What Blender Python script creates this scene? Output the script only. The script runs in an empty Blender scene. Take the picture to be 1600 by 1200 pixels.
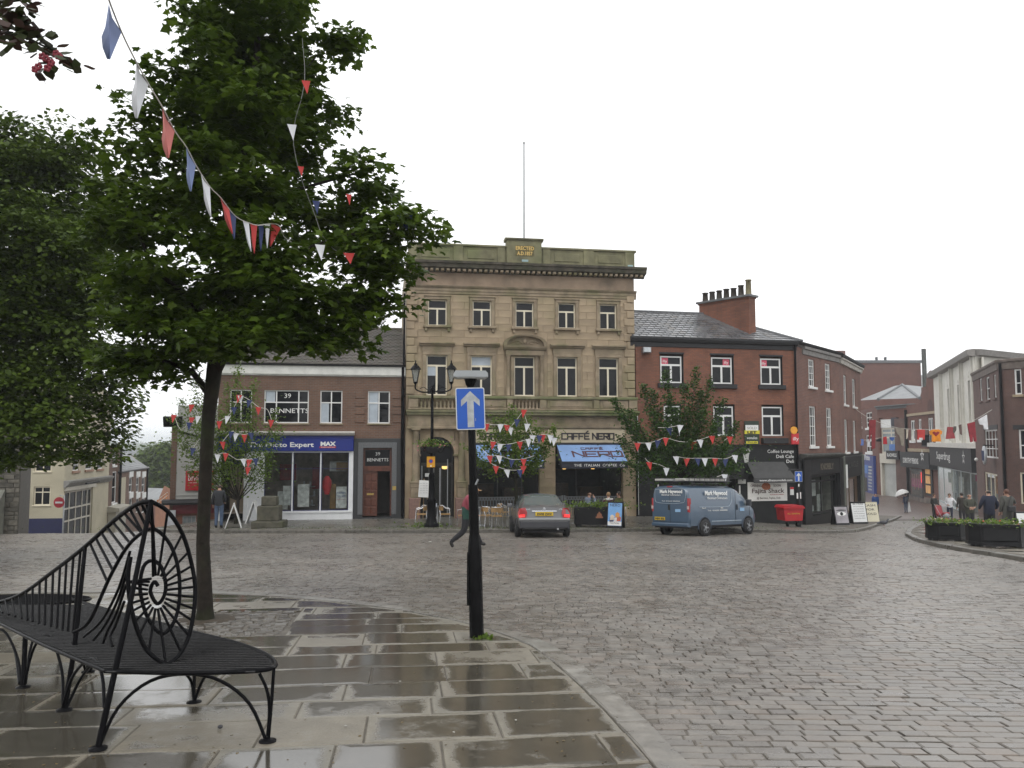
import bpy, math, random
import numpy as np
from mathutils import Vector, Matrix, noise as mnoise
R = math.radians
random.seed(7); rng = np.random.default_rng(7)
scene = bpy.context.scene
COL = scene.collection

# ------------------------------------------------------------------ camera
EYE = 1.6; FPX = 1250.0; PITCH = math.atan(90 / FPX)
cam_d = bpy.data.cameras.new("camera"); cam = bpy.data.objects.new("camera", cam_d); COL.objects.link(cam)
cam_d.sensor_width = 36.0; cam_d.lens = 36.0 * FPX / 1600.0
cam_d.clip_start = 0.1; cam_d.clip_end = 6000
cam.location = (0, 0, EYE); cam.rotation_euler = (R(90) + PITCH, 0, 0)
scene.camera = cam

# ------------------------------------------------------------------ sky, sun, exposure
SUN_EL, SUN_AZ = R(56), R(200)           # a veiled sun high behind the camera
world = bpy.data.worlds.new("World"); scene.world = world; world.use_nodes = True
wn, wl = world.node_tree.nodes, world.node_tree.links
wn.clear()
sky = wn.new("ShaderNodeTexSky"); sky.sky_type = 'NISHITA'; sky.sun_disc = False
sky.sun_elevation = SUN_EL; sky.sun_rotation = SUN_AZ
try: sky.dust_density = 4.0
except Exception: pass
hs = wn.new("ShaderNodeHueSaturation"); hs.inputs['Saturation'].default_value = 0.06
wtc = wn.new("ShaderNodeTexCoord")
wno = wn.new("ShaderNodeTexNoise"); wno.inputs['Scale'].default_value = 1.1; wno.inputs['Detail'].default_value = 5
wmr = wn.new("ShaderNodeMapRange"); wmr.inputs['From Min'].default_value = .3; wmr.inputs['From Max'].default_value = .7
wmr.inputs['To Min'].default_value = 0.76; wmr.inputs['To Max'].default_value = 1.12
mx = wn.new("ShaderNodeMix"); mx.data_type = 'RGBA'; mx.inputs['Factor'].default_value = 0.9
mx.inputs['B'].default_value = (11.4, 11.55, 11.7, 1)      # the even white of the cloud deck
mu = wn.new("ShaderNodeVectorMath"); mu.operation = 'SCALE'
bg = wn.new("ShaderNodeBackground"); bg.inputs['Strength'].default_value = 0.1
wo = wn.new("ShaderNodeOutputWorld")
wl.new(sky.outputs[0], hs.inputs['Color']); wl.new(hs.outputs[0], mx.inputs['A'])
wl.new(wtc.outputs['Generated'], wno.inputs['Vector']); wl.new(wno.outputs['Fac'], wmr.inputs['Value'])
wl.new(mx.outputs['Result'], mu.inputs[0]); wl.new(wmr.outputs[0], mu.inputs['Scale'])
wl.new(mu.outputs[0], bg.inputs['Color']); wl.new(bg.outputs[0], wo.inputs['Surface'])
sl = bpy.data.lights.new("sun", 'SUN'); sl.energy = 0.6; sl.angle = R(25); sl.color = (1, .97, .92)
sun = bpy.data.objects.new("sun", sl); COL.objects.link(sun)
sdir = Vector((math.sin(SUN_AZ) * math.cos(SUN_EL), math.cos(SUN_AZ) * math.cos(SUN_EL), math.sin(SUN_EL)))
sun.rotation_euler = (-sdir).to_track_quat('-Z', 'Y').to_euler(); sun.location = (0, 0, 60)
scene.view_settings.view_transform = 'Standard'; scene.view_settings.look = 'None'
scene.view_settings.exposure = 0.42; scene.view_settings.gamma = 1.0
scene.view_settings.use_curve_mapping = False
scene.render.engine = 'CYCLES'
scene.cycles.max_bounces = 8; scene.cycles.transparent_max_bounces = 12
scene.cycles.diffuse_bounces = 3; scene.cycles.glossy_bounces = 3
scene.cycles.use_denoising = True

# ------------------------------------------------------------------ pixel rays (1600 x 1200 photograph) to places in the world
def ray(px, py):
    a = (px - 800) / FPX; b = (600 - py) / FPX
    return (a, math.cos(PITCH) - b * math.sin(PITCH), math.sin(PITCH) + b * math.cos(PITCH))
def at(px, py, Y):
    d = ray(px, py); t = Y / d[1]
    return Vector((d[0] * t, Y, EYE + d[2] * t))
def ss(a, b, x):
    t = min(1, max(0, (x - a) / (b - a))); return t * t * (3 - 2 * t)
def ground(x, y):
    """height of the carriageway: the square falls away from the camera"""
    a = .060 + .006 * ss(6, 16, x)
    if y <= 30: return -a * y
    right = .02 + .045 * ss(4, 16, x)
    left = .14 * ss(-12.5, -18, x)
    s = right if x > -12 else .02 * (1 - ss(-12.5, -18, x)) + left
    z = -a * 30 - s * (min(y, 70) - 30)
    if y > 70: z -= s * .5 * (min(y, 92) - 70)
    if y > 92 and x < -12: z -= .06 * (min(y, 220) - 92)
    return z
def gp(px, py):
    """where the pixel's ray meets the ground"""
    d = ray(px, py); t = 1.0
    lo, hi = .5, 400.
    for _ in range(60):
        m = (lo + hi) / 2
        if EYE + d[2] * m > ground(d[0] * m, d[1] * m): lo = m
        else: hi = m
    return Vector((d[0] * lo, d[1] * lo, ground(d[0] * lo, d[1] * lo)))

# ------------------------------------------------------------------ mesh helper
class MB:
    def __init__(s): s.V = []; s.F = []; s.MI = []; s.SM = []; s.X = None
    def add(s, vs, fs, mi=0, sm=False):
        o = len(s.V)
        if s.X is not None: vs = [s.X @ Vector(v) for v in vs]
        s.V.extend(tuple(v) for v in vs)
        for f in fs: s.F.append(tuple(i + o for i in f)); s.MI.append(mi); s.SM.append(sm)
        return s
    def box(s, x0, x1, y0, y1, z0, z1, mi=0):
        return s.add([(x0,y0,z0),(x1,y0,z0),(x1,y1,z0),(x0,y1,z0),(x0,y0,z1),(x1,y0,z1),(x1,y1,z1),(x0,y1,z1)],
              [(0,3,2,1),(4,5,6,7),(0,1,5,4),(1,2,6,5),(2,3,7,6),(3,0,4,7)], mi)
    def cbox(s, x0, x1, y0, y1, z0, z1, c=.01, mi=0):
        """box with chamfered vertical and horizontal front edges"""
        c = min(c, (x1-x0)*.45, (z1-z0)*.45, (y1-y0)*.9)
        v = [(x0,y1,z0),(x1,y1,z0),(x1,y1,z1),(x0,y1,z1),(x0,y0+c,z0),(x1,y0+c,z0),(x1,y0+c,z1),(x0,y0+c,z1),
             (x0+c,y0,z0+c),(x1-c,y0,z0+c),(x1-c,y0,z1-c),(x0+c,y0,z1-c)]
        return s.add(v, [(0,1,5,4),(1,2,6,5),(2,3,7,6),(3,0,4,7),(4,5,9,8),(5,6,10,9),(6,7,11,10),(7,4,8,11),(8,9,10,11),(3,2,1,0)], mi)
    def quad(s, a, b, c, d, mi=0): return s.add([a,b,c,d], [(0,1,2,3)], mi)
    def poly(s, pts, mi=0): return s.add(pts, [tuple(range(len(pts)))], mi)
    def prism(s, pts, a, b, axis='y', mi=0, sm=False):
        """outline pts (2D) pushed along an axis from a to b"""
        n = len(pts)
        def w(p, t):
            return (p[0], t, p[1]) if axis == 'y' else ((t, p[0], p[1]) if axis == 'x' else (p[0], p[1], t))
        vs = [w(p, a) for p in pts] + [w(p, b) for p in pts]
        fs = [tuple(range(n)), tuple(range(2*n-1, n-1, -1))]
        s.add(vs, fs, mi)
        s.add(vs, [(i, (i+1) % n + 0, (i+1) % n + n, i + n) for i in range(n)], mi, sm)
        return s
    def tube(s, pts, r, n=8, mi=0, caps=True, closed=False, sm=True):
        pts = [Vector(p) for p in pts]; m = len(pts)
        rr = r if isinstance(r, (list, tuple)) else [r] * m
        vs = []; up = None
        for i, p in enumerate(pts):
            if closed: t = pts[(i+1) % m] - pts[i-1]
            else: t = pts[min(i+1, m-1)] - pts[max(i-1, 0)]
            if t.length < 1e-9: t = Vector((0,0,1))
            t.normalize()
            if up is None:
                up = Vector((0,0,1)) if abs(t.z) < .9 else Vector((1,0,0))
            u = up - t * up.dot(t)
            if u.length < 1e-6: u = t.orthogonal()
            u.normalize(); w = t.cross(u); up = u
            for k in range(n):
                a = 2*math.pi*k/n
                vs.append(p + (u*math.cos(a) + w*math.sin(a)) * rr[i])
        fs = []
        for i in range(m if closed else m-1):
            j = (i+1) % m
            for k in range(n):
                fs.append((i*n+k, i*n+(k+1) % n, j*n+(k+1) % n, j*n+k))
        s.add(vs, fs, mi, sm)
        if caps and not closed:
            s.add(vs[:n], [tuple(range(n-1,-1,-1))], mi); s.add(vs[-n:], [tuple(range(n))], mi)
        return s
    def lathe(s, prof, n=16, mi=0, c=(0,0,0), sm=True, axis='z', caps=True):
        vs = []
        for r, h in prof:
            for k in range(n):
                a = 2*math.pi*k/n
                p = (r*math.cos(a), r*math.sin(a), h)
                if axis == 'y': p = (p[0], p[2], p[1])
                if axis == 'x': p = (p[2], p[0], p[1])
                vs.append((p[0]+c[0], p[1]+c[1], p[2]+c[2]))
        m = len(prof)
        fs = [(i*n+k, i*n+(k+1) % n, (i+1)*n+(k+1) % n, (i+1)*n+k) for i in range(m-1) for k in range(n)]
        s.add(vs, fs, mi, sm)
        if caps and prof[0][0] > 1e-5: s.add(vs[:n], [tuple(range(n-1,-1,-1))], mi)
        if caps and prof[-1][0] > 1e-5: s.add(vs[-n:], [tuple(range(n))], mi)
        return s
    def ball(s, c, r, n=10, m=7, mi=0):
        rx, ry, rz = r if isinstance(r, (tuple, list)) else (r, r, r)
        vs = [(c[0]+rx*math.sin(math.pi*i/m)*math.cos(2*math.pi*k/n), c[1]+ry*math.sin(math.pi*i/m)*math.sin(2*math.pi*k/n), c[2]+rz*math.cos(math.pi*i/m)) for i in range(m+1) for k in range(n)]
        fs = [(i*n+k, (i+1)*n+k, (i+1)*n+(k+1) % n, i*n+(k+1) % n) for i in range(m) for k in range(n)]
        return s.add(vs, fs, mi, True)
    def mesh(s, name, mats):
        me = bpy.data.meshes.new(name); me.from_pydata(s.V, [], s.F)
        for m in (mats if isinstance(mats, (list, tuple)) else [mats]): me.materials.append(m)
        me.polygons.foreach_set('material_index', s.MI); me.polygons.foreach_set('use_smooth', s.SM)
        me.update(); return me
    def build(s, name, mats, parent=None, loc=None, label=None, kind=None):
        o = bpy.data.objects.new(name, s.mesh(name, mats)); COL.objects.link(o)
        if parent is not None: o.parent = parent
        if loc is not None: o.location = loc
        if label: o['label'] = label
        if kind: o['kind'] = kind
        return o
def thing(name, label, cat, loc=(0,0,0), rz=0.0, group=None):
    o = bpy.data.objects.new(name, None); COL.objects.link(o); o.empty_display_size = .2
    o.location = loc; o.rotation_euler = (0, 0, rz)
    return tag(o, label, cat, group)
def tag(o, label, cat, group=None):
    o['label'] = label; o['category'] = cat
    if group: o['group'] = group
    return o
def link(me, name, parent=None, mat=None):
    o = bpy.data.objects.new(name, me); COL.objects.link(o)
    if parent is not None: o.parent = parent
    if mat is not None: o.matrix_basis = mat
    return o
def copy_tree(o, parent=None):
    c = o.copy(); COL.objects.link(c); c.parent = parent
    for ch in list(o.children): copy_tree(ch, c)
    return c
def np_mesh(name, verts, nface, k, mats, mi=None, attr=None, smooth=False):
    """verts (N*?,3); nface: (F,k) index array"""
    me = bpy.data.meshes.new(name)
    F = len(nface)
    me.vertices.add(len(verts)); me.vertices.foreach_set('co', np.ascontiguousarray(verts, dtype=np.float32).ravel())
    me.loops.add(F * k); me.loops.foreach_set('vertex_index', np.ascontiguousarray(nface, dtype=np.int32).ravel())
    me.polygons.add(F); me.polygons.foreach_set('loop_start', np.arange(0, F * k, k, dtype=np.int32))
    me.polygons.foreach_set('loop_total', np.full(F, k, dtype=np.int32))
    for m in (mats if isinstance(mats, (list, tuple)) else [mats]): me.materials.append(m)
    if mi is not None: me.polygons.foreach_set('material_index', np.asarray(mi, dtype=np.int32))
    me.polygons.foreach_set('use_smooth', np.full(F, smooth))
    if attr is not None:
        a = me.attributes.new('rnd', 'FLOAT', 'POINT'); a.data.foreach_set('value', np.asarray(attr, dtype=np.float32))
    me.update(calc_edges=True); me.validate(); return me
TEXTS = []
def text(parent, body, x, z, h, m, y=-.01, w=None, align='CENTER', name='lettering', ext=.004, rot=None, bold=0):
    """lettering standing in the parent's x-z plane, facing -y; h is the capital height, w the width to fit"""
    c = bpy.data.curves.new(name, 'FONT'); c.body = body; c.size = h / .70; c.align_x = align; c.extrude = ext; c.offset = bold
    c.materials.append(m); c.resolution_u = 2
    o = bpy.data.objects.new(name, c); COL.objects.link(o); o.parent = parent
    o.location = (x, y, z); o.rotation_euler = rot or (R(90), 0, 0)
    if w: TEXTS.append((o, w))
    return o
# ------------------------------------------------------------------ materials
MATS = {}
def M(name, col, rough=.6, var=.18, scale=4.0, bump=0.0, bscale=30.0, metal=0.0, rnd=0.0, emit=0, coat=0.0, tint=None, tscale=.6, spec=.5, alpha_mix=None):
    if name in MATS: return MATS[name]
    m = bpy.data.materials.new(name); m.use_nodes = True; MATS[name] = m
    n, l = m.node_tree.nodes, m.node_tree.links; b = n['Principled BSDF']
    b.inputs['Roughness'].default_value = rough; b.inputs['Metallic'].default_value = metal
    b.inputs['Specular IOR Level'].default_value = spec
    if coat: b.inputs['Coat Weight'].default_value = coat; b.inputs['Coat Roughness'].default_value = .08
    tc = n.new('ShaderNodeTexCoord')
    no = n.new('ShaderNodeTexNoise'); no.inputs['Scale'].default_value = scale; no.inputs['Detail'].default_value = 6
    l.new(tc.outputs['Object'], no.inputs['Vector'])
    mr = n.new('ShaderNodeMapRange'); mr.inputs['From Min'].default_value = .3; mr.inputs['From Max'].default_value = .7
    mr.inputs['To Min'].default_value = 1 - var; mr.inputs['To Max'].default_value = 1 + var
    l.new(no.outputs['Fac'], mr.inputs['Value'])
    sc = n.new('ShaderNodeVectorMath'); sc.operation = 'SCALE'; sc.inputs[0].default_value = col
    fac = mr.outputs[0]
    if rnd:
        oi = n.new('ShaderNodeObjectInfo'); m2 = n.new('ShaderNodeMapRange')
        m2.inputs['To Min'].default_value = 1 - rnd; m2.inputs['To Max'].default_value = 1 + rnd
        l.new(oi.outputs['Random'], m2.inputs['Value'])
        mm = n.new('ShaderNodeMath'); mm.operation = 'MULTIPLY'; l.new(fac, mm.inputs[0]); l.new(m2.outputs[0], mm.inputs[1]); fac = mm.outputs[0]
    l.new(fac, sc.inputs['Scale']); out = sc.outputs[0]
    if tint:
        n2 = n.new('ShaderNodeTexNoise'); n2.inputs['Scale'].default_value = tscale; n2.inputs['Detail'].default_value = 5
        ge = n.new('ShaderNodeNewGeometry'); l.new(ge.outputs['Position'], n2.inputs['Vector'])
        r2 = n.new('ShaderNodeMapRange'); r2.inputs['From Min'].default_value = .48; r2.inputs['From Max'].default_value = .72
        r2.inputs['To Max'].default_value = tint[3] if len(tint) > 3 else .6
        l.new(n2.outputs['Fac'], r2.inputs['Value'])
        mix = n.new('ShaderNodeMix'); mix.data_type = 'RGBA'; mix.inputs['B'].default_value = (*tint[:3], 1)
        l.new(r2.outputs[0], mix.inputs['Factor']); l.new(out, mix.inputs['A']); out = mix.outputs['Result']
    l.new(out, b.inputs['Base Color'])
    if emit:
        b.inputs['Emission Color'].default_value = (*col, 1); b.inputs['Emission Strength'].default_value = emit
    if bump:
        nb = n.new('ShaderNodeTexNoise'); nb.inputs['Scale'].default_value = bscale; nb.inputs['Detail'].default_value = 4
        l.new(tc.outputs['Object'], nb.inputs['Vector'])
        bp = n.new('ShaderNodeBump'); bp.inputs['Strength'].default_value = bump; bp.inputs['Distance'].default_value = .02
        l.new(nb.outputs['Fac'], bp.inputs['Height']); l.new(bp.outputs['Normal'], b.inputs['Normal'])
    return m
def brick_mat(name, c1, c2, mortar, w=.225, h=.075, soot=.35, mort=.011):
    if name in MATS: return MATS[name]
    m = bpy.data.materials.new(name); m.use_nodes = True; MATS[name] = m
    n, l = m.node_tree.nodes, m.node_tree.links; b = n['Principled BSDF']; b.inputs['Roughness'].default_value = .8
    tc = n.new('ShaderNodeTexCoord'); sp = n.new('ShaderNodeSeparateXYZ'); cb = n.new('ShaderNodeCombineXYZ')
    ad = n.new('ShaderNodeMath'); ad.operation = 'ADD'
    l.new(tc.outputs['Object'], sp.inputs[0]); l.new(sp.outputs['X'], ad.inputs[0]); l.new(sp.outputs['Y'], ad.inputs[1])
    l.new(ad.outputs[0], cb.inputs['X']); l.new(sp.outputs['Z'], cb.inputs['Y'])
    br = n.new('ShaderNodeTexBrick'); br.inputs['Scale'].default_value = 1.0
    br.inputs['Brick Width'].default_value = w; br.inputs['Row Height'].default_value = h
    br.inputs['Mortar Size'].default_value = mort; br.inputs['Mortar Smooth'].default_value = .3; br.inputs['Bias'].default_value = -.2
    br.inputs['Color1'].default_value = (*c1, 1); br.inputs['Color2'].default_value = (*c2, 1); br.inputs['Mortar'].default_value = (*mortar, 1)
    l.new(cb.outputs[0], br.inputs['Vector'])
    no = n.new('ShaderNodeTexNoise'); no.inputs['Scale'].default_value = .9; no.inputs['Detail'].default_value = 7; no.inputs['Roughness'].default_value = .65
    l.new(tc.outputs['Object'], no.inputs['Vector'])
    mr = n.new('ShaderNodeMapRange'); mr.inputs['From Min'].default_value = .3; mr.inputs['From Max'].default_value = .7
    mr.inputs['To Min'].default_value = 1 - soot; mr.inputs['To Max'].default_value = 1 + soot * .6
    l.new(no.outputs['Fac'], mr.inputs['Value'])
    sc = n.new('ShaderNodeVectorMath'); sc.operation = 'SCALE'; l.new(br.outputs['Color'], sc.inputs[0]); l.new(mr.outputs[0], sc.inputs['Scale'])
    l.new(sc.outputs[0], b.inputs['Base Color'])
    bp = n.new('ShaderNodeBump'); bp.inputs['Strength'].default_value = .5; bp.inputs['Distance'].default_value = .01; bp.invert = True
    l.new(br.outputs['Fac'], bp.inputs['Height']); l.new(bp.outputs['Normal'], b.inputs['Normal'])
    return m
def glass_mat(name, col, clear=.0, rough=.03, spec=.5):
    """window glass: mirrors the street at a slant, lets some of the room be seen if clear > 0"""
    if name in MATS: return MATS[name]
    m = bpy.data.materials.new(name); m.use_nodes = True; MATS[name] = m
    n, l = m.node_tree.nodes, m.node_tree.links; b = n['Principled BSDF']
    b.inputs['Base Color'].default_value = (*col, 1); b.inputs['Roughness'].default_value = rough; b.inputs['Specular IOR Level'].default_value = spec
    tc = n.new('ShaderNodeTexCoord'); no = n.new('ShaderNodeTexNoise'); no.inputs['Scale'].default_value = 1.3
    bp = n.new('ShaderNodeBump'); bp.inputs['Strength'].default_value = .06; bp.inputs['Distance'].default_value = .03
    l.new(tc.outputs['Object'], no.inputs['Vector']); l.new(no.outputs['Fac'], bp.inputs['Height']); l.new(bp.outputs['Normal'], b.inputs['Normal'])
    if clear:
        tr = n.new('ShaderNodeBsdfTransparent'); tr.inputs[0].default_value = (.93, .96, .95, 1)
        mi = n.new('ShaderNodeMixShader'); mi.inputs[0].default_value = clear
        l.new(b.outputs[0], mi.inputs[1]); l.new(tr.outputs[0], mi.inputs[2]); l.new(mi.outputs[0], n['Material Output'].inputs['Surface'])
    return m
BLACK = M('black_paint', (.009,.009,.010), .40, .2, spec=.3)
BLACKM = M('matt_black', (.018,.018,.02), .7, .2)
IRON = M('black_iron', (.006,.006,.007), .30, .25, 20, .15, 60, spec=.05)
WHITE = M('white_paint', (.72,.72,.70), .5, .06)
CREAMP = M('cream_paint', (.70,.64,.50), .5, .07)
GREYM = M('grey_metal', (.35,.36,.37), .35, .1, metal=.8)
CHROME = M('chrome', (.75,.76,.78), .15, .05, metal=1)
GLASS = glass_mat('window_glass', (.012,.013,.015), spec=.22)
GLASSC = glass_mat('shop_glass', (.02,.025,.025), .72)
WETIRON = M('wet_black_iron', (.012,.012,.013), .16, .25, 20, .3, 60, spec=.35)
LEAD = M('lead', (.12,.125,.13), .55, .25)
RED = M('red_cloth', (.45,.035,.03), .7, .12); BLUEC = M('blue_cloth', (.022,.035,.115), .7, .12); WHITEC = M('white_cloth', (.62,.63,.65), .7, .08)
LETTERW = M('white_lettering', (.78,.78,.76), .5, .03); LETTERB = M('dark_lettering', (.03,.025,.03), .5, .05)
# ================================================================== GROUND, ROAD, PAVEMENTS
def wet_mat(name, dry, wet, kind):
    """paving stones after rain. 'rnd' tells stones apart, 'edge' is 0 at a stone's rim and 1 on its crown"""
    m = bpy.data.materials.new(name); m.use_nodes = True; MATS[name] = m
    n, l = m.node_tree.nodes, m.node_tree.links; b = n['Principled BSDF']
    ge = n.new('ShaderNodeNewGeometry')
    a = n.new('ShaderNodeAttribute'); a.attribute_name = 'rnd'
    def noise(scale, det=5, rough=.55):
        t = n.new('ShaderNodeTexNoise'); t.inputs['Scale'].default_value = scale; t.inputs['Detail'].default_value = det
        t.inputs['Roughness'].default_value = rough
        l.new(ge.outputs['Position'], t.inputs['Vector']); return t.outputs['Fac']
    def mrange(v, a0, a1, b0, b1):
        t = n.new('ShaderNodeMapRange'); t.inputs['From Min'].default_value = a0; t.inputs['From Max'].default_value = a1
        t.inputs['To Min'].default_value = b0; t.inputs['To Max'].default_value = b1; l.new(v, t.inputs['Value']); return t.outputs[0]
    def math_(op, x, y):
        t = n.new('ShaderNodeMath'); t.operation = op
        for i, v in enumerate((x, y)):
            if isinstance(v, (int, float)): t.inputs[i].default_value = v
            else: l.new(v, t.inputs[i])
        return t.outputs[0]
    big = noise(.55, 3); mid = noise(5, 6, .6); fine = noise(60, 4)
    ramp = n.new('ShaderNodeValToRGB'); l.new(a.outputs['Fac'], ramp.inputs[0])
    el = ramp.color_ramp.elements
    el[0].position = 0; el[0].color = (*dry[0], 1); el[1].position = 1; el[1].color = (*dry[-1], 1)
    for i, c in enumerate(dry[1:-1]):
        e = ramp.color_ramp.elements.new((i + 1) / (len(dry) - 1)); e.color = (*c, 1)
    sc = n.new('ShaderNodeVectorMath'); sc.operation = 'SCALE'; l.new(ramp.outputs[0], sc.inputs[0])
    l.new(math_('MULTIPLY', mrange(mid, .3, .7, .78, 1.2), mrange(fine, .3, .7, .88, 1.12)), sc.inputs['Scale'])
    if kind == 'flag':
        e = n.new('ShaderNodeAttribute'); e.attribute_name = 'edge'
        # the film of water lies along the sunken joints and in a few broad shallow pools
        h = math_('ADD', math_('MULTIPLY', e.outputs['Fac'], .62), math_('ADD', math_('MULTIPLY', mrange(mid, .3, .7, -.5, .5), .50), math_('MULTIPLY', mrange(a.outputs['Fac'], 0, 1, -.5, .5), .7)))
        h = math_('ADD', h, mrange(big, .38, .62, -.34, .40))
        film = mrange(h, .17, .58, 0, 1)
        rough = mrange(film, 0, 1, .40, .115)     # water lies on the hollow crowns, the raised rims have drained
        dark = mrange(film, 0, 1, 2.75, .95)
        l.new(mrange(film, 0, 1, .5, .7), b.inputs['Specular IOR Level'])
    else:
        h = math_('ADD', mrange(big, .35, .65, -.3, .3), mrange(mid, .3, .7, -.5, .5))
        film = mrange(h, -.4, .5, 1, 0)
        rough = mrange(film, 0, 1, .46, .24)
        dark = math_('MULTIPLY', mrange(film, 0, 1, 1.08, .88), mrange(noise(.23, 4), .35, .65, .86, 1.14))
    s2 = n.new('ShaderNodeVectorMath'); s2.operation = 'SCALE'; l.new(sc.outputs[0], s2.inputs[0]); l.new(dark, s2.inputs['Scale'])
    l.new(s2.outputs[0], b.inputs['Base Color']); l.new(rough, b.inputs['Roughness'])
    bp = n.new('ShaderNodeBump'); bp.inputs['Distance'].default_value = .006
    l.new(math_('ADD', fine, math_('MULTIPLY', mid, .8)), bp.inputs['Height'])
    l.new(math_('MULTIPLY', mrange(film, 0, 1, 1, .05), .55 if kind == 'flag' else .4), bp.inputs['Strength'])
    l.new(bp.outputs['Normal'], b.inputs['Normal'])
    return m
SETT = wet_mat('wet_sett', [(.160,.141,.121),(.148,.134,.117),(.164,.148,.129),(.137,.124,.110),(.160,.134,.111),(.150,.139,.124)], None, 'sett')
FLAG = wet_mat('wet_flagstone', [(.054,.047,.035),(.068,.060,.046),(.063,.058,.047),(.072,.065,.051),(.058,.050,.037)], None, 'flag')
FLAG2 = wet_mat('wet_grey_flagstone', [(.105,.098,.084),(.135,.125,.108),(.118,.115,.102)], None, 'sett')
COBBLE = wet_mat('wet_cobble', [(.055,.045,.034),(.075,.064,.05),(.062,.056,.046)], None, 'sett')
JOINT = M('joint_grit', (.108,.095,.078), .75, .3, 8, .4, 60)
KERB = wet_mat('wet_kerbstone', [(.155,.148,.130),(.185,.175,.155),(.165,.150,.130)], None, 'sett')
MOSS = M('moss', (.05,.075,.02), .9, .4, 12)

# ground sheet to the horizon
def sheet(name, xs, ys, f, mats, kind='structure', skip=None):
    nx, ny = len(xs), len(ys)
    v = np.array([(x, y, f(x, y)) for y in ys for x in xs])
    fc = np.array([(j*nx+i, j*nx+i+1, (j+1)*nx+i+1, (j+1)*nx+i) for j in range(ny-1) for i in range(nx-1)])
    o = link(np_mesh(name, v, fc, 4, mats, smooth=True), name); o['kind'] = kind; return o
def far_ground(x, y):
    z = ground(x, max(y, -30)) - .06
    if y < 0: z = -.06 * y * .2 - .06
    d = math.hypot(x, y)
    k = ss(140, 600, d)
    return z * (1 - k) + (-17) * k if d > 140 else z
xs = [-3500,-2000,-1000,-500,-250,-120,-60,-40,-30,-25,-22,-20,-18,-16,-14,-13,-12,-11,-10,-8,-6,-4,-2,0,2,4,6,8,10,12,14,16,18,20,24,28,34,40,50,70,120,250,500,1000,2000,3500]
ys = [-400,-100,-30,-10,-4,0,3,6,9,12,15,18,21,24,27,29,30,31,32,34,36,38,40,43,46,50,55,60,65,70,75,80,86,92,100,120,150,220,350,600,1000,1800,3500]
GROUNDM = M('wet_asphalt', (.085,.082,.078), .42, .25, 1.5, .3, 40)
sheet('ground', xs, ys, far_ground, GROUNDM)

# ---- edge of the near pavement, read where its kerb meets the setts
edge_px = [(-400,931),(-150,927),(60,924),(200,923),(330,924),(450,930),(560,940),(650,951),(730,966),(800,984),(860,1006),(905,1036),(950,1072),(1000,1116),(1080,1196),(1150,1270),(1260,1400),(1460,1640)]
EDGE = [gp(*p).to_2d() for p in edge_px]
def clip(poly, a, b):
    """keep the side of a->b that holds the pavement (right-hand side walking from far left to near right)"""
    out = []
    d = b - a
    f = lambda p: d.x * (p.y - a.y) - d.y * (p.x - a.x)
    for i in range(len(poly)):
        p, q = poly[i], poly[(i+1) % len(poly)]
        fp, fq = f(p), f(q)
        if fp <= 0: out.append(p)
        if fp * fq < 0: out.append(p + (q - p) * (fp / (fp - fq)))
    return out
def inset_curve(pts, t):
    o = []
    for i, p in enumerate(pts):
        d = (pts[min(i+1, len(pts)-1)] - pts[max(i-1, 0)]).normalized()
        o.append(p + Vector((d.y, -d.x)) * t)
    return o
INNER = inset_curve(EDGE, .22)
def inside_pave(p, curve=None):
    cv = curve or EDGE
    for i in range(len(cv) - 1):
        a, b = cv[i], cv[i+1]
        if (b.x-a.x)*(p.y-a.y) - (b.y-a.y)*(p.x-a.x) > 0: return False
    return True
def stone_mesh(name, poly, top, mats, rnd, chamfer=.008, ins=.13, depth=.05, tilt=(0,0), dz=0, gap=.006):
    """one laid stone: rim a little lower than its crown"""
    c = sum(poly, Vector((0,0))) / len(poly)
    n = len(poly)
    rad = sum((p - c).length for p in poly) / n
    def ring(t, z):
        o = []
        for p in poly:
            d = p - c; L = max(d.length, 1e-4); q = c + d * max(.15, (L - t) / L)
            o.append((q.x, q.y, top(q.x, q.y) + z + tilt[0]*(q.x-c.x) + tilt[1]*(q.y-c.y)))
        return o
    rings = [ring(gap, -depth), ring(gap, dz - chamfer), ring(gap + chamfer, dz), ring(min(ins, rad*.6), dz + .0015)]
    V = sum(rings, []); F = []
    for k in range(3):
        for i in range(n): F.append((k*n+i, k*n+(i+1) % n, (k+1)*n+(i+1) % n, (k+1)*n+i))
    F.append(tuple(range(3*n, 4*n)))
    me = bpy.data.meshes.new(name); me.from_pydata(V, [], F); me.materials.append(mats)
    at_ = me.attributes.new('rnd', 'FLOAT', 'POINT'); at_.data.foreach_set('value', [rnd]*len(V))
    ae = me.attributes.new('edge', 'FLOAT', 'POINT'); ae.data.foreach_set('value', [0.]*(3*n) + [1.]*n)
    me.update(); return me
g_ = lambda x, y: ground(x, y)
# bed under the near pavement
bed = MB()
bp_ = [Vector((-14, -1.5))] + EDGE + [Vector((3, -1.5))]
cpt = Vector((-3, 5))
for i in range(len(bp_)):
    a, b = bp_[i], bp_[(i+1) % len(bp_)]
    bed.add([(cpt.x, cpt.y, ground(*cpt)-.012), (a.x, a.y, ground(a.x, a.y)-.012), (b.x, b.y, ground(b.x, b.y)-.012)], [(0,2,1)])
pave = bed.build('pavement', JOINT, kind='structure')
ROT = R(7.5); RU = Vector((math.cos(ROT), math.sin(ROT))); RV = Vector((-math.sin(ROT), math.cos(ROT)))
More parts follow.
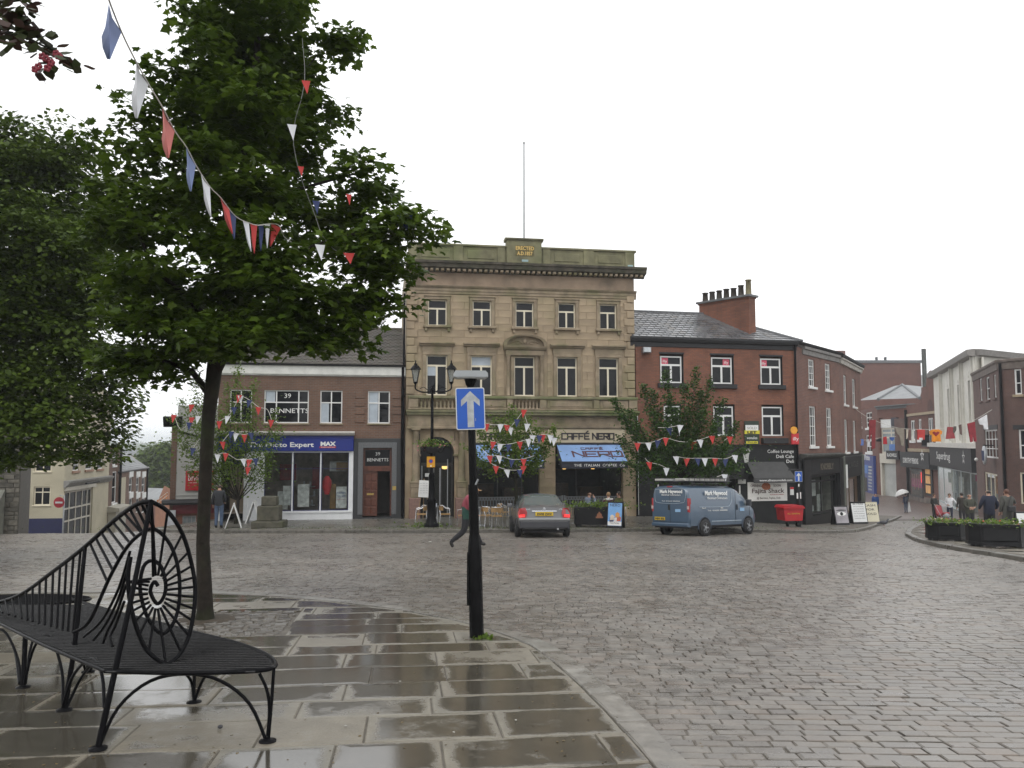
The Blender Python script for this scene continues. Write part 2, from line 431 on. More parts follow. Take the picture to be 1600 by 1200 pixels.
# tree pit of cobbles in the flags
pitc = [gp(445, 956).to_2d(), gp(438, 993).to_2d()]
pu1 = max(p.dot(RU) for p in pitc); pu0 = pu1 - 1.75; pv0 = min(p.dot(RV) for p in pitc); pv1 = max(p.dot(RV) for p in pitc) + .05
rr = random.Random(3)
v = 2.6; row = 0
while v < 15.5:
    h = rr.choice([.46,.52,.58,.62,.66]) 
    if v < pv0 < v + h + .25: h = pv0 - v if pv0 - v > .25 else h
    u = -17 + rr.random() * 1.2
    while u < 4.5:
        L = rr.uniform(.62, 1.35)
        rects = [(u, u+L, v, v+h)]
        if v < pv1 and v + h > pv0 and u < pu1 and u + L > pu0:
            rects = []
            if u < pu0 - .15: rects.append((u, pu0, v, v+h))
            if u + L > pu1 + .15: rects.append((pu1, u+L, v, v+h))
            if v + h > pv1 + .12: rects.append((max(u, pu0), min(u+L, pu1), pv1, v+h))
            if v < pv0 - .12: rects.append((max(u, pu0), min(u+L, pu1), v, pv0))
        for (a0, a1, b0, b1) in rects:
            if a1 - a0 < .1 or b1 - b0 < .1: continue
            poly = [RU*a0+RV*b0, RU*a1+RV*b0, RU*a1+RV*b1, RU*a0+RV*b1]
            for i in range(len(INNER)-1):
                if len(poly) >= 3: poly = clip(poly, INNER[i], INNER[i+1])
            if len(poly) < 3: continue
            area = abs(sum(poly[i].x*poly[(i+1) % len(poly)].y - poly[(i+1) % len(poly)].x*poly[i].y for i in range(len(poly)))) / 2
            c = sum(poly, Vector((0,0))) / len(poly)
            if area < .012 or c.y < 2.5 or abs(c.x) > .70*c.y + 1.6: continue
            pp = [poly[0]]
            for q in poly[1:]:
                if (q - pp[-1]).length > .02: pp.append(q)
            me = stone_mesh('flagstone', pp, g_, FLAG, rr.random(), tilt=(rr.gauss(0,.004), rr.gauss(0,.004)), dz=rr.uniform(-.003,.003))
            link(me, 'flagstone', pave)
        u += L
    v += h; row += 1
# kerbstones in a band round the edge
acc = 0; pts = []
def resample(cv, step):
    out = [cv[0]]; acc = 0
    for i in range(len(cv)-1):
        a, b = cv[i], cv[i+1]; L = (b-a).length; t = step - acc
        while t <= L: out.append(a + (b-a)*(t/L)); t += step
        acc = (acc + L) % step
    return out
fineE = resample(EDGE, .05); fineI = inset_curve(fineE, .22)
i = 0
while i < len(fineE) - 24:
    k = rr.choice([16, 18, 20])
    a, b = fineE[i], fineE[i+k]
    if (a.y < 16 and abs(a.x) < .72*a.y + 2):
        poly = [fineE[i], fineE[i+k//2], fineE[i+k], fineI[i+k], fineI[i+k//2], fineI[i]]
        link(stone_mesh('kerbstone', poly[::-1], g_, KERB, rr.random(), chamfer=.012, ins=.06, dz=.012), 'kerbstone', pave)
    i += k
# cobbles of the tree pit
TREE = gp(320, 969)
u = pu0; k = 0
vv = pv0 + .01
while vv < pv1 - .05:
    hh = rr.uniform(.10, .15); uu = pu0 + rr.uniform(0, .1)
    while uu < pu1 - .06:
        L = rr.uniform(.12, .22)
        if uu + L > pu1: L = pu1 - uu
        poly = [RU*(uu+rr.uniform(0,.02))+RV*(vv+rr.uniform(0,.02)), RU*(uu+L-.015)+RV*(vv+rr.uniform(0,.02)), RU*(uu+L-rr.uniform(.01,.03))+RV*(vv+hh-.015), RU*(uu+rr.uniform(0,.02))+RV*(vv+hh-rr.uniform(.01,.03))]
        c = sum(poly, Vector((0,0)))/4
        if (c - TREE.to_2d()).length > .27:
            link(stone_mesh('cobble', poly, g_, COBBLE, rr.random(), chamfer=.02, ins=.035, dz=rr.uniform(-.004,.012), tilt=(rr.gauss(0,.04), rr.gauss(0,.04))), 'cobble', pave)
        uu += L
    vv += hh
# soil round the trunk
sb = MB(); sb.lathe([(.0, .004), (.15, .002), (.3, -.008), (.36, -.02)][::-1], 18, c=(TREE.x, TREE.y, TREE.z + .02)); 
sb.build('soil', M('soil', (.045,.034,.022), .9, .4, 14, .6, 40), kind='structure')

# ---- the setts of the square
def road_top(x, y): return ground(x, y) + .004 * math.sin(x*1.7 + y*.6) + .006 * mnoise.noise(Vector((x*.35, y*.35, 0)))
rxs = [x*1.0 for x in range(-26, 40)]; rys = [3, 4, 5, 6, 7, 8, 9, 10, 11, 12, 13, 14, 15, 16, 17, 18, 19, 20, 21, 22, 23, 24, 25, 26, 27, 28, 29, 30, 31, 32, 34, 36, 38, 40, 44, 48, 52]
road = sheet('road', rxs, rys, lambda x, y: ground(x, y) - .010, JOINT)
# far kerb of the pavement in front of the shops, and the kerb of the pavement on the right
FARK = [Vector(p) for p in [(-40,33.4),(-20,31.9),(-14,30.9),(-12.4,30.35),(-10,30.15),(-4,30.2),(2,30.55),(8,31.1),(11.2,31.6),(12.8,32.5),(14.6,34.4),(16.6,37.6),(18.8,41.5),(21.2,45.6),(24.5,51.5),(28,58)]]
def fark_y(x):
    for a, b in zip(FARK, FARK[1:]):
        if a.x <= x <= b.x: return a.y + (b.y-a.y)*(x-a.x)/(b.x-a.x)
    return 99
RIGHT_EDGE = [gp(*p).to_2d() for p in [(1452,817),(1432,823),(1418,830),(1414,837),(1430,846),(1470,856),(1520,865),(1560,871),(1600,878),(1660,888),(1760,904)]]
def in_right(x, y):
    # right of the kerb line, which runs towards the camera
    e = RIGHT_EDGE
    if y >= e[0].y: return x > e[0].x + (y - e[0].y)*.62
    for a, b in zip(e, e[1:]):
        if b.y <= y <= a.y: return x > b.x + (a.x-b.x)*(y-b.y)/(a.y-b.y)
    return x > e[-1].x
cand = []
y = 3.7; ang = R(-2.0)
while y < 50:
    rowh = rr.uniform(.108, .132)
    xm = .665*y + 1.2
    x = -xm - rr.random()*.3
    while x < xm:
        L = rr.uniform(.15, .25)
        ca = (x+L/2, y+rowh/2 + (x+L/2)*math.tan(ang))
        p = Vector(ca)
        ok = ca[1] > 3.3 and ca[1] < 50 and (ca[0] > -24) and not (ca[1] < 13.6 and inside_pave(p))
        if ok and ca[1] > 29: ok = ca[1] < fark_y(ca[0]) - .1 and (ca[1] < 31 or ca[0] > 5)
        if ok and ca[0] > 9 and ca[1] > 14: ok = not in_right(*ca)
        if ok: cand.append((ca[0], ca[1], L, rowh))
        x += L
    y += rowh
cand = np.array(cand); N = len(cand)
cx, cy, LX, LY = cand.T
order = np.argsort(cx**2 + cy**2)
gap = .003 + .003*rng.random(N)
ch = .004 + .004*rng.random(N)
top = np.array([road_top(a, b) for a, b in zip(cx, cy)]) + rng.normal(0, .0022, N)
sgn = np.array([(-1,-1),(1,-1),(1,1),(-1,1)])
ca_, sa_ = math.cos(ang), math.sin(ang)
def ringv(off, z, jit):
    out = np.zeros((N, 4, 3))
    for k in range(4):
        dx = sgn[k,0]*(LX/2-off) + rng.normal(0, jit, N); dy = sgn[k,1]*(LY/2-off) + rng.normal(0, jit, N)
        out[:,k,0] = cx + dx*ca_ - dy*sa_; out[:,k,1] = cy + dx*sa_ + dy*ca_
        out[:,k,2] = z + tx*dx + (ty - .062)*dy
    return out
tx = rng.normal(0, .006, N); ty = rng.normal(0, .008, N)
r0 = ringv(gap, top - .035, 0); r1 = ringv(gap, top - ch, .003); r2 = ringv(gap + ch*1.3, top, .003)
VV = np.concatenate([r0, r1, r2], axis=1)           # N,12,3
q = []
for k in range(2):
    for i in range(4): q.append((k*4+i, k*4+(i+1) % 4, (k+1)*4+(i+1) % 4, (k+1)*4+i))
q.append((8,9,10,11)); q = np.array(q)
srnd = rng.random(N)
vis = order[np.abs(cx[order]) < .655*cy[order] + .35]
near = vis[:300]; mask = np.ones(N, bool); mask[near] = False
rest = np.where(mask)[0]
fc = (q[None] + (np.arange(len(rest))*12)[:,None,None]).reshape(-1, 4)
so = link(np_mesh('setts', VV[rest].reshape(-1,3), fc, 4, SETT, attr=np.repeat(srnd[rest], 12)), 'setts', road); so['kind'] = 'stuff'
for i in near:
    link(np_mesh('sett', VV[i], q, 4, SETT, attr=np.full(12, srnd[i])), 'sett', road)

# ---- pavement before the shops: bed, kerb, flags
KH = .11
def walk_z(x, y): return ground(x, y) + KH
bed = MB()
def strip(mb, line, back, f, mi=0, n=6):
    for a, b in zip(line, line[1:]):
        for k in range(n):
            t0, t1 = k/n, (k+1)/n
            P = [a + (back(a)-a)*t0, b + (back(b)-b)*t0, b + (back(b)-b)*t1, a + (back(a)-a)*t1]
            mb.add([(p.x, p.y, f(p.x, p.y)) for p in P], [(0,1,2,3)], mi)
fk = [p for p in resample([Vector((-14.2,31.0))] + FARK[3:], .9)]
strip(bed, fk, lambda p: Vector((p.x - (3 if p.x > 13 else 0), min(p.y + 9, 60) if p.x < 13 else p.y + 3)), lambda x, y: walk_z(x, y) - .012)
walk = bed.build('shop_pavement', JOINT, kind='structure')
for a, b in zip(fk, fk[1:]):
    d = (b-a).normalized(); nrm = Vector((-d.y, d.x))
    poly = [a, b, b + nrm*.16, a + nrm*.16]
    m = MB(); za, zb_ = ground(*a), ground(*b)
    P = [(p.x, p.y) for p in poly]; zt = [za+KH, zb_+KH, zb_+KH, za+KH]
    e = .006
    vs = [(P[0][0]+d.x*e, P[0][1]+d.y*e, za-.06), (P[1][0]-d.x*e, P[1][1]-d.y*e, zb_-.06), (P[2][0]-d.x*e, P[2][1]-d.y*e, zb_-.06), (P[3][0]+d.x*e, P[3][1]+d.y*e, za-.06)]
    tp = [(vs[i][0], vs[i][1], zt[i] + (-.015 if i < 2 else 0)) for i in range(4)]
    t2 = [(tp[i][0] + (nrm.x*.02 if i < 2 else 0), tp[i][1] + (nrm.y*.02 if i < 2 else 0), zt[i]) for i in range(4)]
    me = bpy.data.meshes.new('kerbstone'); me.from_pydata(vs+tp+t2, [], [(0,1,5,4),(1,2,6,5),(2,3,7,6),(3,0,4,7),(4,5,9,8),(5,6,10,9),(6,7,11,10),(7,4,8,11),(8,9,10,11)])
    at_ = me.attributes.new('rnd', 'FLOAT', 'POINT'); at_.data.foreach_set('value', [rr.random()*.5]*12); me.materials.append(FLAG2)
    link(me, 'kerbstone', walk)
mean = []
yy = 30.3
while yy < 37.2:
    hh = .62; x = -13.6 + rr.random()*.9
    while x < 15.5:
        L = rr.choice([.75, .9, 1.05])
        if all(fark_y(q_) + .2 < yy for q_ in (x, x+L)) and not (x < -9.5 and yy > 34.6):
            poly = [Vector((x,yy)), Vector((x+L,yy)), Vector((x+L,yy+hh)), Vector((x,yy+hh))]
            link(stone_mesh('flagstone', poly, walk_z, FLAG2, rr.random(), dz=rr.uniform(-.003,.003)), 'flagstone', walk)
        x += L
    yy += hh
# ---- pavement on the right with its kerb
bed = MB()
e = RIGHT_EDGE
rp = e + [Vector((24, 14)), Vector((40, 38)), Vector((36, 46))]
cpt = Vector((20.5, 30))
for a, b in zip(rp, rp[1:] + rp[:1]):
    for k in range(6):
        P = [cpt + (a-cpt)*(k/6), cpt + (a-cpt)*((k+1)/6), cpt + (b-cpt)*((k+1)/6), cpt + (b-cpt)*(k/6)]
        bed.add([(p.x, p.y, ground(*p) + KH - .012) for p in P], [(3,2,1,0)])
rwalk = bed.build('planter_pavement', JOINT, kind='structure')
fr = resample(e, .8)
for a, b in zip(fr, fr[1:]):
    d = (b-a).normalized(); nrm = Vector((-d.y, d.x))
    P = [a + d*.006, b - d*.006, b - d*.006 + nrm*.2, a + d*.006 + nrm*.2]
    V = []
    for dz_, ins in ((-.06, 0), (KH-.02, 0), (KH, .02)):
        for i, p in enumerate(P):
            pq = p + (nrm*ins if i < 2 else Vector((0,0))); V.append((pq.x, pq.y, ground(*pq) + dz_))
    me = bpy.data.meshes.new('kerbstone'); me.from_pydata(V, [], [(k*4+i, k*4+(i+1) % 4, (k+1)*4+(i+1) % 4, (k+1)*4+i) for k in range(2) for i in range(4)] + [(8,9,10,11)])
    at_ = me.attributes.new('rnd', 'FLOAT', 'POINT'); at_.data.foreach_set('value', [rr.random()]*12); me.materials.append(FLAG2)
    link(me, 'kerbstone', rwalk)
yy = 16.0
while yy < 45:
    x = 11.5 + rr.random()*.5
    while x < 27:
        L = rr.uniform(.6, .95)
        if all(in_right(q_, w_) for q_ in (x-.22, x+L+.05) for w_ in (yy, yy+.6)):
            poly = [Vector((x,yy)), Vector((x+L,yy)), Vector((x+L,yy+.6)), Vector((x,yy+.6))]
            link(stone_mesh('flagstone', poly, walk_z, FLAG, rr.random(), dz=rr.uniform(-.002,.002)), 'flagstone', rwalk)
        x += L
    yy += .6
# red-brown block paving up the shopping street
def street_z(x, y): return ground(x, y) + .012
BLOCKP = brick_mat('wet_block_paving', (.12,.075,.06), (.10,.07,.06), (.05,.045,.04), .21, .105, .3)
BLOCKP.node_tree.nodes['Principled BSDF'].inputs['Roughness'].default_value = .4
m = MB()
ly = [52, 56, 60, 66, 72, 80, 92, 105, 120, 150]
for a, b in zip(ly, ly[1:]):
    for k in range(8):
        x0a, x1a = 20 + (a-52)*.42, 46 + (a-52)*.42; x0b, x1b = 20 + (b-52)*.42, 46 + (b-52)*.42
        f0, f1 = k/8, (k+1)/8
        P = [(x0a+(x1a-x0a)*f0, a), (x0a+(x1a-x0a)*f1, a), (x0b+(x1b-x0b)*f1, b), (x0b+(x1b-x0b)*f0, b)]
        m.add([(p[0], p[1], street_z(*p)) for p in P], [(0,1,2,3)])
m.build('shopping_street', BLOCKP, kind='structure')
# ================================================================== BUILDINGS ROUND THE SQUARE
class Face:
    """a front in metres: u along it, v = world height, d = outwards"""
    def __init__(s, name, label, cat, ox, oy, deg, zb, group=None, root=None):
        s.zb = zb; s.deg = deg; s.o = (ox, oy); a = R(deg); s.uu = (math.cos(a), math.sin(a))
        if root is None: s.root = thing(name, label, cat, (ox, oy, zb), a, group); s.off = None; s.X = None
        else:
            s.root = root.root
            s.X = s.root.matrix_basis.inverted() @ (Matrix.Translation((ox, oy, zb)) @ Matrix.Rotation(a, 4, 'Z'))
    @staticmethod
    def between(name, label, cat, pa, da, pb, db, zb, root=None, group=None):
        """front from pixel column pa at distance da to column pb at distance db"""
        A_ = at(pa, 690, da); B_ = at(pb, 690, db)
        deg = math.degrees(math.atan2(B_.y - A_.y, B_.x - A_.x))
        f = Face(name, label, cat, A_.x, A_.y, deg, zb, group, root); f.L = math.hypot(B_.x-A_.x, B_.y-A_.y); return f
    def uv(s, px, py):
        d = ray(px, py)
        det = d[0]*(-s.uu[1]) + s.uu[0]*d[1]
        t = (s.o[0]*(-s.uu[1]) + s.uu[0]*s.o[1]) / det
        return ((t*d[0]-s.o[0])*s.uu[0] + (t*d[1]-s.o[1])*s.uu[1], EYE + t*d[2])
    def rect(s, x0, y0, x1, y1):
        a = s.uv(x0, y0); b = s.uv(x1, y1); return a[0], b[0], min(a[1], b[1]), max(a[1], b[1])
    def mb(s): return MB()
    def box(s, mb, u0, u1, v0, v1, d0, d1, mi=0): return mb.box(u0, u1, -d1, -d0, v0-s.zb, v1-s.zb, mi)
    def cbox(s, mb, u0, u1, v0, v1, d0, d1, c=.01, mi=0): return mb.cbox(u0, u1, -d1, -d0, v0-s.zb, v1-s.zb, c, mi)
    def p(s, u, v, d=0): return (u, -d, v - s.zb)
    def prof(s, mb, pts, u0, u1, mi=0):
        """moulding: profile of (d, v) run along the front"""
        n = len(pts)
        vs = [(u0, -d, v-s.zb) for d, v in pts] + [(u1, -d, v-s.zb) for d, v in pts]
        mb.add(vs, [(i, i+1, n+i+1, n+i) for i in range(n-1)] + [tuple(range(n-1,-1,-1)), tuple(range(n, 2*n))], mi); return mb
    def done(s, mb, name, mats, parent=None, **k):
        o = mb.build(name, mats, parent or s.root, **k)
        if parent is None and s.X is not None: o.matrix_basis = s.X
        return o
    def wall(s, u0, u1, v0, v1, holes, mat, name='wall', d=0, reveal=.2, rmat=None, build=True, mb=None):
        mb = mb or MB(); us = sorted({u0, u1, *[min(max(h[i], u0), u1) for h in holes for i in (0, 1)]}); vs = sorted({v0, v1, *[min(max(h[i], v0), v1) for h in holes for i in (2, 3)]})
        for a, b in zip(us, us[1:]):
            for c, e in zip(vs, vs[1:]):
                mu_, mv = (a+b)/2, (c+e)/2
                if any(h[0] < mu_ < h[1] and h[2] < mv < h[3] for h in holes): continue
                mb.add([s.p(a,c,d), s.p(b,c,d), s.p(b,e,d), s.p(a,e,d)], [(0,1,2,3)])
        ri = 1 if rmat else 0
        for h in holes:
            a, b, c, e = h[:4]; r = d - (h[4] if len(h) > 4 else reveal)
            mb.add([s.p(a,c,d), s.p(a,c,r), s.p(a,e,r), s.p(a,e,d)], [(0,3,2,1)], ri)
            mb.add([s.p(b,c,d), s.p(b,c,r), s.p(b,e,r), s.p(b,e,d)], [(0,1,2,3)], ri)
            mb.add([s.p(a,e,d), s.p(b,e,d), s.p(b,e,r), s.p(a,e,r)], [(0,3,2,1)], ri)
            mb.add([s.p(a,c,d), s.p(b,c,d), s.p(b,c,r), s.p(a,c,r)], [(0,1,2,3)], ri)
        if build: return s.done(mb, name, [mat, rmat] if rmat else mat)
        return mb
    def window(s, u0, u1, v0, v1, cols=(), rows=(), d=-.13, fw=.06, mw=.04, fmat=None, gmat=None, sill=None, smat=None, name='window', cells=None, label=None, parent=None):
        """frame with bars at fractions cols / rows; every pane is a piece of its own. cells overrides with (u0,u1,v0,v1) fractions"""
        fmat = fmat or WHITE; gmat = gmat or GLASS; m = MB(); W, H = u1-u0, v1-v0
        s.box(m, u0, u0+fw, v0, v1, d-.05, d+.02); s.box(m, u1-fw, u1, v0, v1, d-.05, d+.02)
        s.box(m, u0+fw, u1-fw, v1-fw, v1, d-.05, d+.018); s.box(m, u0+fw, u1-fw, v0, v0+fw, d-.05, d+.018)
        if cells is None:
            cs = [0, *cols, 1]; rs = [0, *rows, 1]
            cells = [(a, b, c, e) for a, b in zip(cs, cs[1:]) for c, e in zip(rs, rs[1:])]
        bars = []
        for a, b, c, e in cells:
            if b < .999: bars.append((u0+b*W-mw/2, u0+b*W+mw/2, v0+c*H, v0+e*H, .012))
            if e < .999: bars.append((u0+a*W, u0+b*W, v0+e*H-mw/2, v0+e*H+mw/2, .008))
        for i, (a, b, c, e, q) in enumerate(dict.fromkeys(tuple(round(x, 4) for x in b_) for b_ in bars)):
            s.box(m, max(a, u0+fw), min(b, u1-fw), max(c, v0+fw), min(e, v1-fw), d-.045, d+q+i*.0004)
        w = s.done(m, name, fmat, label=label, **({'parent': parent} if parent else {}))
        for a, b, c, e in cells:
            g = MB(); x0, x1 = u0+a*W+.01, u0+b*W-.01; y0, y1 = v0+c*H+.01, v0+e*H-.01
            g.add([s.p(x0,y0,d-.02), s.p(x1,y0,d-.02), s.p(x1,y1,d-.02), s.p(x0,y1,d-.02)], [(0,1,2,3)])
            s.done(g, 'pane', gmat, w)
        if sill:
            h, pr, ov = sill; q = MB(); s.cbox(q, u0-ov, u1+ov, v0-h, v0-.002, d+.02, pr, .012)
            s.done(q, 'sill', smat or fmat, w)
        return w
    def text(s, body, u, v, h, m, d=.01, w=None, parent=None, **k):
        if s.X is not None and parent is None:
            o = text(s.root, body, 0, 0, h, m, w=w, **k); o.matrix_basis = s.X @ Matrix.Translation(s.p(u, v, d)) @ Matrix.Rotation(R(90), 4, 'X'); return o
        return text(parent or s.root, body, u, v - s.zb, h, m, y=-d, w=w, **k)
def strokes(face, letters, u, v, h, gapw, m, d, name='lettering', parent=None, t=.2, shear=None, W=None, plane=None):
    """square-cut capitals drawn with straight strokes; plane maps (x,y) to a 3D point if the sign leans"""
    G = {'C': ([(1,1),(0,1),(0,0),(1,0)],), 'A': ([(0,0),(0,1),(1,1),(1,0)], [(0,.42),(1,.42)]), 'F': ([(0,0),(0,1),(1,1)], [(0,.5),(.8,.5)]),
         'E': ([(1,1),(0,1),(0,0),(1,0)], [(0,.5),(.85,.5)]), 'N': ([(0,0),(0,1),(1,0),(1,1)],), 'R': ([(0,0),(0,1),(1,1),(1,.45),(0,.45)], [(.45,.45),(1,0)]),
         'O': ([(0,0),(0,1),(1,1),(1,0),(0,0)],), "É": ([(1,1),(0,1),(0,0),(1,0)], [(0,.5),(.85,.5)], [(.4,1.22),(.75,1.42)]), ' ': ()}
    W = W or h * .8; mb = MB(); x = u; th = h * t
    for chh in letters:
        for pl in G[chh]:
            for a, b in zip(pl, pl[1:]):
                ax, ay, bx, by = x + a[0]*W, v + a[1]*h, x + b[0]*W, v + b[1]*h
                dx, dy = bx-ax, by-ay; L = math.hypot(dx, dy) or 1; nx, ny = -dy/L*th/2, dx/L*th/2; ex, ey = dx/L*th/2, dy/L*th/2
                P = [(ax-ex+nx, ay-ey+ny), (ax-ex-nx, ay-ey-ny), (bx+ex-nx, by+ey-ny), (bx+ex+nx, by+ey+ny)]
                fn = plane or (lambda p, q: face.p(p[0], p[1], d + q))
                mb.add([fn(p, .012) for p in P] + [fn(p, 0) for p in P], [(0,1,2,3),(0,4,5,1),(1,5,6,2),(2,6,7,3),(3,7,4,0)])
        x += W * (.55 if chh == ' ' else 1) + (gapw if chh != ' ' else 0)
    o = face.done(mb, name, m, parent) if parent is None else mb.build(name, m, parent)
    return o, x - gapw - u

# ------------------------------------------------------------------ the stone-fronted building
STONE = M('sandstone', (.325,.250,.165), .75, .26, 1.3, .35, 25, rnd=.10, tint=(.17,.165,.07,.5), tscale=.55)
STONED = M('weathered_sandstone', (.26,.205,.14), .8, .30, 2.5, .4, 25, tint=(.12,.125,.045,.75), tscale=.9)
STONEG = M('mossy_stone', (.170,.160,.090), .85, .35, 2.0, .4, 25, tint=(.10,.135,.035,.85), tscale=.5)
STONEK = M('sooty_stone', (.075,.065,.048), .85, .5, 3.0, .4, 25, tint=(.05,.065,.02,.6), tscale=.8)
PINKST = M('pink_granite', (.22,.13,.105), .5, .2, 12)
A = Face('stone_building', 'three storey sandstone building with mossy parapet and two blue awnings', 'building', -4.79, 36.0, 9.0, -1.86)
WID = 10.72
up_w = [(.97,1.83),(3.02,3.88),(5.02,5.87),(7.04,7.86),(9.04,9.86)]
fl_w = [(.92,1.86),(2.94,3.92),(4.95,5.92),(6.97,7.93),(8.97,9.92)]
UV0, UV1, FV0, FV1 = 6.89, 8.08, 3.70, 5.53
holes = [(a,b,UV0,UV1) for a,b in up_w] + [(a,b,FV0,FV1) for a,b in fl_w]
A.wall(0, WID, 2.80, 8.36, holes, STONE, reveal=.22)
SHOPH = [(3.16,6.12,-1.35,1.50,.35),(6.88,10.08,-1.35,1.50,.35)]
# ground storey wall with an arched doorway
m = A.wall(0, WID, -2.6, 2.80, [(.62,2.24,-2.0,2.05,.3)] + SHOPH, STONE, build=False)
arc = [(1.43 + .78*math.cos(t), 1.02 + .80*math.sin(t)) for t in [math.pi*k/14 for k in range(15)]]
for (a, b) in zip(arc, arc[1:]):      # spandrels over the arch
    m.add([A.p(a[0],a[1],0), A.p(a[0],2.05,0), A.p(b[0],2.05,0), A.p(b[0],b[1],0)], [(0,1,2,3)])
    m.add([A.p(a[0],a[1],0), A.p(b[0],b[1],0), A.p(b[0],b[1],-.6), A.p(a[0],a[1],-.6)], [(0,1,2,3)])
m.add([A.p(.62,-2,0), A.p(.62,1.02,0), A.p(.65,1.02,0), A.p(.65,-2,0)], [(0,1,2,3)]); m.add([A.p(2.24,-2,0), A.p(2.24,1.02,0), A.p(2.21,1.02,0), A.p(2.21,-2,0)], [(0,3,2,1)])
A.done(m, 'ground_floor_wall', STONE)
m = MB()      # body of the building behind its front
m.box(0, WID, .25, 11, 2.75+1.86, 10.3+1.86); m.box(0, .4, .02, 11, -.8, 2.74+1.86); m.box(WID-.4, WID, .02, 11, -.8, 2.74+1.86); m.box(.4, WID-.4, 10.5, 11, -.8, 2.74+1.86); m.box(0.01, WID-.01, .0, .26, 8.36+1.86, 10.2+1.86); A.done(m, 'side_wall', STONED)
# ashlar blocks on the upper storeys
blk = {}
def block(w, h):
    k = (round(w, 2), round(h, 2))
    if k not in blk:
        b = MB(); g = .006; b.cbox(-w/2+g, w/2-g, -.016, .0, -h/2+g, h/2-g, .009); b.F.pop(); b.MI.pop(); b.SM.pop(); blk[k] = b.mesh('ashlar_block', STONE)
    return blk[k]
def course(u0, u1, v0, v1, L, off):
    x = u0 - off
    while x < u1 - .02:
        a, b = max(x, u0), min(x + L, u1); x += L
        for h in avoid:
            if h[2] - .01 < (v0+v1)/2 < h[3] + .01:
                if a < h[0] < b < h[1]: b = h[0]
                elif h[0] <= a < h[1] < b: a = h[1]
                elif a >= h[0] and b <= h[1]: b = a
                elif a < h[0] and b > h[1]:
                    if h[0] - a > .1: link(block(h[0]-a, v1-v0), 'ashlar_block', A.root, Matrix.Translation(A.p((a+h[0])/2, (v0+v1)/2, 0)))
                    a = h[1]
        if b - a > .1: link(block(b-a, v1-v0), 'ashlar_block', A.root, Matrix.Translation(A.p((a+b)/2, (v0+v1)/2, 0)))
avoid = [(a-.17, b+.17, UV0-.1, UV1+.18) for a,b in up_w] + [(a-.24, b+.24, 3.6, 6.1) for a,b in fl_w] + [(4.5,6.5,3.6,6.55), (0,.52,2.8,8.36), (WID-.52,WID,2.8,8.36), (0, WID, 6.0, 6.1)]
v = 3.70; i = 0
while v < 8.30:
    h = .38 if v < 6.08 else .325
    course(0, WID, v, min(v+h, 8.33), 1.05, (i % 2)*.52); v += h; i += 1
avoid = SHOPH + [(.0, 3.02, -3, 2.2), (6.1, WID, 1.5, 2.25), (3.1, 6.2, 1.5, 2.25)]
v = -1.2; i = 0
while v < 2.15:
    course(3.02, WID, v, v+.37, .74, (i % 2)*.37); v += .37; i += 1
# quoins
for side, (q0, q1) in enumerate(((0, .50), (WID-.50, WID))):
    v = 3.72; k = 0
    while v < 8.25:
        w = .50 if k % 2 else .36; b = MB()
        A.cbox(b, q0 if side == 0 else q1-w, q0+w if side == 0 else q1, v+.015, v+.355, 0, .06, .02)
        A.done(b, 'quoin', STONE); v += .37; k += 1
# windows
for k, (a, b) in enumerate(up_w):
    A.window(a, b, UV0, UV1, cells=[(0,1,.66,1),(0,.5,0,.66),(.5,1,0,.66)], fmat=CREAMP, fw=.05, mw=.075, d=-.12)
    m = MB()
    for (u0, u1, v0, v1, d) in ((a-.15,a-.0,UV0,UV1+.0,.05),(b,b+.15,UV0,UV1,.05),(a-.15,b+.15,UV1,UV1+.14,.052),(a-.19,b+.19,UV1+.14,UV1+.21,.09)): A.cbox(m, u0, u1, v0, v1, 0, d, .015)
    A.done(m, 'window_surround', STONED)
    m = MB(); A.cbox(m, a-.22, b+.22, UV0-.11, UV0, -.1, .16, .02); A.cbox(m, a-.15, a-.03, UV0-.28, UV0-.11, 0, .10, .02); A.cbox(m, b+.03, b+.15, UV0-.28, UV0-.11, 0, .10, .02)
    A.done(m, 'sill', STONED)
for k, (a, b) in enumerate(fl_w):
    w = A.window(a, b, FV0, FV1, cells=[(0,1,.74,1),(0,.5,0,.74),(.5,1,0,.74)], fmat=CREAMP, fw=.055, mw=.085, d=-.12)
    if k in (0, 1):
        q = MB(); A.box(q, a+.06, b-.06, FV0+.74*(FV1-FV0)+.05, FV1-.06, -.139, -.137) if k else A.box(q, a+.06, a+.44, FV0+.9, FV0+1.3, -.139, -.137); A.done(q, 'blind_and_reflection', M('pale_blind_and_reflection', (.40,.45,.50), .8, .1), w)  # first window: a reflection painted as a pale patch; second window: a blind
    m = MB()
    A.cbox(m, a-.17, a, FV0, FV1, 0, .07, .015); A.cbox(m, b, b+.17, FV0, FV1, 0, .07, .015); A.cbox(m, a-.17, b+.17, FV1, FV1+.15, 0, .075, .015)
    A.done(m, 'window_surround', STONED)
    if k != 2:
        m = MB(); A.cbox(m, a-.2, b+.2, FV1+.15, FV1+.40, 0, .06, .012)
        A.prof(m, [(0,5.93),(.12,5.95),(.16,6.02),(.24,6.04),(.24,6.10),(0,6.13)], a-.34, b+.34); A.done(m, 'window_hood', STONED)
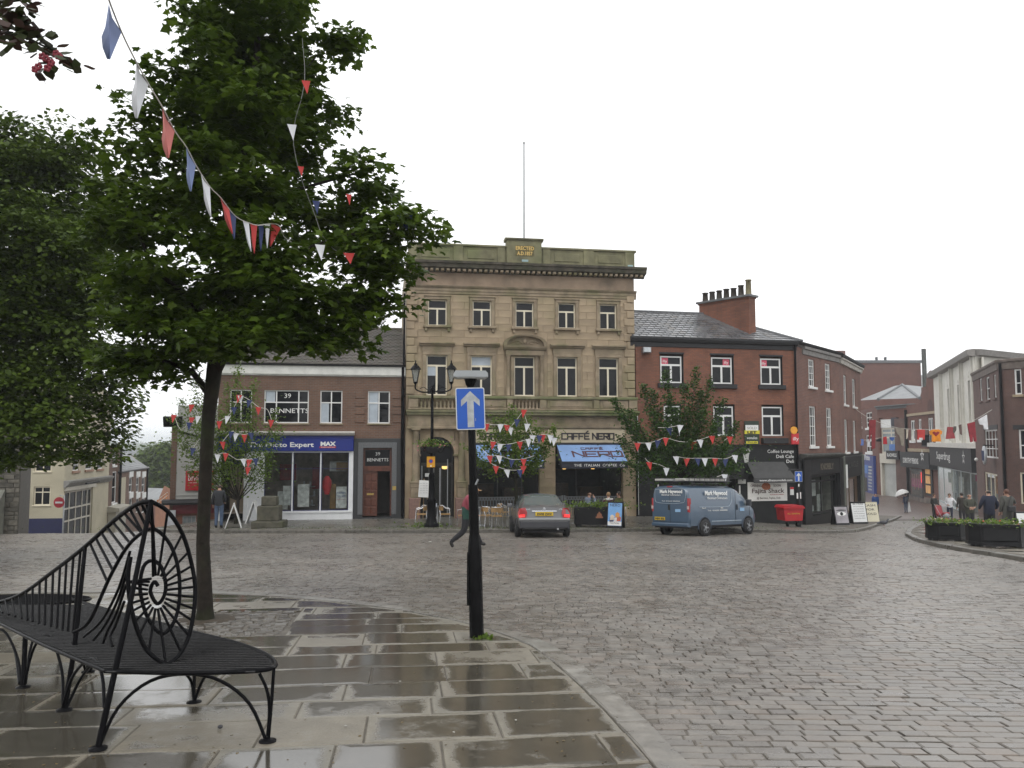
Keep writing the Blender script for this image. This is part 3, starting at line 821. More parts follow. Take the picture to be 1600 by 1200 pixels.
# balcony door-window with columns and a curved pediment
m = MB(); a, b = fl_w[2]
for cx_ in (a-.30, b+.30):
    m.lathe([(.10,0),(.10,.05),(.085,.08),(.08,.5),(.07,1.65),(.09,1.68),(.07,1.72),(.11,1.80),(.11,1.86)], 14, c=A.p(cx_, 3.70, .16))
A.done(m, 'column', STONED)
m = MB(); A.cbox(m, a-.42, b+.42, 5.56, 5.80, 0, .20, .02); A.prof(m, [(0,5.80),(.24,5.82),(.32,5.92),(.34,5.99),(0,6.02)], a-.52, b+.52)
cu, r_ = (a+b)/2, 1.32; n_ = 12
ar = [(cu + 1.02*math.cos(math.pi - math.pi*k/n_), 6.0 + .52*math.sin(math.pi*k/n_)**.8) for k in range(n_+1)]
for (p0, p1) in zip(ar, ar[1:]):
    def out(p, f): return (cu + (p[0]-cu)*f, 6.0 + (p[1]-6.0)*f)
    i0, i1 = out(p0, .86), out(p1, .86)
    m.add([A.p(*p0,.32), A.p(*p1,.32), A.p(*i1,.28), A.p(*i0,.28), A.p(*p0,0), A.p(*p1,0), A.p(*i1,0), A.p(*i0,0)], [(0,1,2,3),(0,4,5,1),(2,6,7,3)])
    m.add([A.p(*i0,.06), A.p(*i1,.06), A.p(i1[0],6.0,.06), A.p(i0[0],6.0,.06)], [(0,1,2,3)])
A.done(m, 'pediment', STONED)
m = MB()      # carved scrolls in the pediment
for sx in (-1, 1):
    m.tube([A.p(cu + sx*(.1+.55*t), 6.10 + .22*math.sin(t*2.6)*(1-t*.6), .09) for t in np.linspace(0,1,9)], .03, 6)
    m.tube([A.p(cu + sx*(.32 + .1*math.cos(t)), 6.17 + .07*math.sin(t), .09) for t in np.linspace(0,5.5,12)], .022, 6)
m.ball(A.p(cu, 6.22, .1), (.09,.06,.13)); A.done(m, 'carving', STONED)
# string courses, frieze and cornice
m = MB(); A.prof(m, [(0,8.33),(.04,8.36),(.04,8.48),(.07,8.49),(.07,8.60),(.13,8.66),(.16,8.72),(0,8.74)], -.05, WID+.10); A.done(m, 'architrave', STONED)
FRZ = M('stained_frieze', (.27,.20,.14), .8, .3, 1.2, .35, 25, tint=(.11,.085,.06,.8), tscale=.8)
m = MB(); A.box(m, 0, WID, 8.73, 9.36, -.2, .03); A.done(m, 'frieze', FRZ)
m = MB(); A.prof(m, [(0,9.33),(.10,9.36),(.10,9.42),(.36,9.50),(.42,9.52),(.46,9.66),(.52,9.70),(.54,9.80),(0,9.86)], -.02, WID+.50); A.done(m, 'cornice', STONEK)
b = MB(); b.cbox(-.07, .07, -.30, 0, -.09, .02, .02); dm = b.mesh('dentil', STONED)
x = .12
while x < WID + .3: link(dm, 'dentil', A.root, Matrix.Translation(A.p(x, 9.455, .06))); x += .2475
# parapet
m = MB(); A.box(m, .05, WID, 9.84, 10.58, -.35, .06); A.done(m, 'parapet', STONEG)
m = MB(); A.cbox(m, 0, WID+.10, 10.58, 10.68, -.40, .14, .02); A.done(m, 'coping', STONEG)
for (u0, u1) in ((2.1,2.56),(4.15,4.5),(6.3,6.65),(8.25,8.75),(10.28,WID+.02),(.06,.5)):
    m = MB(); A.cbox(m, u0, u1, 9.84, 10.62, .06, .12, .015); A.done(m, 'parapet_pier', STONEG)
for (u0, u1) in ((.65,1.95),(2.75,4.0),(6.85,8.05),(8.95,10.1)):
    m = MB(); A.cbox(m, u0, u1, 10.02, 10.42, .058, .09, .02); A.done(m, 'parapet_panel', STONEG)
m = MB(); A.cbox(m, 4.58, 6.22, 9.84, 10.94, -.3, .20, .02); A.prof(m, [(0,10.92),(.22,10.92),(.28,10.98),(.28,11.03),(0,11.07)], 4.5, 6.3); A.box(m, 4.5, 6.3, 10.92, 11.05, -.35, 0)
ped = A.done(m, 'pedestal', STONEG)
GOLD = M('gilded_lettering', (.62,.42,.12), .45, .1); 
m = MB(); A.box(m, 4.98, 5.86, 10.20, 10.68, .20, .212); A.done(m, 'plaque', M('dark_plaque', (.10,.085,.03), .7, .3, 8))
A.text('ERECTED', 5.42, 10.48, .17, GOLD, d=.22, w=.86, bold=.006); A.text('A.D.1857', 5.42, 10.235, .17, GOLD, d=.22, w=.72, bold=.006)
m = MB(); A.box(m, 5.28, 5.58, 9.93, 10.03, .20, .22); A.box(m, 10.4, 10.66, 9.9, 9.97, .12, .14); A.done(m, 'alarm_plate', M('pale_blue_plate', (.3,.42,.42), .5))
m = MB()
m.lathe([(.05,0),(.048,.6),(.04,2.6),(.03,4.6),(.055,4.62),(.055,4.68),(.0,4.75)], 10, c=A.p(5.43, 11.03, -.05)); A.done(m, 'flagpole', M('pale_pole_paint', (.42,.43,.44), .5, .1))
# balcony ledge and parapet at first floor
m = MB(); A.box(m, .05, WID, 2.80, 2.96, 0, .42); A.prof(m, [(0,2.80),(.30,2.82),(.40,2.90),(.48,2.93),(.48,3.02),(0,3.04)], .0, WID+.08); A.done(m, 'balcony_ledge', STONEG)
m = MB(); A.cbox(m, .1, WID+.02, 3.52, 3.66, .12, .44, .03); A.done(m, 'balcony_rail', STONEG)
m = MB(); A.cbox(m, .1, WID, 3.03, 3.11, .16, .42, .02); A.done(m, 'balcony_plinth', STONED)
bal = MB(); bal.lathe([(.055,0),(.055,.04),(.03,.07),(.062,.17),(.05,.24),(.03,.32),(.045,.36),(.055,.37),(.055,.41)], 10); balm = bal.mesh('baluster', STONED)
solid = [(.12,.56),(2.55,2.85),(2.85,4.55),(4.55,4.85),(6.08,6.4),(6.4,8.6),(8.6,8.9),(8.9,10.3),(10.3,WID)]
for (u0, u1) in solid:
    m = MB(); A.cbox(m, u0+.005, u1-.005, 3.11, 3.52, .20 if u1-u0 > .5 and u0 > 1 else .15, .36 if u1-u0 > .5 and u0 > 1 else .42, .03)
    if u1-u0 > 1: A.cbox(m, u0+.15, u1-.15, 3.19, 3.45, .36, .385, .02)
    A.done(m, 'balcony_pier' if u1-u0 < .5 else 'balcony_panel', STONED)
for (u0, u1) in ((.60,2.52),(4.88,6.05)):
    n_ = int((u1-u0)/.165)
    for k in range(n_): link(balm, 'baluster', A.root, Matrix.Translation(A.p(u0 + (k+.5)*(u1-u0)/n_, 3.11, .28)))
# entablature over the doorway and fascia
m = MB(); A.cbox(m, .10, 3.02, 2.22, 2.80, 0, .30, .02); A.prof(m, [(.30,2.16),(.36,2.18),(.36,2.26),(.30,2.28)], .06, 3.06); A.done(m, 'entablature', STONED)
m = MB(); A.cbox(m, 3.05, WID, 2.25, 2.80, 0, .10, .02); A.prof(m, [(0,2.20),(.14,2.22),(.16,2.30),(0,2.33)], 3.05, WID+.02); A.done(m, 'shop_entablature', STONED)
for cu_ in (.46, 2.52):
    m = MB()
    m.lathe([(.19,-.19),(.19,-.10),(.155,-.06),(.155,.2),(.15,1.0),(.125,1.95),(.145,1.98),(.12,2.02),(.15,2.10)], 16, c=A.p(cu_, 0, .17)); A.cbox(m, cu_-.2, cu_+.2, 2.10, 2.22, 0, .36, .02)
    c = A.done(m, 'column', STONED)
    m = MB(); A.cbox(m, cu_-.20, cu_+.20, -.90, -.20, 0, .38, .02); A.cbox(m, cu_-.25, cu_+.25, -.24, -.17, 0, .42, .02); A.cbox(m, cu_-.25, cu_+.25, -.46, -.20, 0, .40, .04); A.done(m, 'pedestal_block', STONED)
    m = MB(); A.cbox(m, cu_-.28, cu_+.22 if cu_ < 1 else cu_+.28, -2.2, -.90, 0, .42, .03); A.done(m, 'granite_plinth', PINKST)
# arch ring of voussoirs and imposts
for k in range(13):
    t0, t1 = math.pi*k/13 + .008, math.pi*(k+1)/13 - .008; m = MB()
    P = [(1.43+.78*math.cos(t0), 1.02+.80*math.sin(t0)), (1.43+1.0*math.cos(t0), 1.02+1.01*math.sin(t0)), (1.43+1.0*math.cos(t1), 1.02+1.01*math.sin(t1)), (1.43+.78*math.cos(t1), 1.02+.80*math.sin(t1))]
    d1 = .09 if k != 6 else .15
    m.add([A.p(*q, d1) for q in P] + [A.p(*q, 0) for q in P], [(0,1,2,3),(0,4,5,1),(1,5,6,2),(2,6,7,3),(3,7,4,0)]); A.done(m, 'voussoir', STONE)
m = MB()
for u0, u1 in ((.36,.70),(2.16,2.5)): A.cbox(m, u0, u1, .94, 1.04, -.3, .12, .02)
A.done(m, 'impost', STONED)
# doorway: dark lobby with glazed doors
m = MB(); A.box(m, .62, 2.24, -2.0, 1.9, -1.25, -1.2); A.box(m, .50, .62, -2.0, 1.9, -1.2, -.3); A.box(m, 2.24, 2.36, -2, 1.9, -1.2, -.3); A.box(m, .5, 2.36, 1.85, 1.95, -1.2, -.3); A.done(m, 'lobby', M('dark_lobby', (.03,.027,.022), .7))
dk = M('dark_door_frame', (.03,.028,.025), .4)
w = A.window(.68, 2.2, -1.78, .55, cols=(.28,.64), rows=(), d=-.62, fw=.07, mw=.07, fmat=dk, gmat=GLASSC, name='door')
m = MB(); A.box(m, 1.58, 1.63, -1.7, .4, -.60, -.57); A.box(m, 1.93, 1.97, -1.7, .8, -.60, -.57); A.box(m, .76, .80, -.9, .5, -.6, -.57); A.done(m, 'door_pull', GREYM, w)
A.window(.68, 2.2, .58, 1.80, cols=(), d=-.62, fw=.05, fmat=dk, name='fanlight')
m = MB(); A.box(m, .92, 1.18, .0, .16, -.6, -.585); A.box(m, 1.3, 1.33, .05, .38, -.6, -.585); A.done(m, 'door_notice', WHITE)
m = MB(); m.ball(A.p(1.83, .42, -.75), (.16,.1,.09)); A.done(m, 'hall_lamp', M('lamp_glow', (1,.62,.2), .5, 0, emit=1.6))
# the two shop windows with their rooms
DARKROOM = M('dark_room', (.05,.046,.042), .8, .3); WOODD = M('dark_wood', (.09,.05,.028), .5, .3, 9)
for k, (u0, u1, v0, v1, _) in enumerate(SHOPH):
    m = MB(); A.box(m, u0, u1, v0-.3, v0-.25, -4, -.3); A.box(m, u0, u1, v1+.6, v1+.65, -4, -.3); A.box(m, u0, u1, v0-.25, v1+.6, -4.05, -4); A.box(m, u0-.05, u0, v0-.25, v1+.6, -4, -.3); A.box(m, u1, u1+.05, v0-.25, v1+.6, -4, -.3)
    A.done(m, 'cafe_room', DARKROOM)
    A.window(u0, u1, v0, v1, cols=(.36,.74) if k == 0 else (.33,), rows=(.12,), d=-.28, fw=.06, mw=.045, fmat=dk, gmat=GLASSC, name='shop_window')
    m = MB(); A.box(m, u0+.3, u0+1.2, v0-.25, v0+.9, -3.2, -2.6); A.box(m, u0+1.6, u1-.4, v0+.0, v0+.75, -2.4, -1.9); A.box(m, u0+.6, u1-.7, v0+1.5, v0+1.56, -3.95, -3.6)
    A.done(m, 'cafe_counter', WOODD)
    for q in ((.3,.72) if k == 0 else (.22,.66)):
        m = MB(); uu = u0+(u1-u0)*q; m.tube([A.p(uu, v1+.6, -1.3), A.p(uu, v1-1.02, -1.3)], .008, 5); m.lathe([(.03,.16),(.06,.13),(.085,0),(.07,-.02)], 12, c=A.p(uu, v1-1.2, -1.3), mi=1)
        A.done(m, 'pendant_lamp', [BLACKM, M('pendant_glow', (1,.55,.16), .5, 0, emit=1.3)])
# signboards and lettering
SIGNC = M('cream_signboard', (.47,.40,.28), .6, .06)
for k, (u0, u1) in enumerate(((3.14,6.14),(6.52,10.2))):
    m = MB(); A.cbox(m, u0, u1, 1.54, 2.18, 0, .08, .02); A.done(m, 'signboard', SIGNC)
    Wl = .205; o, tw = strokes(A, "CAFFÉ NERO", 3.36 if k == 0 else 7.17, 1.72, .255, .065, LETTERB, .09, W=Wl, t=.235)
# awnings
AWN = M('pale_blue_canvas', (.19,.31,.55), .75, .12, 1.5); NAVY = M('navy_canvas', (.02,.022,.035), .7, .2); BROWNL = M('brown_lettering', (.085,.035,.04), .6, .05)
for k, (u0, u1) in enumerate(((3.17,6.1),(6.93,9.95))):
    t, bq, pr = 1.47, .70, 1.15
    aw = MB()
    ns = 8
    for i in range(ns):
        f0, f1 = i/ns, (i+1)/ns; sag = lambda f: -.02*math.sin(math.pi*f)
        aw.add([A.p(u0, t+(bq-t)*f0+sag(f0), .06+pr*f0), A.p(u1, t+(bq-t)*f0+sag(f0), .06+pr*f0), A.p(u1, t+(bq-t)*f1+sag(f1), .06+pr*f1), A.p(u0, t+(bq-t)*f1+sag(f1), .06+pr*f1)], [(3,2,1,0)], 0, True)
    canvas = A.done(aw, 'awning', AWN)
    v_ = MB()
    A.box(v_, u0-.02, u1+.02, bq-.30, bq-.02, .06+pr, .06+pr+.012); A.box(v_, u0-.02, u1+.03, bq-.06, bq+.015, .0+pr, .085+pr)
    A.box(v_, u0, u1, t-.02, t+.05, .02, .10)
    vo = A.done(v_, 'valance', NAVY, canvas)
    for uu in (u0, u1): sd = MB(); sd.add([A.p(uu, t, .06), A.p(uu, bq, .06+pr), A.p(uu, bq-.28, .06+pr), A.p(uu, bq-.28, .06+pr*.7), A.p(uu, t-.5, .06)], [(0,1,2,3,4)] if uu == u0 else [(4,3,2,1,0)]); A.done(sd, 'awning_cheek', NAVY, canvas)
    ar_ = MB()
    for uu in (u0+.1, u1-.1): ar_.tube([A.p(uu, .55, .05), A.p(uu, bq-.05, pr)], .015, 6)
    A.done(ar_, 'awning_arm', GREYM, canvas)
    sl_ = math.hypot(t-bq, pr)
    def pl(p, q, u0=u0, u1=u1, t=t, bq=bq, pr=pr, sl_=sl_):
        f = 1 - p[1]/sl_; n_ = ((t-bq)/sl_, pr/sl_)
        return A.p(p[0], t+(bq-t)*f - .02*math.sin(math.pi*f) + n_[1]*(q+.006), .06+pr*f + n_[0]*(q+.006))
    strokes(A, "CAFFÉ", u0+1.08, .98, .13, .055, BROWNL, 0, plane=pl, parent=canvas, W=.16)
    strokes(A, "NERO", u0+.62, .42, .40, .10, BROWNL, 0, plane=pl, parent=canvas, W=.50, t=.19)
    A.text('THE  ITALIAN  COFFEE  Co', (u0+u1)/2+.2, bq-.215, .115, LETTERW, d=.06+pr+.016, w=2.35, parent=canvas)
# rainwater pipes on both flanks
for uu, ls in ((-.10, [(8.3,.1),(3.9,.1),(3.6,.12),(-1.9,.12)]), (WID+.02, [(2.75,.15),(-1.9,.15)])):
    m = MB(); m.tube([A.p(uu, v_, d_) for v_, d_ in ls], .045, 8)
    for v_, d_ in ls[1:]: m.lathe([(.065,0),(.065,.1)], 8, c=A.p(uu, v_, d_))
    A.done(m, 'drainpipe', IRON)

# ------------------------------------------------------------------ the brick photo shop
BRB = brick_mat('brown_brick', (.165,.083,.052), (.120,.062,.042), (.15,.125,.10), soot=.25)
TILE = M('brown_roof_tile', (.085,.072,.060), .6, .3, 3, rnd=.3, tint=(.055,.06,.03,.5), tscale=.7)
B = Face('photo_shop_building', 'two storey brown brick building with blue shop sign and stone tiled roof', 'building', -4.80, 35.99, 9.5, -1.84)
BW = [(-7.57,-6.64),(-6.13,-4.23),(-3.74,-2.78),(-1.66,-.69)]
U0 = -8.05
B.wall(U0, -.02, 1.74, 4.56, [(a,b,2.41,3.86) for a,b in BW], BRB, reveal=.12)
B.wall(-2.24, -.02, -2.4, 1.74, [(-1.84,-.58,-1.75,1.32,.35)], M('dark_granite', (.032,.034,.036), .35, .25, 30), name='granite_front')
m = MB(); m.box(U0, -.02, .35, 8.6, 1.80+1.84, 4.56+1.84); m.box(U0, U0+.1, .02, 8.6, -.4, 1.79+1.84); m.box(-.2, -.02, .02, 8.6, -.4, 1.79+1.84); m.box(U0+.1, -.2, 8.3, 8.6, -.4, 1.79+1.84); B.done(m, 'body_wall', BRB)
for k, (a, b) in enumerate(BW):
    B.window(a, b, 2.41, 3.86, cols=(.5,) if k != 1 else (.27,.77), rows=(.63,), fw=.05, mw=.05, d=-.07, sill=(.07,.06,.04), smat=STONED)
BL = M('pale_blind_and_reflection', (.40,.45,.50), .8, .1)
for (a, b, v0, v1) in ((-6.06,-5.68,3.35,3.8),(-1.6,-1.22,2.46,3.8),(-3.69,-3.36,2.46,3.3)):
    m = MB(); B.box(m, a, b, v0, v1, -.088, -.0865); B.done(m, 'blind_and_reflection', BL)
B.text('BENNETTS', -5.06, 2.86, .20, LETTERW, d=-.085, w=1.62); B.text('39', -5.15, 3.52, .20, LETTERW, d=-.085, w=.28)
# rusticated brick strips round the right-hand window
for k in range(4):
    v = 2.45 + k*.36
    for (a, b) in ((-2.22,-1.80),(-.56,-.1)):
        m = MB(); B.cbox(m, a, b, v, v+.30, 0, .035, .01); B.done(m, 'brick_band', BRB)
m = MB(); B.box(m, U0, -.02, 4.50, 4.56, 0, .05); B.box(m, U0-.05, -.02, 4.56, 4.97, 0, .12); B.done(m, 'eaves_board', M('eaves_white', (.62,.62,.58), .6, .1))
m = MB(); B.prof(m, [(.05,4.93),(.22,4.95),(.24,5.03),(.05,5.04)], U0-.1, -.02); B.done(m, 'gutter', BLACK)
# roof of small stone tiles: each course its own step; the tiles themselves are pieces of the covering
def slate_roof(face, name, quad, nrow, tw, mat, under, th=.012, jit=.006, parent=None):
    """quad = (bl, br, tr, tl) world-local points; tiles laid in bonded courses"""
    bl, br, tr, tl = [Vector(q) for q in quad]
    base = MB(); base.add([bl, br, tr, tl], [(0,1,2,3)]); ro = face.done(base, name, under, parent)
    nrm = (br-bl).cross(tl-bl).normalized(); V = []; F = []; A_ = []
    r = random.Random(len(name)*7 + nrow)
    for i in range(nrow):
        f0, f1 = i/nrow, min(1, (i+1.25)/nrow)
        a0, b0 = bl.lerp(tl, f0), br.lerp(tr, f0); a1, b1 = bl.lerp(tl, f1), br.lerp(tr, f1)
        L = (b0-a0).length; n_ = max(2, int(L/tw)); x = -(i % 2)*.5
        while x < n_:
            s0, s1 = max(0, x/n_), min(1, (x+1)/n_); x += 1
            if s1-s0 < .1/n_: continue
            g = .06/n_; k = len(V); z0 = nrm*(.02 + th + r.uniform(0, jit)); z1 = nrm*.006
            p0, p1 = a0.lerp(b0, s0+g) , a0.lerp(b0, s1-g); q0, q1 = a1.lerp(b1, s0+g), a1.lerp(b1, s1-g)
            dd = (a0-a1).normalized()*r.uniform(-.01,.012)
            V += [p0+z0+dd, p1+z0+dd, q1+z1, q0+z1, p0+dd*1+nrm*.002, p1+dd+nrm*.002]; F += [(k,k+1,k+2,k+3),(k+4,k+5,k+1,k)]; A_ += [r.random()]*6
    me = np_mesh('roof_tiles', np.array([tuple(v) for v in V]), np.array(F), 4, mat, attr=A_)
    o = link(me, 'roof_tiles', ro); o['kind'] = 'stuff'; return ro
def attr_mat(name, cols, rough, rv=.1, spec=.5):
    m = bpy.data.materials.new(name); m.use_nodes = True; MATS[name] = m
    n, l = m.node_tree.nodes, m.node_tree.links; b = n['Principled BSDF']; b.inputs['Roughness'].default_value = rough; b.inputs['Specular IOR Level'].default_value = spec
    a = n.new('ShaderNodeAttribute'); a.attribute_name = 'rnd'; r = n.new('ShaderNodeValToRGB'); l.new(a.outputs['Fac'], r.inputs[0])
    el = r.color_ramp.elements; el[0].color = (*cols[0], 1); el[1].color = (*cols[-1], 1)
    for i, c in enumerate(cols[1:-1]): e_ = el.new((i+1)/(len(cols)-1)); e_.color = (*c, 1)
    tc = n.new('ShaderNodeTexCoord'); no = n.new('ShaderNodeTexNoise'); no.inputs['Scale'].default_value = .9; no.inputs['Detail'].default_value = 6
    l.new(tc.outputs['Object'], no.inputs['Vector']); mr = n.new('ShaderNodeMapRange'); mr.inputs['From Min'].default_value = .3; mr.inputs['From Max'].default_value = .7; mr.inputs['To Min'].default_value = .7; mr.inputs['To Max'].default_value = 1.3
    l.new(no.outputs['Fac'], mr.inputs['Value']); sc = n.new('ShaderNodeVectorMath'); sc.operation = 'SCALE'; l.new(r.outputs[0], sc.inputs[0]); l.new(mr.outputs[0], sc.inputs['Scale']); l.new(sc.outputs[0], b.inputs['Base Color'])
    return m
TILEA = attr_mat('stone_tile', [(.075,.066,.055),(.095,.082,.068),(.065,.060,.052),(.085,.070,.055),(.06,.062,.042)], .55)
SLATEA = attr_mat('wet_slate', [(.10,.103,.11),(.15,.153,.16),(.115,.115,.12),(.18,.18,.185),(.12,.11,.10)], .22)
def lp(face, u, v, d): return Vector(face.p(u, v, d))
slate_roof(B, 'roof', (lp(B,U0-.1,4.98,.2), lp(B,-.05,4.98,.2), lp(B,-.05,7.16,-3.6), lp(B,U0-.1,7.16,-3.6)), 26, .24, TILEA, TILE)
m = MB(); m.add([B.p(U0-.1,7.15,-3.6), B.p(-.05,7.15,-3.6), B.p(-.05,5,-8), B.p(U0-.1,5,-8)], [(0,1,2,3)]); m.tube([B.p(U0-.1,7.16,-3.6), B.p(-.05,7.16,-3.6)], .09, 6); B.done(m, 'ridge', TILE)
m = MB(); m.add([B.p(U0,4.5,0), B.p(U0,4.5,-8.2), B.p(U0,7.1,-3.6)], [(2,1,0)]); B.done(m, 'gable_wall', BRB)
m = MB(); m.tube([B.p(-.14,4.95,.12), B.p(-.14,1.5,.08), B.p(-.10,-1.7,.08)], .05, 8); m.tube([B.p(-.02,.6,.06), B.p(-.02,-1.6,.06)], .02, 6); B.done(m, 'drainpipe', IRON)
# shopfront
SIGNB = M('blue_signboard', (.008,.022,.20), .35, .06); WH2 = M('shopfront_white', (.70,.71,.72), .4, .06)
m = MB(); B.prof(m, [(0,1.86),(.25,1.88),(.30,1.94),(.34,1.97),(.34,2.03),(0,2.06)], U0+.02, -2.22); B.done(m, 'shop_cornice', M('pale_stone_paint', (.52,.50,.46), .6, .1))
m = MB(); B.cbox(m, U0+.02, -2.26, 1.18, 1.76, 0, .16, .02); B.box(m, U0+.02, -2.26, 1.76, 1.86, 0, .1); fas = B.done(m, 'signboard', SIGNB)
B.text('The Photo Expert', -5.35, 1.37, .20, LETTERW, d=.165, w=2.75, bold=.006)
MAXR = M('max_red', (.5,.02,.03), .4)
m = MB(); B.box(m, -3.72, -3.02, 1.32, 1.385, .16, .17); B.done(m, 'logo_band', MAXR); B.text('MAX', -3.37, 1.42, .17, LETTERW, d=.165, w=.66, bold=.012); B.text('SPIELMANN', -3.37, 1.335, .04, LETTERW, d=.175, w=.6)
wins = [(-6.05,-4.90),(-4.84,-3.70),(-3.64,-2.46)]
m = MB()
for (u0, u1) in ((U0+.02,-7.85),(-6.84,-6.06),(-4.90,-4.84),(-3.70,-3.64),(-2.46,-2.26)): B.cbox(m, u0, u1, -1.9, 1.18, -.12, .06 if u1-u0 > .3 else .03, .012)
B.cbox(m, -6.9, -6.70, -1.9, 1.18, .06, .10, .02)
B.cbox(m, -6.06, -2.27, -1.86, -1.44, -.2, .10, .02); B.box(m, -6.06, -2.27, -1.50, -1.42, -.2, .14); B.box(m, -6.06, -2.26, 1.12, 1.18, -.12, .02)
B.done(m, 'shopfront', WH2)
NAVYF = M('navy_frame', (.012,.016,.09), .4)
for k, (u0, u1) in enumerate(wins):
    B.window(u0, u1, -1.42, 1.12, rows=(.72,), d=-.06, fw=.03, mw=.02, fmat=NAVYF, gmat=GLASSC, name='shop_window')
m = MB(); B.box(m, U0+.1, -2.3, -1.5, -1.46, -3, -.14); B.box(m, U0+.1, -2.3, -1.5, 1.3, -3.05, -3); B.box(m, U0+.1, -2.3, 1.2, 1.3, -3, -.14); B.box(m, -2.34, -2.3, -1.5, 1.3, -3, -.14); B.done(m, 'shop_room', M('shop_room', (.30,.25,.21), .8, .3))  # room colour brightened to stand in for shop lights, none built here
m = MB(); B.box(m, -5.7, -4.95, -.2, .55, -2.6, -2.5); B.box(m, -4.2, -3.75, -.6, .4, -2.4, -2.3); B.done(m, 'red_display', M('display_red', (.28,.03,.03), .7, .3))
m = MB()
for (a, b, c, e, d0) in ((-5.55,-5.1,-1.4,-.6,-.6),(-5.3,-4.95,-1.2,-.35,-.45),(-4.7,-4.2,-1.3,-.3,-.7),(-3.0,-2.55,-1.35,-.4,-.35),(-3.35,-2.6,.25,.7,-1.2)): B.box(m, a, b, c, e, d0-.05, d0)
B.done(m, 'poster', M('poster_white', (.66,.68,.66), .6, .35, 6))
m = MB(); B.box(m, -3.05, -2.5, .30, .66, -1.1, -1.08); B.box(m, -3.3,-3.05,-1.4,-.3,-.9,-.8); B.done(m, 'display_board', M('ochre_board', (.32,.19,.06), .6, .2))
B.text('POSTERS', -2.78, -.72, .09, M('poster_blue', (.03,.08,.3), .5), d=-.34, w=.38); B.text('YOU SIZE', -2.78, -.86, .08, M('poster_blue', (.03,.08,.3), .5), d=-.34, w=.36); B.text('FROM AS LITTLE', -2.78, -.98, .03, MAXR, d=-.34, w=.36)
m = MB()
for k in range(4):
    for j in range(3): B.box(m, -4.78+.02*k, -4.0, -1.3+j*.42, -1.26+j*.42, -1.6, -1.2)
for k in range(8): B.box(m, -4.7+.09*k, -4.66+.09*k+.03, -1.26+.42*(k % 3), -1.05+.42*(k % 3), -1.5, -1.35, 0)
B.done(m, 'display_shelf', M('display_grey', (.33,.35,.36), .4, .3, 9))
m = MB(); m.lathe([(.10,0),(.19,.3),(.2,.6),(.1,.78),(.07,.82)], 12, c=B.p(-3.42, -.75, -.55)); B.done(m, 'red_coat_display', M('display_coat', (.6,.03,.04), .7, .2))
# shop entrance: deep lobby with a brown screen
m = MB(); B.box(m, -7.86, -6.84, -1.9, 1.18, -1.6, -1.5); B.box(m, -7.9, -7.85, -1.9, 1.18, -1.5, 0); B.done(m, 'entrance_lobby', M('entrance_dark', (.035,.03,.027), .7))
m = MB(); B.cbox(m, -7.55, -6.92, -1.55, .42, -.5, -.45, .01); B.box(m, -7.62, -6.86, .42, .5, -.5, -.43); B.done(m, 'screen_door', M('tan_board', (.26,.20,.14), .6, .12))
m = MB(); B.box(m, -7.82, -6.86, .62, 1.15, -.3, -.25); B.done(m, 'transom', NAVYF)
# right-hand doorway in grey stone
m = MB(); GREYST = M('grey_stone', (.11,.115,.12), .5, .2, 20)
B.cbox(m, -2.06, -1.84, -1.62, 1.56, 0, .05, .01); B.cbox(m, -.58, -.36, -1.62, 1.56, 0, .05, .01); B.cbox(m, -1.84, -.58, 1.32, 1.56, 0, .05, .01); B.done(m, 'door_surround', GREYST)
MAHOG = M('mahogany', (.105,.032,.017), .35, .3, 8)
m = MB(); B.box(m, -1.84, -1.78, -1.7, 1.32, -.3, -.2); B.box(m, -.64, -.58, -1.7, 1.32, -.3, -.2); B.box(m, -1.78, -.64, 1.26, 1.32, -.3, -.2); B.box(m, -1.78, -.64, .28, .48, -.3, -.2); B.done(m, 'door_frame', MAHOG)
m = MB(); B.box(m, -1.78, -1.20, -1.7, .28, -.34, -.28); dr = B.done(m, 'door', MAHOG)
for k in range(5):
    for c_ in (0, 1):
        m = MB(); a = -1.74 + c_*.265; B.cbox(m, a, a+.24, -1.62+.37*k, -1.62+.37*k+.30, -.28, -.262, .02); B.done(m, 'door_panel', MAHOG, dr)
m = MB(); B.box(m, -1.66, -1.36, -.78, -.70, -.262, -.25); B.done(m, 'letter_plate', M('brass', (.5,.36,.12), .35, metal=1), dr)
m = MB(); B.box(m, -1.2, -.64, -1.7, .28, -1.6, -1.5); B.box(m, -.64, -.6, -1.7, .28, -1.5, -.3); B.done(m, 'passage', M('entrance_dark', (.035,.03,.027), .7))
B.window(-1.78, -.64, .48, 1.26, d=-.24, fw=.03, fmat=MAHOG, name='transom_window'); B.text('39', -1.2, .98, .15, LETTERW, d=-.25, w=.2); B.text('BENNETTS', -1.2, .72, .14, LETTERW, d=-.25, w=.94)
m = MB(); B.box(m, -.54, -.38, -.55, -.38, .05, .07); B.done(m, 'brass_plate', MATS['brass'])
# ------------------------------------------------------------------ the red brick corner building
BRR = brick_mat('orange_brick', (.225,.084,.047), (.160,.061,.039), (.11,.07,.05), soot=.35, mort=.008)
BRD = brick_mat('dull_red_brick', (.180,.070,.046), (.130,.054,.040), (.17,.13,.11), soot=.3)
SLB = M('slate_base', (.07,.072,.078), .4, .2)
C = Face('corner_building', 'red brick corner building with slate roof, tall chimney and black shopfronts', 'building', 5.83, 37.68, 12.4, -2.3)
CL = 8.43
CW1 = [(1.23,2.45),(3.86,5.08),(6.48,7.70)]; CW0 = [(1.4,2.3),(3.95,5.08),(6.52,7.69)]
C.wall(.02, CL, 1.46, 6.14, [(a,b,4.38,5.78) for a,b in CW1] + [(a,b,1.86,3.40) for a,b in CW0], BRR, reveal=.16, rmat=BLACKM)
DELI = M('deli_black', (.012,.0125,.013), .5, .25, 3, spec=.25)
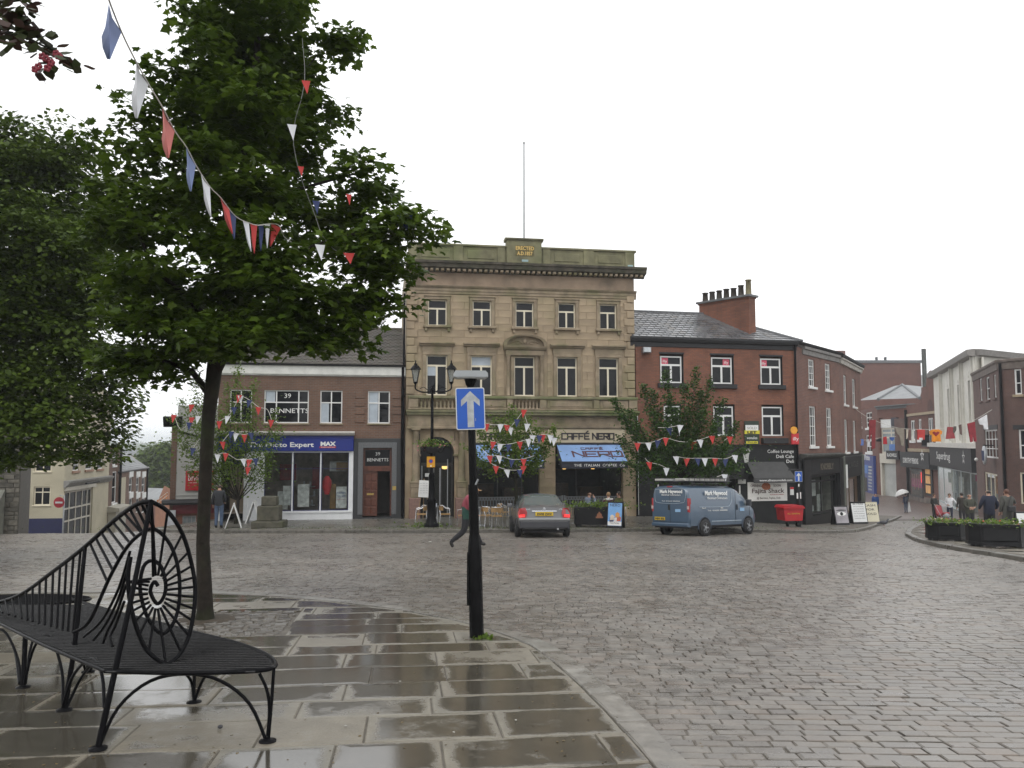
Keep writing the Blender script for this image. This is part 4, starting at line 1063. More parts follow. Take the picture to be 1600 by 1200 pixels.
C.wall(.02, CL, -3.2, 1.46, [(2.7,5.0,-2.1,.3,.6)], DELI, name='deli_front')
m = MB(); m.box(.02, CL, .8, 9, -.8, 6.2+2.3); C.done(m, 'body_wall', BRD)
for i, (a, b) in enumerate(CW1):
    m = MB(); C.cbox(m, a-.12, b+.12, 4.16, 4.37, 0, .12, .015); C.box(m, a-.03, b+.03, 5.78, 5.86, 0, .03); C.done(m, 'black_sill', BLACKM)
    w = C.window(a+.07, b-.07, 4.40, 5.68, cells=[(0,1,.67,1),(0,.5,0,.67),(.5,1,0,.67)], d=-.10, fw=.06, mw=.09)
    m = MB(); x0 = (a+.14, b-.52, a+.10)[i]; C.box(m, x0, x0+.34, 5.28, 5.60, -.125, -.118); st = C.done(m, 'window_sticker', M('pink_sticker', (.55,.07,.12), .5), w)
    C.text('illy', x0+.17, 5.38, .13, LETTERW, d=-.11, w=.22, parent=w)
    if i: 
        m = MB(); C.box(m, b-.42, b-.18, 4.48, 5.2, -.30, -.28); C.done(m, 'curtain', M('cream_curtain', (.42,.36,.26), .8, .2, 10), w)
for i, (a, b) in enumerate(CW0):
    w = C.window(a+.05, b-.05, 1.88, 3.30, cells=[(0,1,.68,1),(0,.5,0,.68),(.5,1,0,.68)], d=-.10, fw=.06, mw=.09)
m = MB(); C.cbox(m, 6.45, 7.80, 1.50, 1.78, 0, .25, .02); C.done(m, 'window_box', BLACKM)
m = MB(); C.prof(m, [(0,6.10),(.05,6.12),(.06,6.30),(.16,6.36),(.22,6.48),(.22,6.56),(0,6.58)], -.25, CL+.05); C.done(m, 'gutter', BLACKM)
# roof: front slope to a ridge, hipped towards the corner
r0, r1 = lp(C,-.05,8.28,-2.9), lp(C,5.0,8.28,-2.9); hip = lp(C, 8.75, 6.56, .18)
slate_roof(C, 'roof', (lp(C,-.2,6.55,.2), lp(C,5.0,6.55,.2), r1, r0), 13, .36, SLATEA, SLB, th=.016)
slate_roof(C, 'hip_roof', (lp(C,5.0,6.55,.2), hip, lp(C,5.02,8.28,-2.9), r1), 13, .36, SLATEA, SLB, th=.016)
m = MB(); m.tube([r0, r1, hip], .08, 6); C.done(m, 'ridge', SLB)
# chimney with its pots
m = MB(); ch = Matrix.Translation(C.p(5.75, -2.1, -1.9)) @ Matrix.Rotation(R(-62), 4, 'Z'); m.X = ch
m.box(-1.5, 1.5, -.28, .28, 5.9+2.3, 8.55+2.3); m.box(-1.54, 1.54, -.32, .32, 8.55+2.3, 8.62+2.3); 
cst = C.done(m, 'chimney', BRR)
m = MB(); m.X = ch; m.box(-1.62, 1.62, -.40, .40, 8.62+2.3, 8.72+2.3); C.done(m, 'cap', LEAD, cst)
for k in range(7):
    m = MB(); m.X = ch; hgt = (.50,.50,.50,.52,.50,.58,.80)[k]; m.lathe([(.16,0),(.15,.08),(.13,hgt-.06),(.16,hgt-.05),(.16,hgt),(.11,hgt),(.11,hgt-.1)], 10, c=(-1.3+k*.435, 0, 8.72+2.3))
    C.done(m, 'chimney_pot', M('sooty_pot', (.05,.04,.033), .8, .3, 8) if k < 6 else M('buff_pot', (.22,.19,.11), .8, .3, 8), cst)
# floodlight box
m = MB(); C.cbox(m, .30, .70, 5.78, 6.05, .05, .32, .03); m2 = C.done(m, 'floodlight', GREYM); m = MB(); C.box(m, .35, .65, 5.82, 6.01, .321, .33); C.done(m, 'lens', M('lens', (.5,.53,.55), .2), m2)
m = MB(); m.tube([C.p(8.34,6.4,.12), C.p(8.34,1.4,.1), C.p(8.34,-2.3,.1)], .055, 8); C.done(m, 'drainpipe', IRON)
m = MB(); m.tube([C.p(.05,3,.06), C.p(.05,-2.2,.06)], .03, 6); m.tube([C.p(1.05,-.4,.06), C.p(1.05,-2.2,.06)], .03, 6); C.done(m, 'white_pipe', WHITE)
# deli front
C.text('Coffee Lounge', 8.20, 1.05, .16, LETTERW, d=.02, w=1.42, align='RIGHT'); C.text('Deli Cafe', 8.20, .80, .16, LETTERW, d=.02, w=.95, align='RIGHT'); C.text('Deli', 8.20, .56, .16, LETTERW, d=.02, w=.40, align='RIGHT')
CONE = M('chalk_grey', (.42,.42,.40), .7, .1)
def cone_logo(u, v, s):
    m = MB(); 
    C_ = lambda x, y: C.p(u+x*s, v+y*s, .035)
    m.poly([C_(-.28,.0), C_(.28,0), C_(.2,-.75), C_(-.16,-.75)]); m.poly([C_(-.33,.12), C_(-.3,-.02), C_(.3,-.02), C_(.34,.12), C_(.1,.06), C_(-.1,.2)])
    for (x, y, r) in ((-.25,.25,.18),(.22,.30,.20)): m.poly([C_(x+r*math.cos(t), y+r*math.sin(t)) for t in np.linspace(0, 2*math.pi, 12, endpoint=False)])
    C.done(m, 'ice_cream_sign', CONE)
cone_logo(5.62, 1.0, .55); cone_logo(4.78, .15, .45)
m = MB(); C.text('&', 5.0, .72, .22, LETTERW, d=.02, w=.22)
DARKCAN = M('charcoal_canvas', (.05,.05,.05), .8, .15)
m = MB(); m.add([C.p(5.64,.62,.05), C.p(7.62,.62,.05), C.p(7.80,-.12,.75), C.p(5.62,-.12,.75)], [(3,2,1,0)]); m.add([C.p(7.62,.62,.05), C.p(7.80,-.12,.75), C.p(7.8,-.12,.05)], [(0,1,2)])
C.box(m, 5.60, 7.84, -.36, -.12, .74, .77); aw = C.done(m, 'awning', DARKCAN); C.text('www.allseasonsdeli.com', 6.75, -.285, .10, LETTERW, d=.775, w=1.72, parent=aw)
m = MB(); m.add([C.p(3.3,.55,.05), C.p(4.9,.55,.05), C.p(4.3,-.15,.75), C.p(2.5,-.15,.75)], [(3,2,1,0)]); C.box(m, 2.4, 4.35, -.38, -.15, .72, .75); aw2 = C.done(m, 'awning', DARKCAN); C.text('COFFEE & TEAS', 3.6, -.29, .09, LETTERW, d=.755, w=1.1, parent=aw2)
m = MB(); m.add([C.p(4.35,.0,.3), C.p(5.4,.0,.3), C.p(4.9,.75,.3)], [(0,1,2)]); C.box(m, 4.3, 5.45, -.2, 0, 0, .3); C.done(m, 'porch_gable', DELI)
m = MB(); C.cbox(m, 5.66, 7.76, -1.27, -.36, .02, .06, .01); fs = C.done(m, 'poster_board', M('poster_board', (.72,.70,.66), .5, .05))
DKB = M('poster_brown', (.09,.055,.045), .6); 
C.text('Fajita Shack', 6.72, -.88, .215, DKB, d=.065, w=1.72, parent=fs, bold=.004); C.text('OPENING', 6.10, -.585, .12, DKB, d=.065, w=.58, parent=fs); C.text('SOON', 7.22, -.585, .12, DKB, d=.065, w=.38, parent=fs)
C.text('MEXICAN RESTAURANT', 7.20, -.99, .05, M('poster_red', (.4,.05,.04), .6), d=.065, w=.75, parent=fs); C.text('@ Burritos, Fajitas, Deli', 6.75, -1.17, .10, DKB, d=.065, w=1.25, parent=fs)
m = MB(); m.lathe([(.0,.012),(.2,.012),(.24,0)][::-1], 16, c=C.p(6.63,-.56,.06), axis='y'); m.V = [(x, y, (z-C.p(0,-.56)[2])*.75 + C.p(0,-.56)[2]) for x, y, z in m.V]
m.V = [(x, -.06-.012-abs(y+.06) if False else y-.012, z) for x, y, z in m.V]; C.done(m, 'food_picture', M('burrito', (.38,.12,.05), .6, .5, 14), fs)
m = MB(); C.box(m, 5.15, 5.55, -.42, -.22, .02, .08); C.box(m, 5.2, 5.26, -1.5, -.5, .02, .08); C.done(m, 'white_trim', M('trim_white', (.6,.6,.57), .6))
m = MB(); C.box(m, 7.93, 8.12, -1.0, -.62, .02, .05); nt = C.done(m, 'notice', WHITE); m = MB(); C.box(m, 7.93, 8.12, -.72, -.62, .05, .055); C.done(m, 'notice_heading', MAXR, nt)
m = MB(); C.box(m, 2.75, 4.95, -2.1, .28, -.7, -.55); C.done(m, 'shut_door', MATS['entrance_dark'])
# hanging signs near the corner
m = MB(); m.lathe([(.19,-.03),(.19,.03)], 8, c=(0,0,0), axis='y'); hs_ = C.done(m, 'orange_badge', M('orange_badge', (.75,.33,.03), .5)); hs_.location = C.p(8.02, 2.15, .35)
m = MB(); C.cbox(m, 7.90, 8.30, 1.46, 2.00, .28, .36, .03); rs_ = C.done(m, 'red_sign', M('red_sign', (.52,.02,.03), .45)); C.text('illy', 8.10, 1.66, .17, LETTERW, d=.365, w=.30, parent=rs_)
m = MB(); m.tube([C.p(8.1,2.36,.0), C.p(8.1,2.36,.34)], .02, 6); C.done(m, 'sign_bracket', IRON)
# letting board
m = MB(); C.box(m, 5.52, 6.28, 1.46, 2.60, .10, .14); lb = C.done(m, 'letting_board', M('board_dark_green', (.015,.03,.018), .5)); YEL = M('board_yellow', (.62,.55,.03), .5)
m = MB(); C.box(m, 5.56, 6.24, 2.12, 2.40, .14, .145); C.done(m, 'board_panel', WHITE, lb)
m = MB(); C.box(m, 5.50, 6.30, 1.97, 2.14, .14, .16); C.box(m, 5.58, 6.2, 1.50, 1.62, .14, .15); C.done(m, 'board_panel', YEL, lb)
C.text('LET', 5.88, 1.99, .12, LETTERB, d=.165, w=.5, bold=.008, parent=lb); C.text('venules', 5.9, 1.72, .13, LETTERW, d=.145, w=.55, parent=lb); C.text('SOLD', 5.9, 2.2, .12, M('grey_lettering', (.3,.3,.3), .5), d=.15, w=.5, parent=lb); C.text('01625 500', 5.9, 1.53, .06, LETTERB, d=.155, w=.5, parent=lb)
# corner face and the third face
C2 = Face('', '', '', 14.07, 39.49, 50.8, -2.3, root=C); C3 = Face('', '', '', 18.34, 44.72, 58.7, -2.3, root=C)
SASHC = [(a, b, c, e) for a, b in ((0,.33),(.33,.67),(.67,1)) for c, e in ((0,.27),(.27,.5),(.5,.75),(.75,1))]
def sash(F, a, b, v0, v1, simple=False):
    F.window(a, b, v0, v1, cells=[(0,.5,0,.5),(.5,1,0,.5),(0,.5,.5,1),(.5,1,.5,1)] if simple else SASHC, d=-.08, fw=.08, mw=.035, sill=(.12,.10,.12))
W2 = [(1.80,2.75,4.42,5.85),(4.40,5.30,4.38,5.82),(1.75,2.75,1.36,3.42),(4.40,5.28,1.36,3.42)]
C2.wall(0, 6.75, .95, 6.32, W2, BRD, reveal=.14)
for h in W2: sash(C2, *h)
W3 = [(1.45,2.55,3.74,5.46),(4.65,5.95,3.74,5.46),(1.35,2.45,1.0,2.88),(4.5,5.6,1.0,2.88)]
C3.wall(0, 8.1, .92, 6.32, W3, BRD, reveal=.14)
for h in W3: sash(C3, *h, simple=True)
m = MB(); C2.prof(m, [(0,6.0),(.06,6.02),(.08,6.24),(.16,6.28),(.16,6.42),(0,6.44)], .9, 6.75); C2.done(m, 'eaves_board', M('grey_fascia', (.20,.19,.18), .7, .25))
m = MB(); C2.prof(m, [(.05,6.44),(.2,6.46),(.26,6.56),(.05,6.6)], 0, 6.8); C2.done(m, 'gutter', BLACKM)
m = MB(); C3.prof(m, [(0,5.98),(.12,6.0),(.16,6.18),(.24,6.24),(.24,6.3),(0,6.32)], 0, 8.1); C3.done(m, 'eaves_board', M('pale_fascia', (.42,.40,.36), .7, .25))
m = MB(); C3.prof(m, [(.05,6.32),(.26,6.36),(.3,6.5),(.05,6.54)], 0, 8.2); C3.done(m, 'gutter', BLACKM)
rb = [C2.root.matrix_basis.inverted() @ Vector((14.0,39.4,6.5)), C2.root.matrix_basis.inverted() @ Vector((18.3,44.7,6.5)), C2.root.matrix_basis.inverted() @ Vector((22.55,51.6,6.45)), C2.root.matrix_basis.inverted() @ Vector((17,52,6.8)), C2.root.matrix_basis.inverted() @ Vector((12,43.5,7.2))]
m = MB(); m.poly(rb); C.done(m, 'rear_roof', SLB)
m = MB(); m.X = C2.X; m.box(.9, 1.5, .4, .9, 6.4+2.3, 6.85+2.3); C.done(m, 'roof_vent', LEAD)
SHB = M('shopfront_black', (.010,.010,.011), .45, .25, spec=.25); FASC = M('fascia_black', (.014,.014,.015), .5, .2, spec=.2)
C2.wall(0, 6.75, -3.6, .98, [(1.6,6.05,-2.17,-.12,.3)], SHB, name='shop_wall')
C3.wall(0, 8.1, -3.9, .95, [(.8,6.7,-2.6,-.5,.4)], SHB, name='shop_wall')
m = MB(); C2.cbox(m, 1.5, 6.2, -.10, .72, 0, .10, .02); C2.done(m, 'fascia', FASC)
m = MB(); C2.prof(m, [(0,.72),(.12,.74),(.34,.86),(.36,.94),(0,1.0)], .3, 6.5); C2.done(m, 'shop_cornice', M('weathered_black', (.05,.05,.045), .7, .4, 5, tint=(.06,.075,.03,.5)))
m = MB(); C2.cbox(m, .45, 1.45, -3.4, .72, 0, .14, .03); C2.cbox(m, 6.1, 6.75, -3.4, .72, 0, .12, .03); C2.done(m, 'pilaster', SHB)
C2.text('KNOBBLY', 3.95, .14, .32, M('bronze_lettering', (.14,.12,.09), .5), d=.115, w=2.1, bold=.01)
C2.window(1.65, 6.0, -2.12, -.15, cols=(.45,.85), rows=(.84,), d=-.12, fw=.09, mw=.09, fmat=SHB, gmat=GLASSC, name='shop_window')
m = MB(); C2.box(m, 1.5, 6.2, -2.4, -2.2, -2.5, -.3); C2.box(m, 1.5, 6.2, -2.4, .2, -2.55, -2.5); C2.box(m, 1.5, 6.2, .1, .2, -2.5, -.3); C2.box(m, 6.1, 6.2, -2.3, .1, -2.5, -.3); C2.done(m, 'shop_room', M('pale_room', (.22,.23,.20), .8, .2))
m = MB()
for (a, b, c, e) in ((2.0,2.25,-1.9,-.6),(2.7,3.1,-1.4,-.5),(3.9,4.5,-1.3,-.45),(4.7,5.5,-2.15,-1.25),(5.1,5.3,-1.0,-.6),(3.9,4.1,-2.1,-1.8)): C2.box(m, a, b, c, e, -.75, -.7)
C2.done(m, 'display_panel', M('display_pale', (.45,.47,.44), .6, .3, 5))
m = MB(); C3.cbox(m, .5, 7.0, -.45, .76, 0, .10, .02); C3.done(m, 'fascia', FASC)
m = MB(); C3.cbox(m, .02, .6, -3.6, .8, 0, .12, .03); C3.cbox(m, 6.9, 7.6, -3.6, .8, 0, .16, .03); C3.done(m, 'pilaster', M('grey_green_paint', (.10,.11,.09), .5, .2))
C3.text("L'AIGLE", 3.5, .1, .34, M('dim_lettering', (.06,.06,.055), .5), d=.115, w=3.4)
C3.window(.85, 6.6, -2.55, -.55, cols=(.16,.3,.5,.9), d=-.2, fw=.12, mw=.12, fmat=M('stripped_wood', (.14,.085,.05), .5, .2), gmat=GLASSC, name='shop_window')
m = MB(); C3.box(m, .8, 6.7, -2.7, -.5, -2.1, -2.0); C3.done(m, 'shop_room', M('warm_room', (.30,.22,.12), .8, .4, 2))
m = MB(); C3.box(m, .6, 1.0, -1.0, .3, .1, .16); C3.done(m, 'wall_plate', WHITE)

# ================================================================== THE SHOPPING STREET ON THE RIGHT
BRM = brick_mat('street_brick', (.150,.048,.030), (.12,.042,.028), (.11,.07,.055), soot=.2)
BRP = brick_mat('purple_brick', (.120,.056,.042), (.09,.045,.038), (.12,.10,.09), soot=.3)
def zz(py, Y): return EYE + (690-py)/FPX*Y
# big windowless brick block behind
D1 = Face.between('brick_block', 'huge windowless red brick block rising behind the shopping street roofs', 'building', 1180, 150, 1443, 150, -6)
top = D1.uv(1400, 567)[1]; m = MB(); u1 = D1.L
m.box(0, u1, 0, 30, -2, top+6); D1.done(m, 'wall', BRM)
m = MB(); m.box(-.2, u1+.2, -.2, 30.2, top+6, top+6.5); D1.done(m, 'coping', LEAD)
t2 = D1.uv(1330, 548)[1]; x2 = D1.uv(1363, 560)[0]
m = MB(); m.box(2, x2, 12, 24, top+5.5, t2+7.4); D1.done(m, 'stair_tower', BRM)
m = MB(); x1 = D1.uv(1310,560)[0]; m.box(x1, x2-1.0, 11.85, 12.0, top+7.1, top+9.2); D1.done(m, 'vent_panel', M('pale_louvre', (.35,.36,.37), .6))
m = MB(); a = D1.uv(1441.5, 548); m.tube([(a[0], -.4, top-10), (a[0], -.4, a[1]+6.3)], .42, 8); D1.done(m, 'flue', M('flue_grey', (.05,.055,.045), .7))
for px in (1381, 1395):
    q = D1.uv(px, 565); m = MB(); m.lathe([(.25,0),(.25,.7),(.4,.75),(.0,1.0)], 8, c=(q[0], 3, top+6.5)); D1.done(m, 'roof_vent', LEAD)
m = MB(); q = D1.uv(1452, 582); m.box(D1.L+.4, D1.L+4.5, 6, 14, 6, D1.uv(1450,582)[1]+6); D1.done(m, 'rear_wing', M('pale_cladding', (.42,.43,.43), .6))

# corner building with grey hipped roof and white-framed shop
D2 = Face.between('hip_roofed_shop', 'red brick shop with grey hipped slate roof and white shopfront', 'building', 1372, 104, 1432, 96, -6)
D2b = Face.between('', '', '', 1338, 118, 1372, 104, -6, root=D2)
e2 = zz(634, 100); u1 = D2.L
hole = D2.rect(1373.5, 653, 1408, 765); WB = M('pale_shop', (.50,.47,.40), .6, .08)
D2.wall(0, u1, -6, e2, [(hole[0], hole[1], -5.4, hole[3], .5)], BRM)
m = MB()
b0, b1 = hole[:2]
D2.box(m, b0, b1, D2.uv(1390,668)[1], D2.uv(1390,655)[1], -.45, -.2); D2.done(m, 'white_sign', WHITE); 
m = MB(); D2.box(m, b1-1.2, b1, D2.uv(1390,668)[1], D2.uv(1390,653)[1], -.3, .3); D2.done(m, 'sign_end', NAVY)
gw = M('grey_glass', (.22,.25,.26), .2, .15, 1)
D2.window(b0, b1, D2.uv(1390,709)[1], D2.uv(1390,668)[1], cols=(.5,.8), rows=(.62,.8), d=-.3, fw=.25, mw=.22, fmat=WB, gmat=gw)
q = D2.rect(1387, 694, 1396, 704); m = MB(); D2.box(m, *q, -.3, -.2); D2.done(m, 'window_poster', M('poster_mid_blue', (.06,.16,.42), .5))
m = MB(); D2.box(m, b0, b1, D2.uv(1390,724)[1], D2.uv(1390,709)[1], -.5, .1); D2.done(m, 'fascia', WB)
m = MB(); D2.box(m, b0, b1, -6, -5.3, -.5, 0); D2.box(m, b0, b0+.3, -5.5, D2.uv(1390,724)[1], -.5, .05); D2.done(m, 'stallriser', WB)
m = MB(); D2.box(m, b0, b1, -5.3, D2.uv(1390,724)[1], -.4, -.35); D2.done(m, 'blank_window', M('whitewashed_glass', (.42,.43,.41), .25, .2, .5))
m = MB(); D2.box(m, b1, u1+.3, -6, D2.uv(1390,655)[1], 0, .6); D2.done(m, 'brick_pier', BRP)
m = MB(); q = D2.rect(1396, 704, 1415, 718); D2.box(m, q[0], q[1], q[2], q[3], .7, 1.0); bs = D2.done(m, 'projecting_sign', BLACK); D2.text('BLACKWELLS', (q[0]+q[1])/2, (q[2]+q[3])/2-.2, .4, LETTERW, d=1.02, w=(q[1]-q[0])*.8, parent=bs)
m = MB(); D2.prof(m, [(0,e2-.35),(.1,e2-.35),(.15,e2-.15),(.4,e2),(.4,e2+.1),(0,e2+.12)], 0, u1); D2.done(m, 'gutter', LEAD)
wl2 = [D2b.rect(1342.5, 646, 1347, 667), D2b.rect(1353, 645, 1363, 668), D2b.rect(1342.5, 681, 1347, 706), D2b.rect(1353, 680, 1363, 707)]
D2b.wall(0, D2b.L, -6, e2, wl2, BRM)
for q in wl2: D2b.window(*q, cols=(.5,), rows=(.33,.66), d=-.1, fw=.16, mw=.1, sill=(.3,.15,.2))
SHBLUE = M('shop_blue', (.010,.035,.20), .4, .15)
q = D2b.rect(1345, 711, 1371, 770); m = MB(); D2b.box(m, 0, D2b.L-1.6, -6, D2b.uv(1350,711)[1], .02, .35); bf = D2b.done(m, 'blue_shopfront', SHBLUE)
D2b.text('Edinburgh Woollen Mill Warehouse', q[0]+(q[1]-q[0])*.35, D2b.uv(1350,718)[1], .8, LETTERW, d=.4, w=9)
q = D2b.rect(1346, 725, 1361, 740); m = MB(); D2b.box(m, *q, .36, .42); D2b.done(m, 'blue_poster', M('poster_mid_blue', (.06,.16,.42), .5))
for py in range(728, 768, 5):
    q = D2b.rect(1362, py, 1367, py+3.4); m = MB(); D2b.box(m, *q, .36, .42); D2b.done(m, 'white_notice', M('notice_grey', (.4,.42,.42), .6))
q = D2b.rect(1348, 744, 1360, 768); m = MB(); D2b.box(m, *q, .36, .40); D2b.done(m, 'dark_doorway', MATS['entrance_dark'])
inv = D2.root.matrix_basis.inverted()
W_ = lambda px, py, Y: inv @ at(px, py, Y)
GSL = attr_mat('grey_slate', [(.12,.128,.133),(.145,.152,.157),(.13,.134,.138)], .4)
apex, apl = W_(1410, 601, 108), W_(1398, 603, 118)
pL, pM, pR, pF = W_(1340, 626, 117), W_(1372, 624, 102.5), W_(1437, 622, 95), W_(1442, 604, 112)
m = MB(); m.poly([pL, pM, apex, apl]); m.poly([pM, pR, apex]); m.poly([pR, pF, apex]); m.poly([pF, apl, apex]); hr = D2.done(m, 'roof', GSL)
for q0, q1, q2 in ((pL, pM, apex), (pM, pR, apex)):
    m = MB(); m.tube([q1, q2], .2, 5); D2.done(m, 'roof_hip', LEAD, hr)

# brick shop with an arched bay and black fascia
D3 = Face.between('arched_brick_shop', 'red brick shop with tall arched bay, stone bands and black starred fascia', 'building', 1418, 97, 1464, 86, -6)
pw = [D3.rect(1422.5, 657, 1430, 688), D3.rect(1434.5, 655, 1440.5, 687), D3.rect(1449.5, 653, 1459, 694)]
topz = D3.uv(1425, 632)[1]; toph = D3.uv(1455, 602)[1]
D3.wall(0, D3.L, -6, topz, pw, BRM)
ub = D3.uv(1441, 650)[0]
D3.wall(ub, D3.L, topz, toph, [], BRM, name='raised_bay')
m = MB(); uc = (ub+D3.L)/2+.3; m.lathe([(1.7,-.1),(1.7,.1)], 20, c=D3.p(uc, toph, -.3), axis='y'); D3.done(m, 'curved_gable', BRM)
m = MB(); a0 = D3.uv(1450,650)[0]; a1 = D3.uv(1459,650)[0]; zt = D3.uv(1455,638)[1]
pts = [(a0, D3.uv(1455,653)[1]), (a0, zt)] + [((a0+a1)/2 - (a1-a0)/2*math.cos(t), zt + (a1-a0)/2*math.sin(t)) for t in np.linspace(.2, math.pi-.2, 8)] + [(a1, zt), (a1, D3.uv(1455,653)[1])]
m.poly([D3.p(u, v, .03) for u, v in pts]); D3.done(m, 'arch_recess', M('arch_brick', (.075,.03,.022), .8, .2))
BUFF = M('buff_band', (.33,.26,.17), .7, .15)
for (p0, p1) in ((644.5, 648.5), (701, 706)):
    m = MB(); D3.box(m, -.1, D3.L, D3.uv(1440,p1)[1], D3.uv(1440,p0)[1], 0, .15); D3.done(m, 'stone_band', BUFF)
for q in pw: D3.window(*q, cols=(.5,), rows=(.5,), d=-.1, fw=.18, mw=.12, sill=(.3,.15,.2))
m = MB(); q = D3.rect(1448, 688, 1460, 696)
for k in range(9): m.tube([D3.p(q[0]+(q[1]-q[0])*k/8, q[2], .5), D3.p(q[0]+(q[1]-q[0])*k/8, q[3]+.6, .5)], .05, 5)
m.tube([D3.p(q[0], q[3]+.6, .5), D3.p(q[1], q[3]+.6, .5)], .07, 5); D3.box(m, q[0], q[1], q[2]-.15, q[2], 0, .6); D3.done(m, 'balcony', IRON)
m = MB(); D3.box(m, 0, D3.L, D3.uv(1440,731)[1], D3.uv(1440,707)[1], .05, .9); f3 = D3.done(m, 'fascia', FASC)
D3.text('DOROTHY PERKINS', D3.uv(1436,721)[0], D3.uv(1436,724)[1], .62, LETTERW, d=.93, w=D3.L*.55, parent=f3)
def star(F, u, v, r, mat, d, parent=None):
    m = MB(); o = [(u+(r if k % 2 == 0 else r*.42)*math.sin(math.pi*k/5), v+(r if k % 2 == 0 else r*.42)*math.cos(math.pi*k/5)) for k in range(10)]
    i_ = [(u+(x-u)*.62, v+(y-v)*.62) for x, y in o]
    for k in range(10):
        k2 = (k+1) % 10; m.add([F.p(*o[k],d), F.p(*o[k2],d), F.p(*i_[k2],d), F.p(*i_[k],d)], [(0,1,2,3)])
    return F.done(m, 'star_sign', mat, parent)
star(D3, D3.uv(1455.5,712)[0], D3.uv(1455,712)[1], .72, LETTERW, .95, f3)
q = D3.rect(1425, 733, 1446, 776)
m = MB(); D3.box(m, q[0], q[1], q[2], q[3], .03, .08); D3.box(m, 0, D3.L, -6, q[2]-.02, 0, .2); D3.done(m, 'stallriser', M('dark_display', (.10,.075,.06), .6, .5, 1.2))
m = MB()
for k in range(5): D3.box(m, q[0]+.6+k*.7, q[0]+.9+k*.7, q[3]-1.8-(k % 2)*.5, q[3]-.5, .09, .14)
D3.done(m, 'display_garment', M('display_pink', (.42,.22,.20), .7, .3, 3))
m = MB(); D3.box(m, q[0]+.1, q[1]-.2, q[2]+.9, q[2]+1.9, .09, .12); D3.done(m, 'pink_display', M('display_magenta', (.42,.035,.17), .6, .3, 2))
m = MB(); D3.box(m, q[1]-.9, q[1]-.55, q[3]-1.4, q[3]-.2, .10, .16); D3.done(m, 'neon_sign', M('red_neon', (1,.06,.05), .5, 0, emit=1.0))
D3.window(q[0]-.2, q[1], q[2]-.2, q[3]+.1, d=.25, fw=.15, fmat=BLACK, gmat=GLASSC, name='shop_window')
q = D3.rect(1447.5, 735, 1458, 776); m = MB(); D3.box(m, q[0]-.2, q[1]+.3, q[2], q[3]+.2, .02, .12); D3.done(m, 'dark_doorway', BLACKM)
m = MB()
for k in range(3): D3.box(m, q[0]+.15, q[1]-.3, q[2]+.3+k*1.05, q[2]+1.15+k*1.05, .13, .17)
D3.done(m, 'lit_panel', M('lit_warm', (.50,.27,.10), .6, .3, 1, emit=.25))
m = MB(); m.tube([D3.p(.3, D3.uv(1420,640)[1], .2), D3.p(.3, -5.5, .2)], .16, 6); D3.done(m, 'drainpipe', IRON)

# white art deco shop
D4 = Face.between('white_deco_shop', 'tall white stone shop with narrow windows between ribs and black fascia', 'building', 1462, 84, 1529, 62, -5.5)
DEC = M('white_stone', (.62,.60,.54), .7, .1, 1.5, .1, tint=(.36,.35,.29,.35), tscale=.3)
tp = (D4.uv(1462,577)[1] + D4.uv(1528,549)[1])/2; fb = D4.uv(1500,694)[1]
slots = [D4.rect(a, 600, b, 692) for a, b in ((1481,1484.5),(1497,1500.5),(1514,1517.5))]
slots = [(a, b, fb+.5, tp-2.6) for a, b, c, e in slots]
D4.wall(0, D4.L, fb-.6, tp-.5, [(a-.55, b+.55, fb+.3, tp-2.2, .45) for a,b,c,e in slots], DEC)
m = MB(); D4.box(m, 0, D4.L, fb-.6, tp-.6, -.6, -.45); D4.done(m, 'bay_back', DEC)
for a, b, c, e in slots:
    D4.window(a-.05, b+.25, c+.2, e, rows=(.25,.5,.75), d=-.38, fw=.1, mw=.08, fmat=WB)
    m = MB(); D4.cbox(m, a-.3, b+.5, fb+3.3, fb+5.2, -.45, -.2, .05); D4.done(m, 'bronze_panel', M('verdigris', (.09,.13,.14), .6, .2))
    m = MB()
    for k in range(3): m.lathe([(.3-.06*k,0),(.3-.06*k,.2)], 10, c=D4.p((a+b)/2, tp-2.0+.35*k, -.2))
    D4.done(m, 'carved_finial', DEC)
for px in (1472, 1489, 1505, 1524):
    m = MB(); u = D4.uv(px, 620)[0]
    for k in (-.35, 0, .35): D4.box(m, u+k-.1, u+k+.1, fb+.1, tp-.4, 0, .28 if k == 0 else .15)
    D4.done(m, 'rib', DEC)
m = MB(); D4.prof(m, [(0,tp-.55),(.5,tp-.45),(.6,tp-.1),(.6,tp),(0,tp+.05)], -.4, D4.L+.2); D4.done(m, 'roof_edge', M('grey_coping', (.23,.215,.20), .6, .15))
D4b = Face.between('', '', '', 1529, 62, 1612, 66, -5.5, root=D4)
D4b.wall(0, D4b.L, fb-1, tp-.5, [], DEC, name='return_wall')
m = MB(); D4b.prof(m, [(0,tp-.5),(.4,tp-.45),(.5,tp),(0,tp+.05)], 0, D4b.L); D4b.done(m, 'roof_edge', MATS['grey_coping'])
m = MB(); D4.box(m, -.2, D4.L+.3, D4.uv(1500,733)[1], fb-.3, .05, .6); f4 = D4.done(m, 'fascia', FASC)
m = MB(); D4.box(m, -.2, D4.L+.3, fb-.3, fb+.1, .0, .8); D4.done(m, 'canopy_edge', M('pale_stone_paint', (.52,.50,.46), .6, .1))
D4.text('Superdrug', D4.uv(1485,716)[0], D4.uv(1485,718)[1], .72, LETTERW, d=.63, w=D4.L*.36, parent=f4)
star(D4, D4.uv(1519,715)[0], D4.uv(1519,715)[1], .62, LETTERW, .63, f4)
sw = D4.rect(1466, 734, 1528, 795); PALEG = M('pale_frame', (.42,.47,.47), .4, .08)
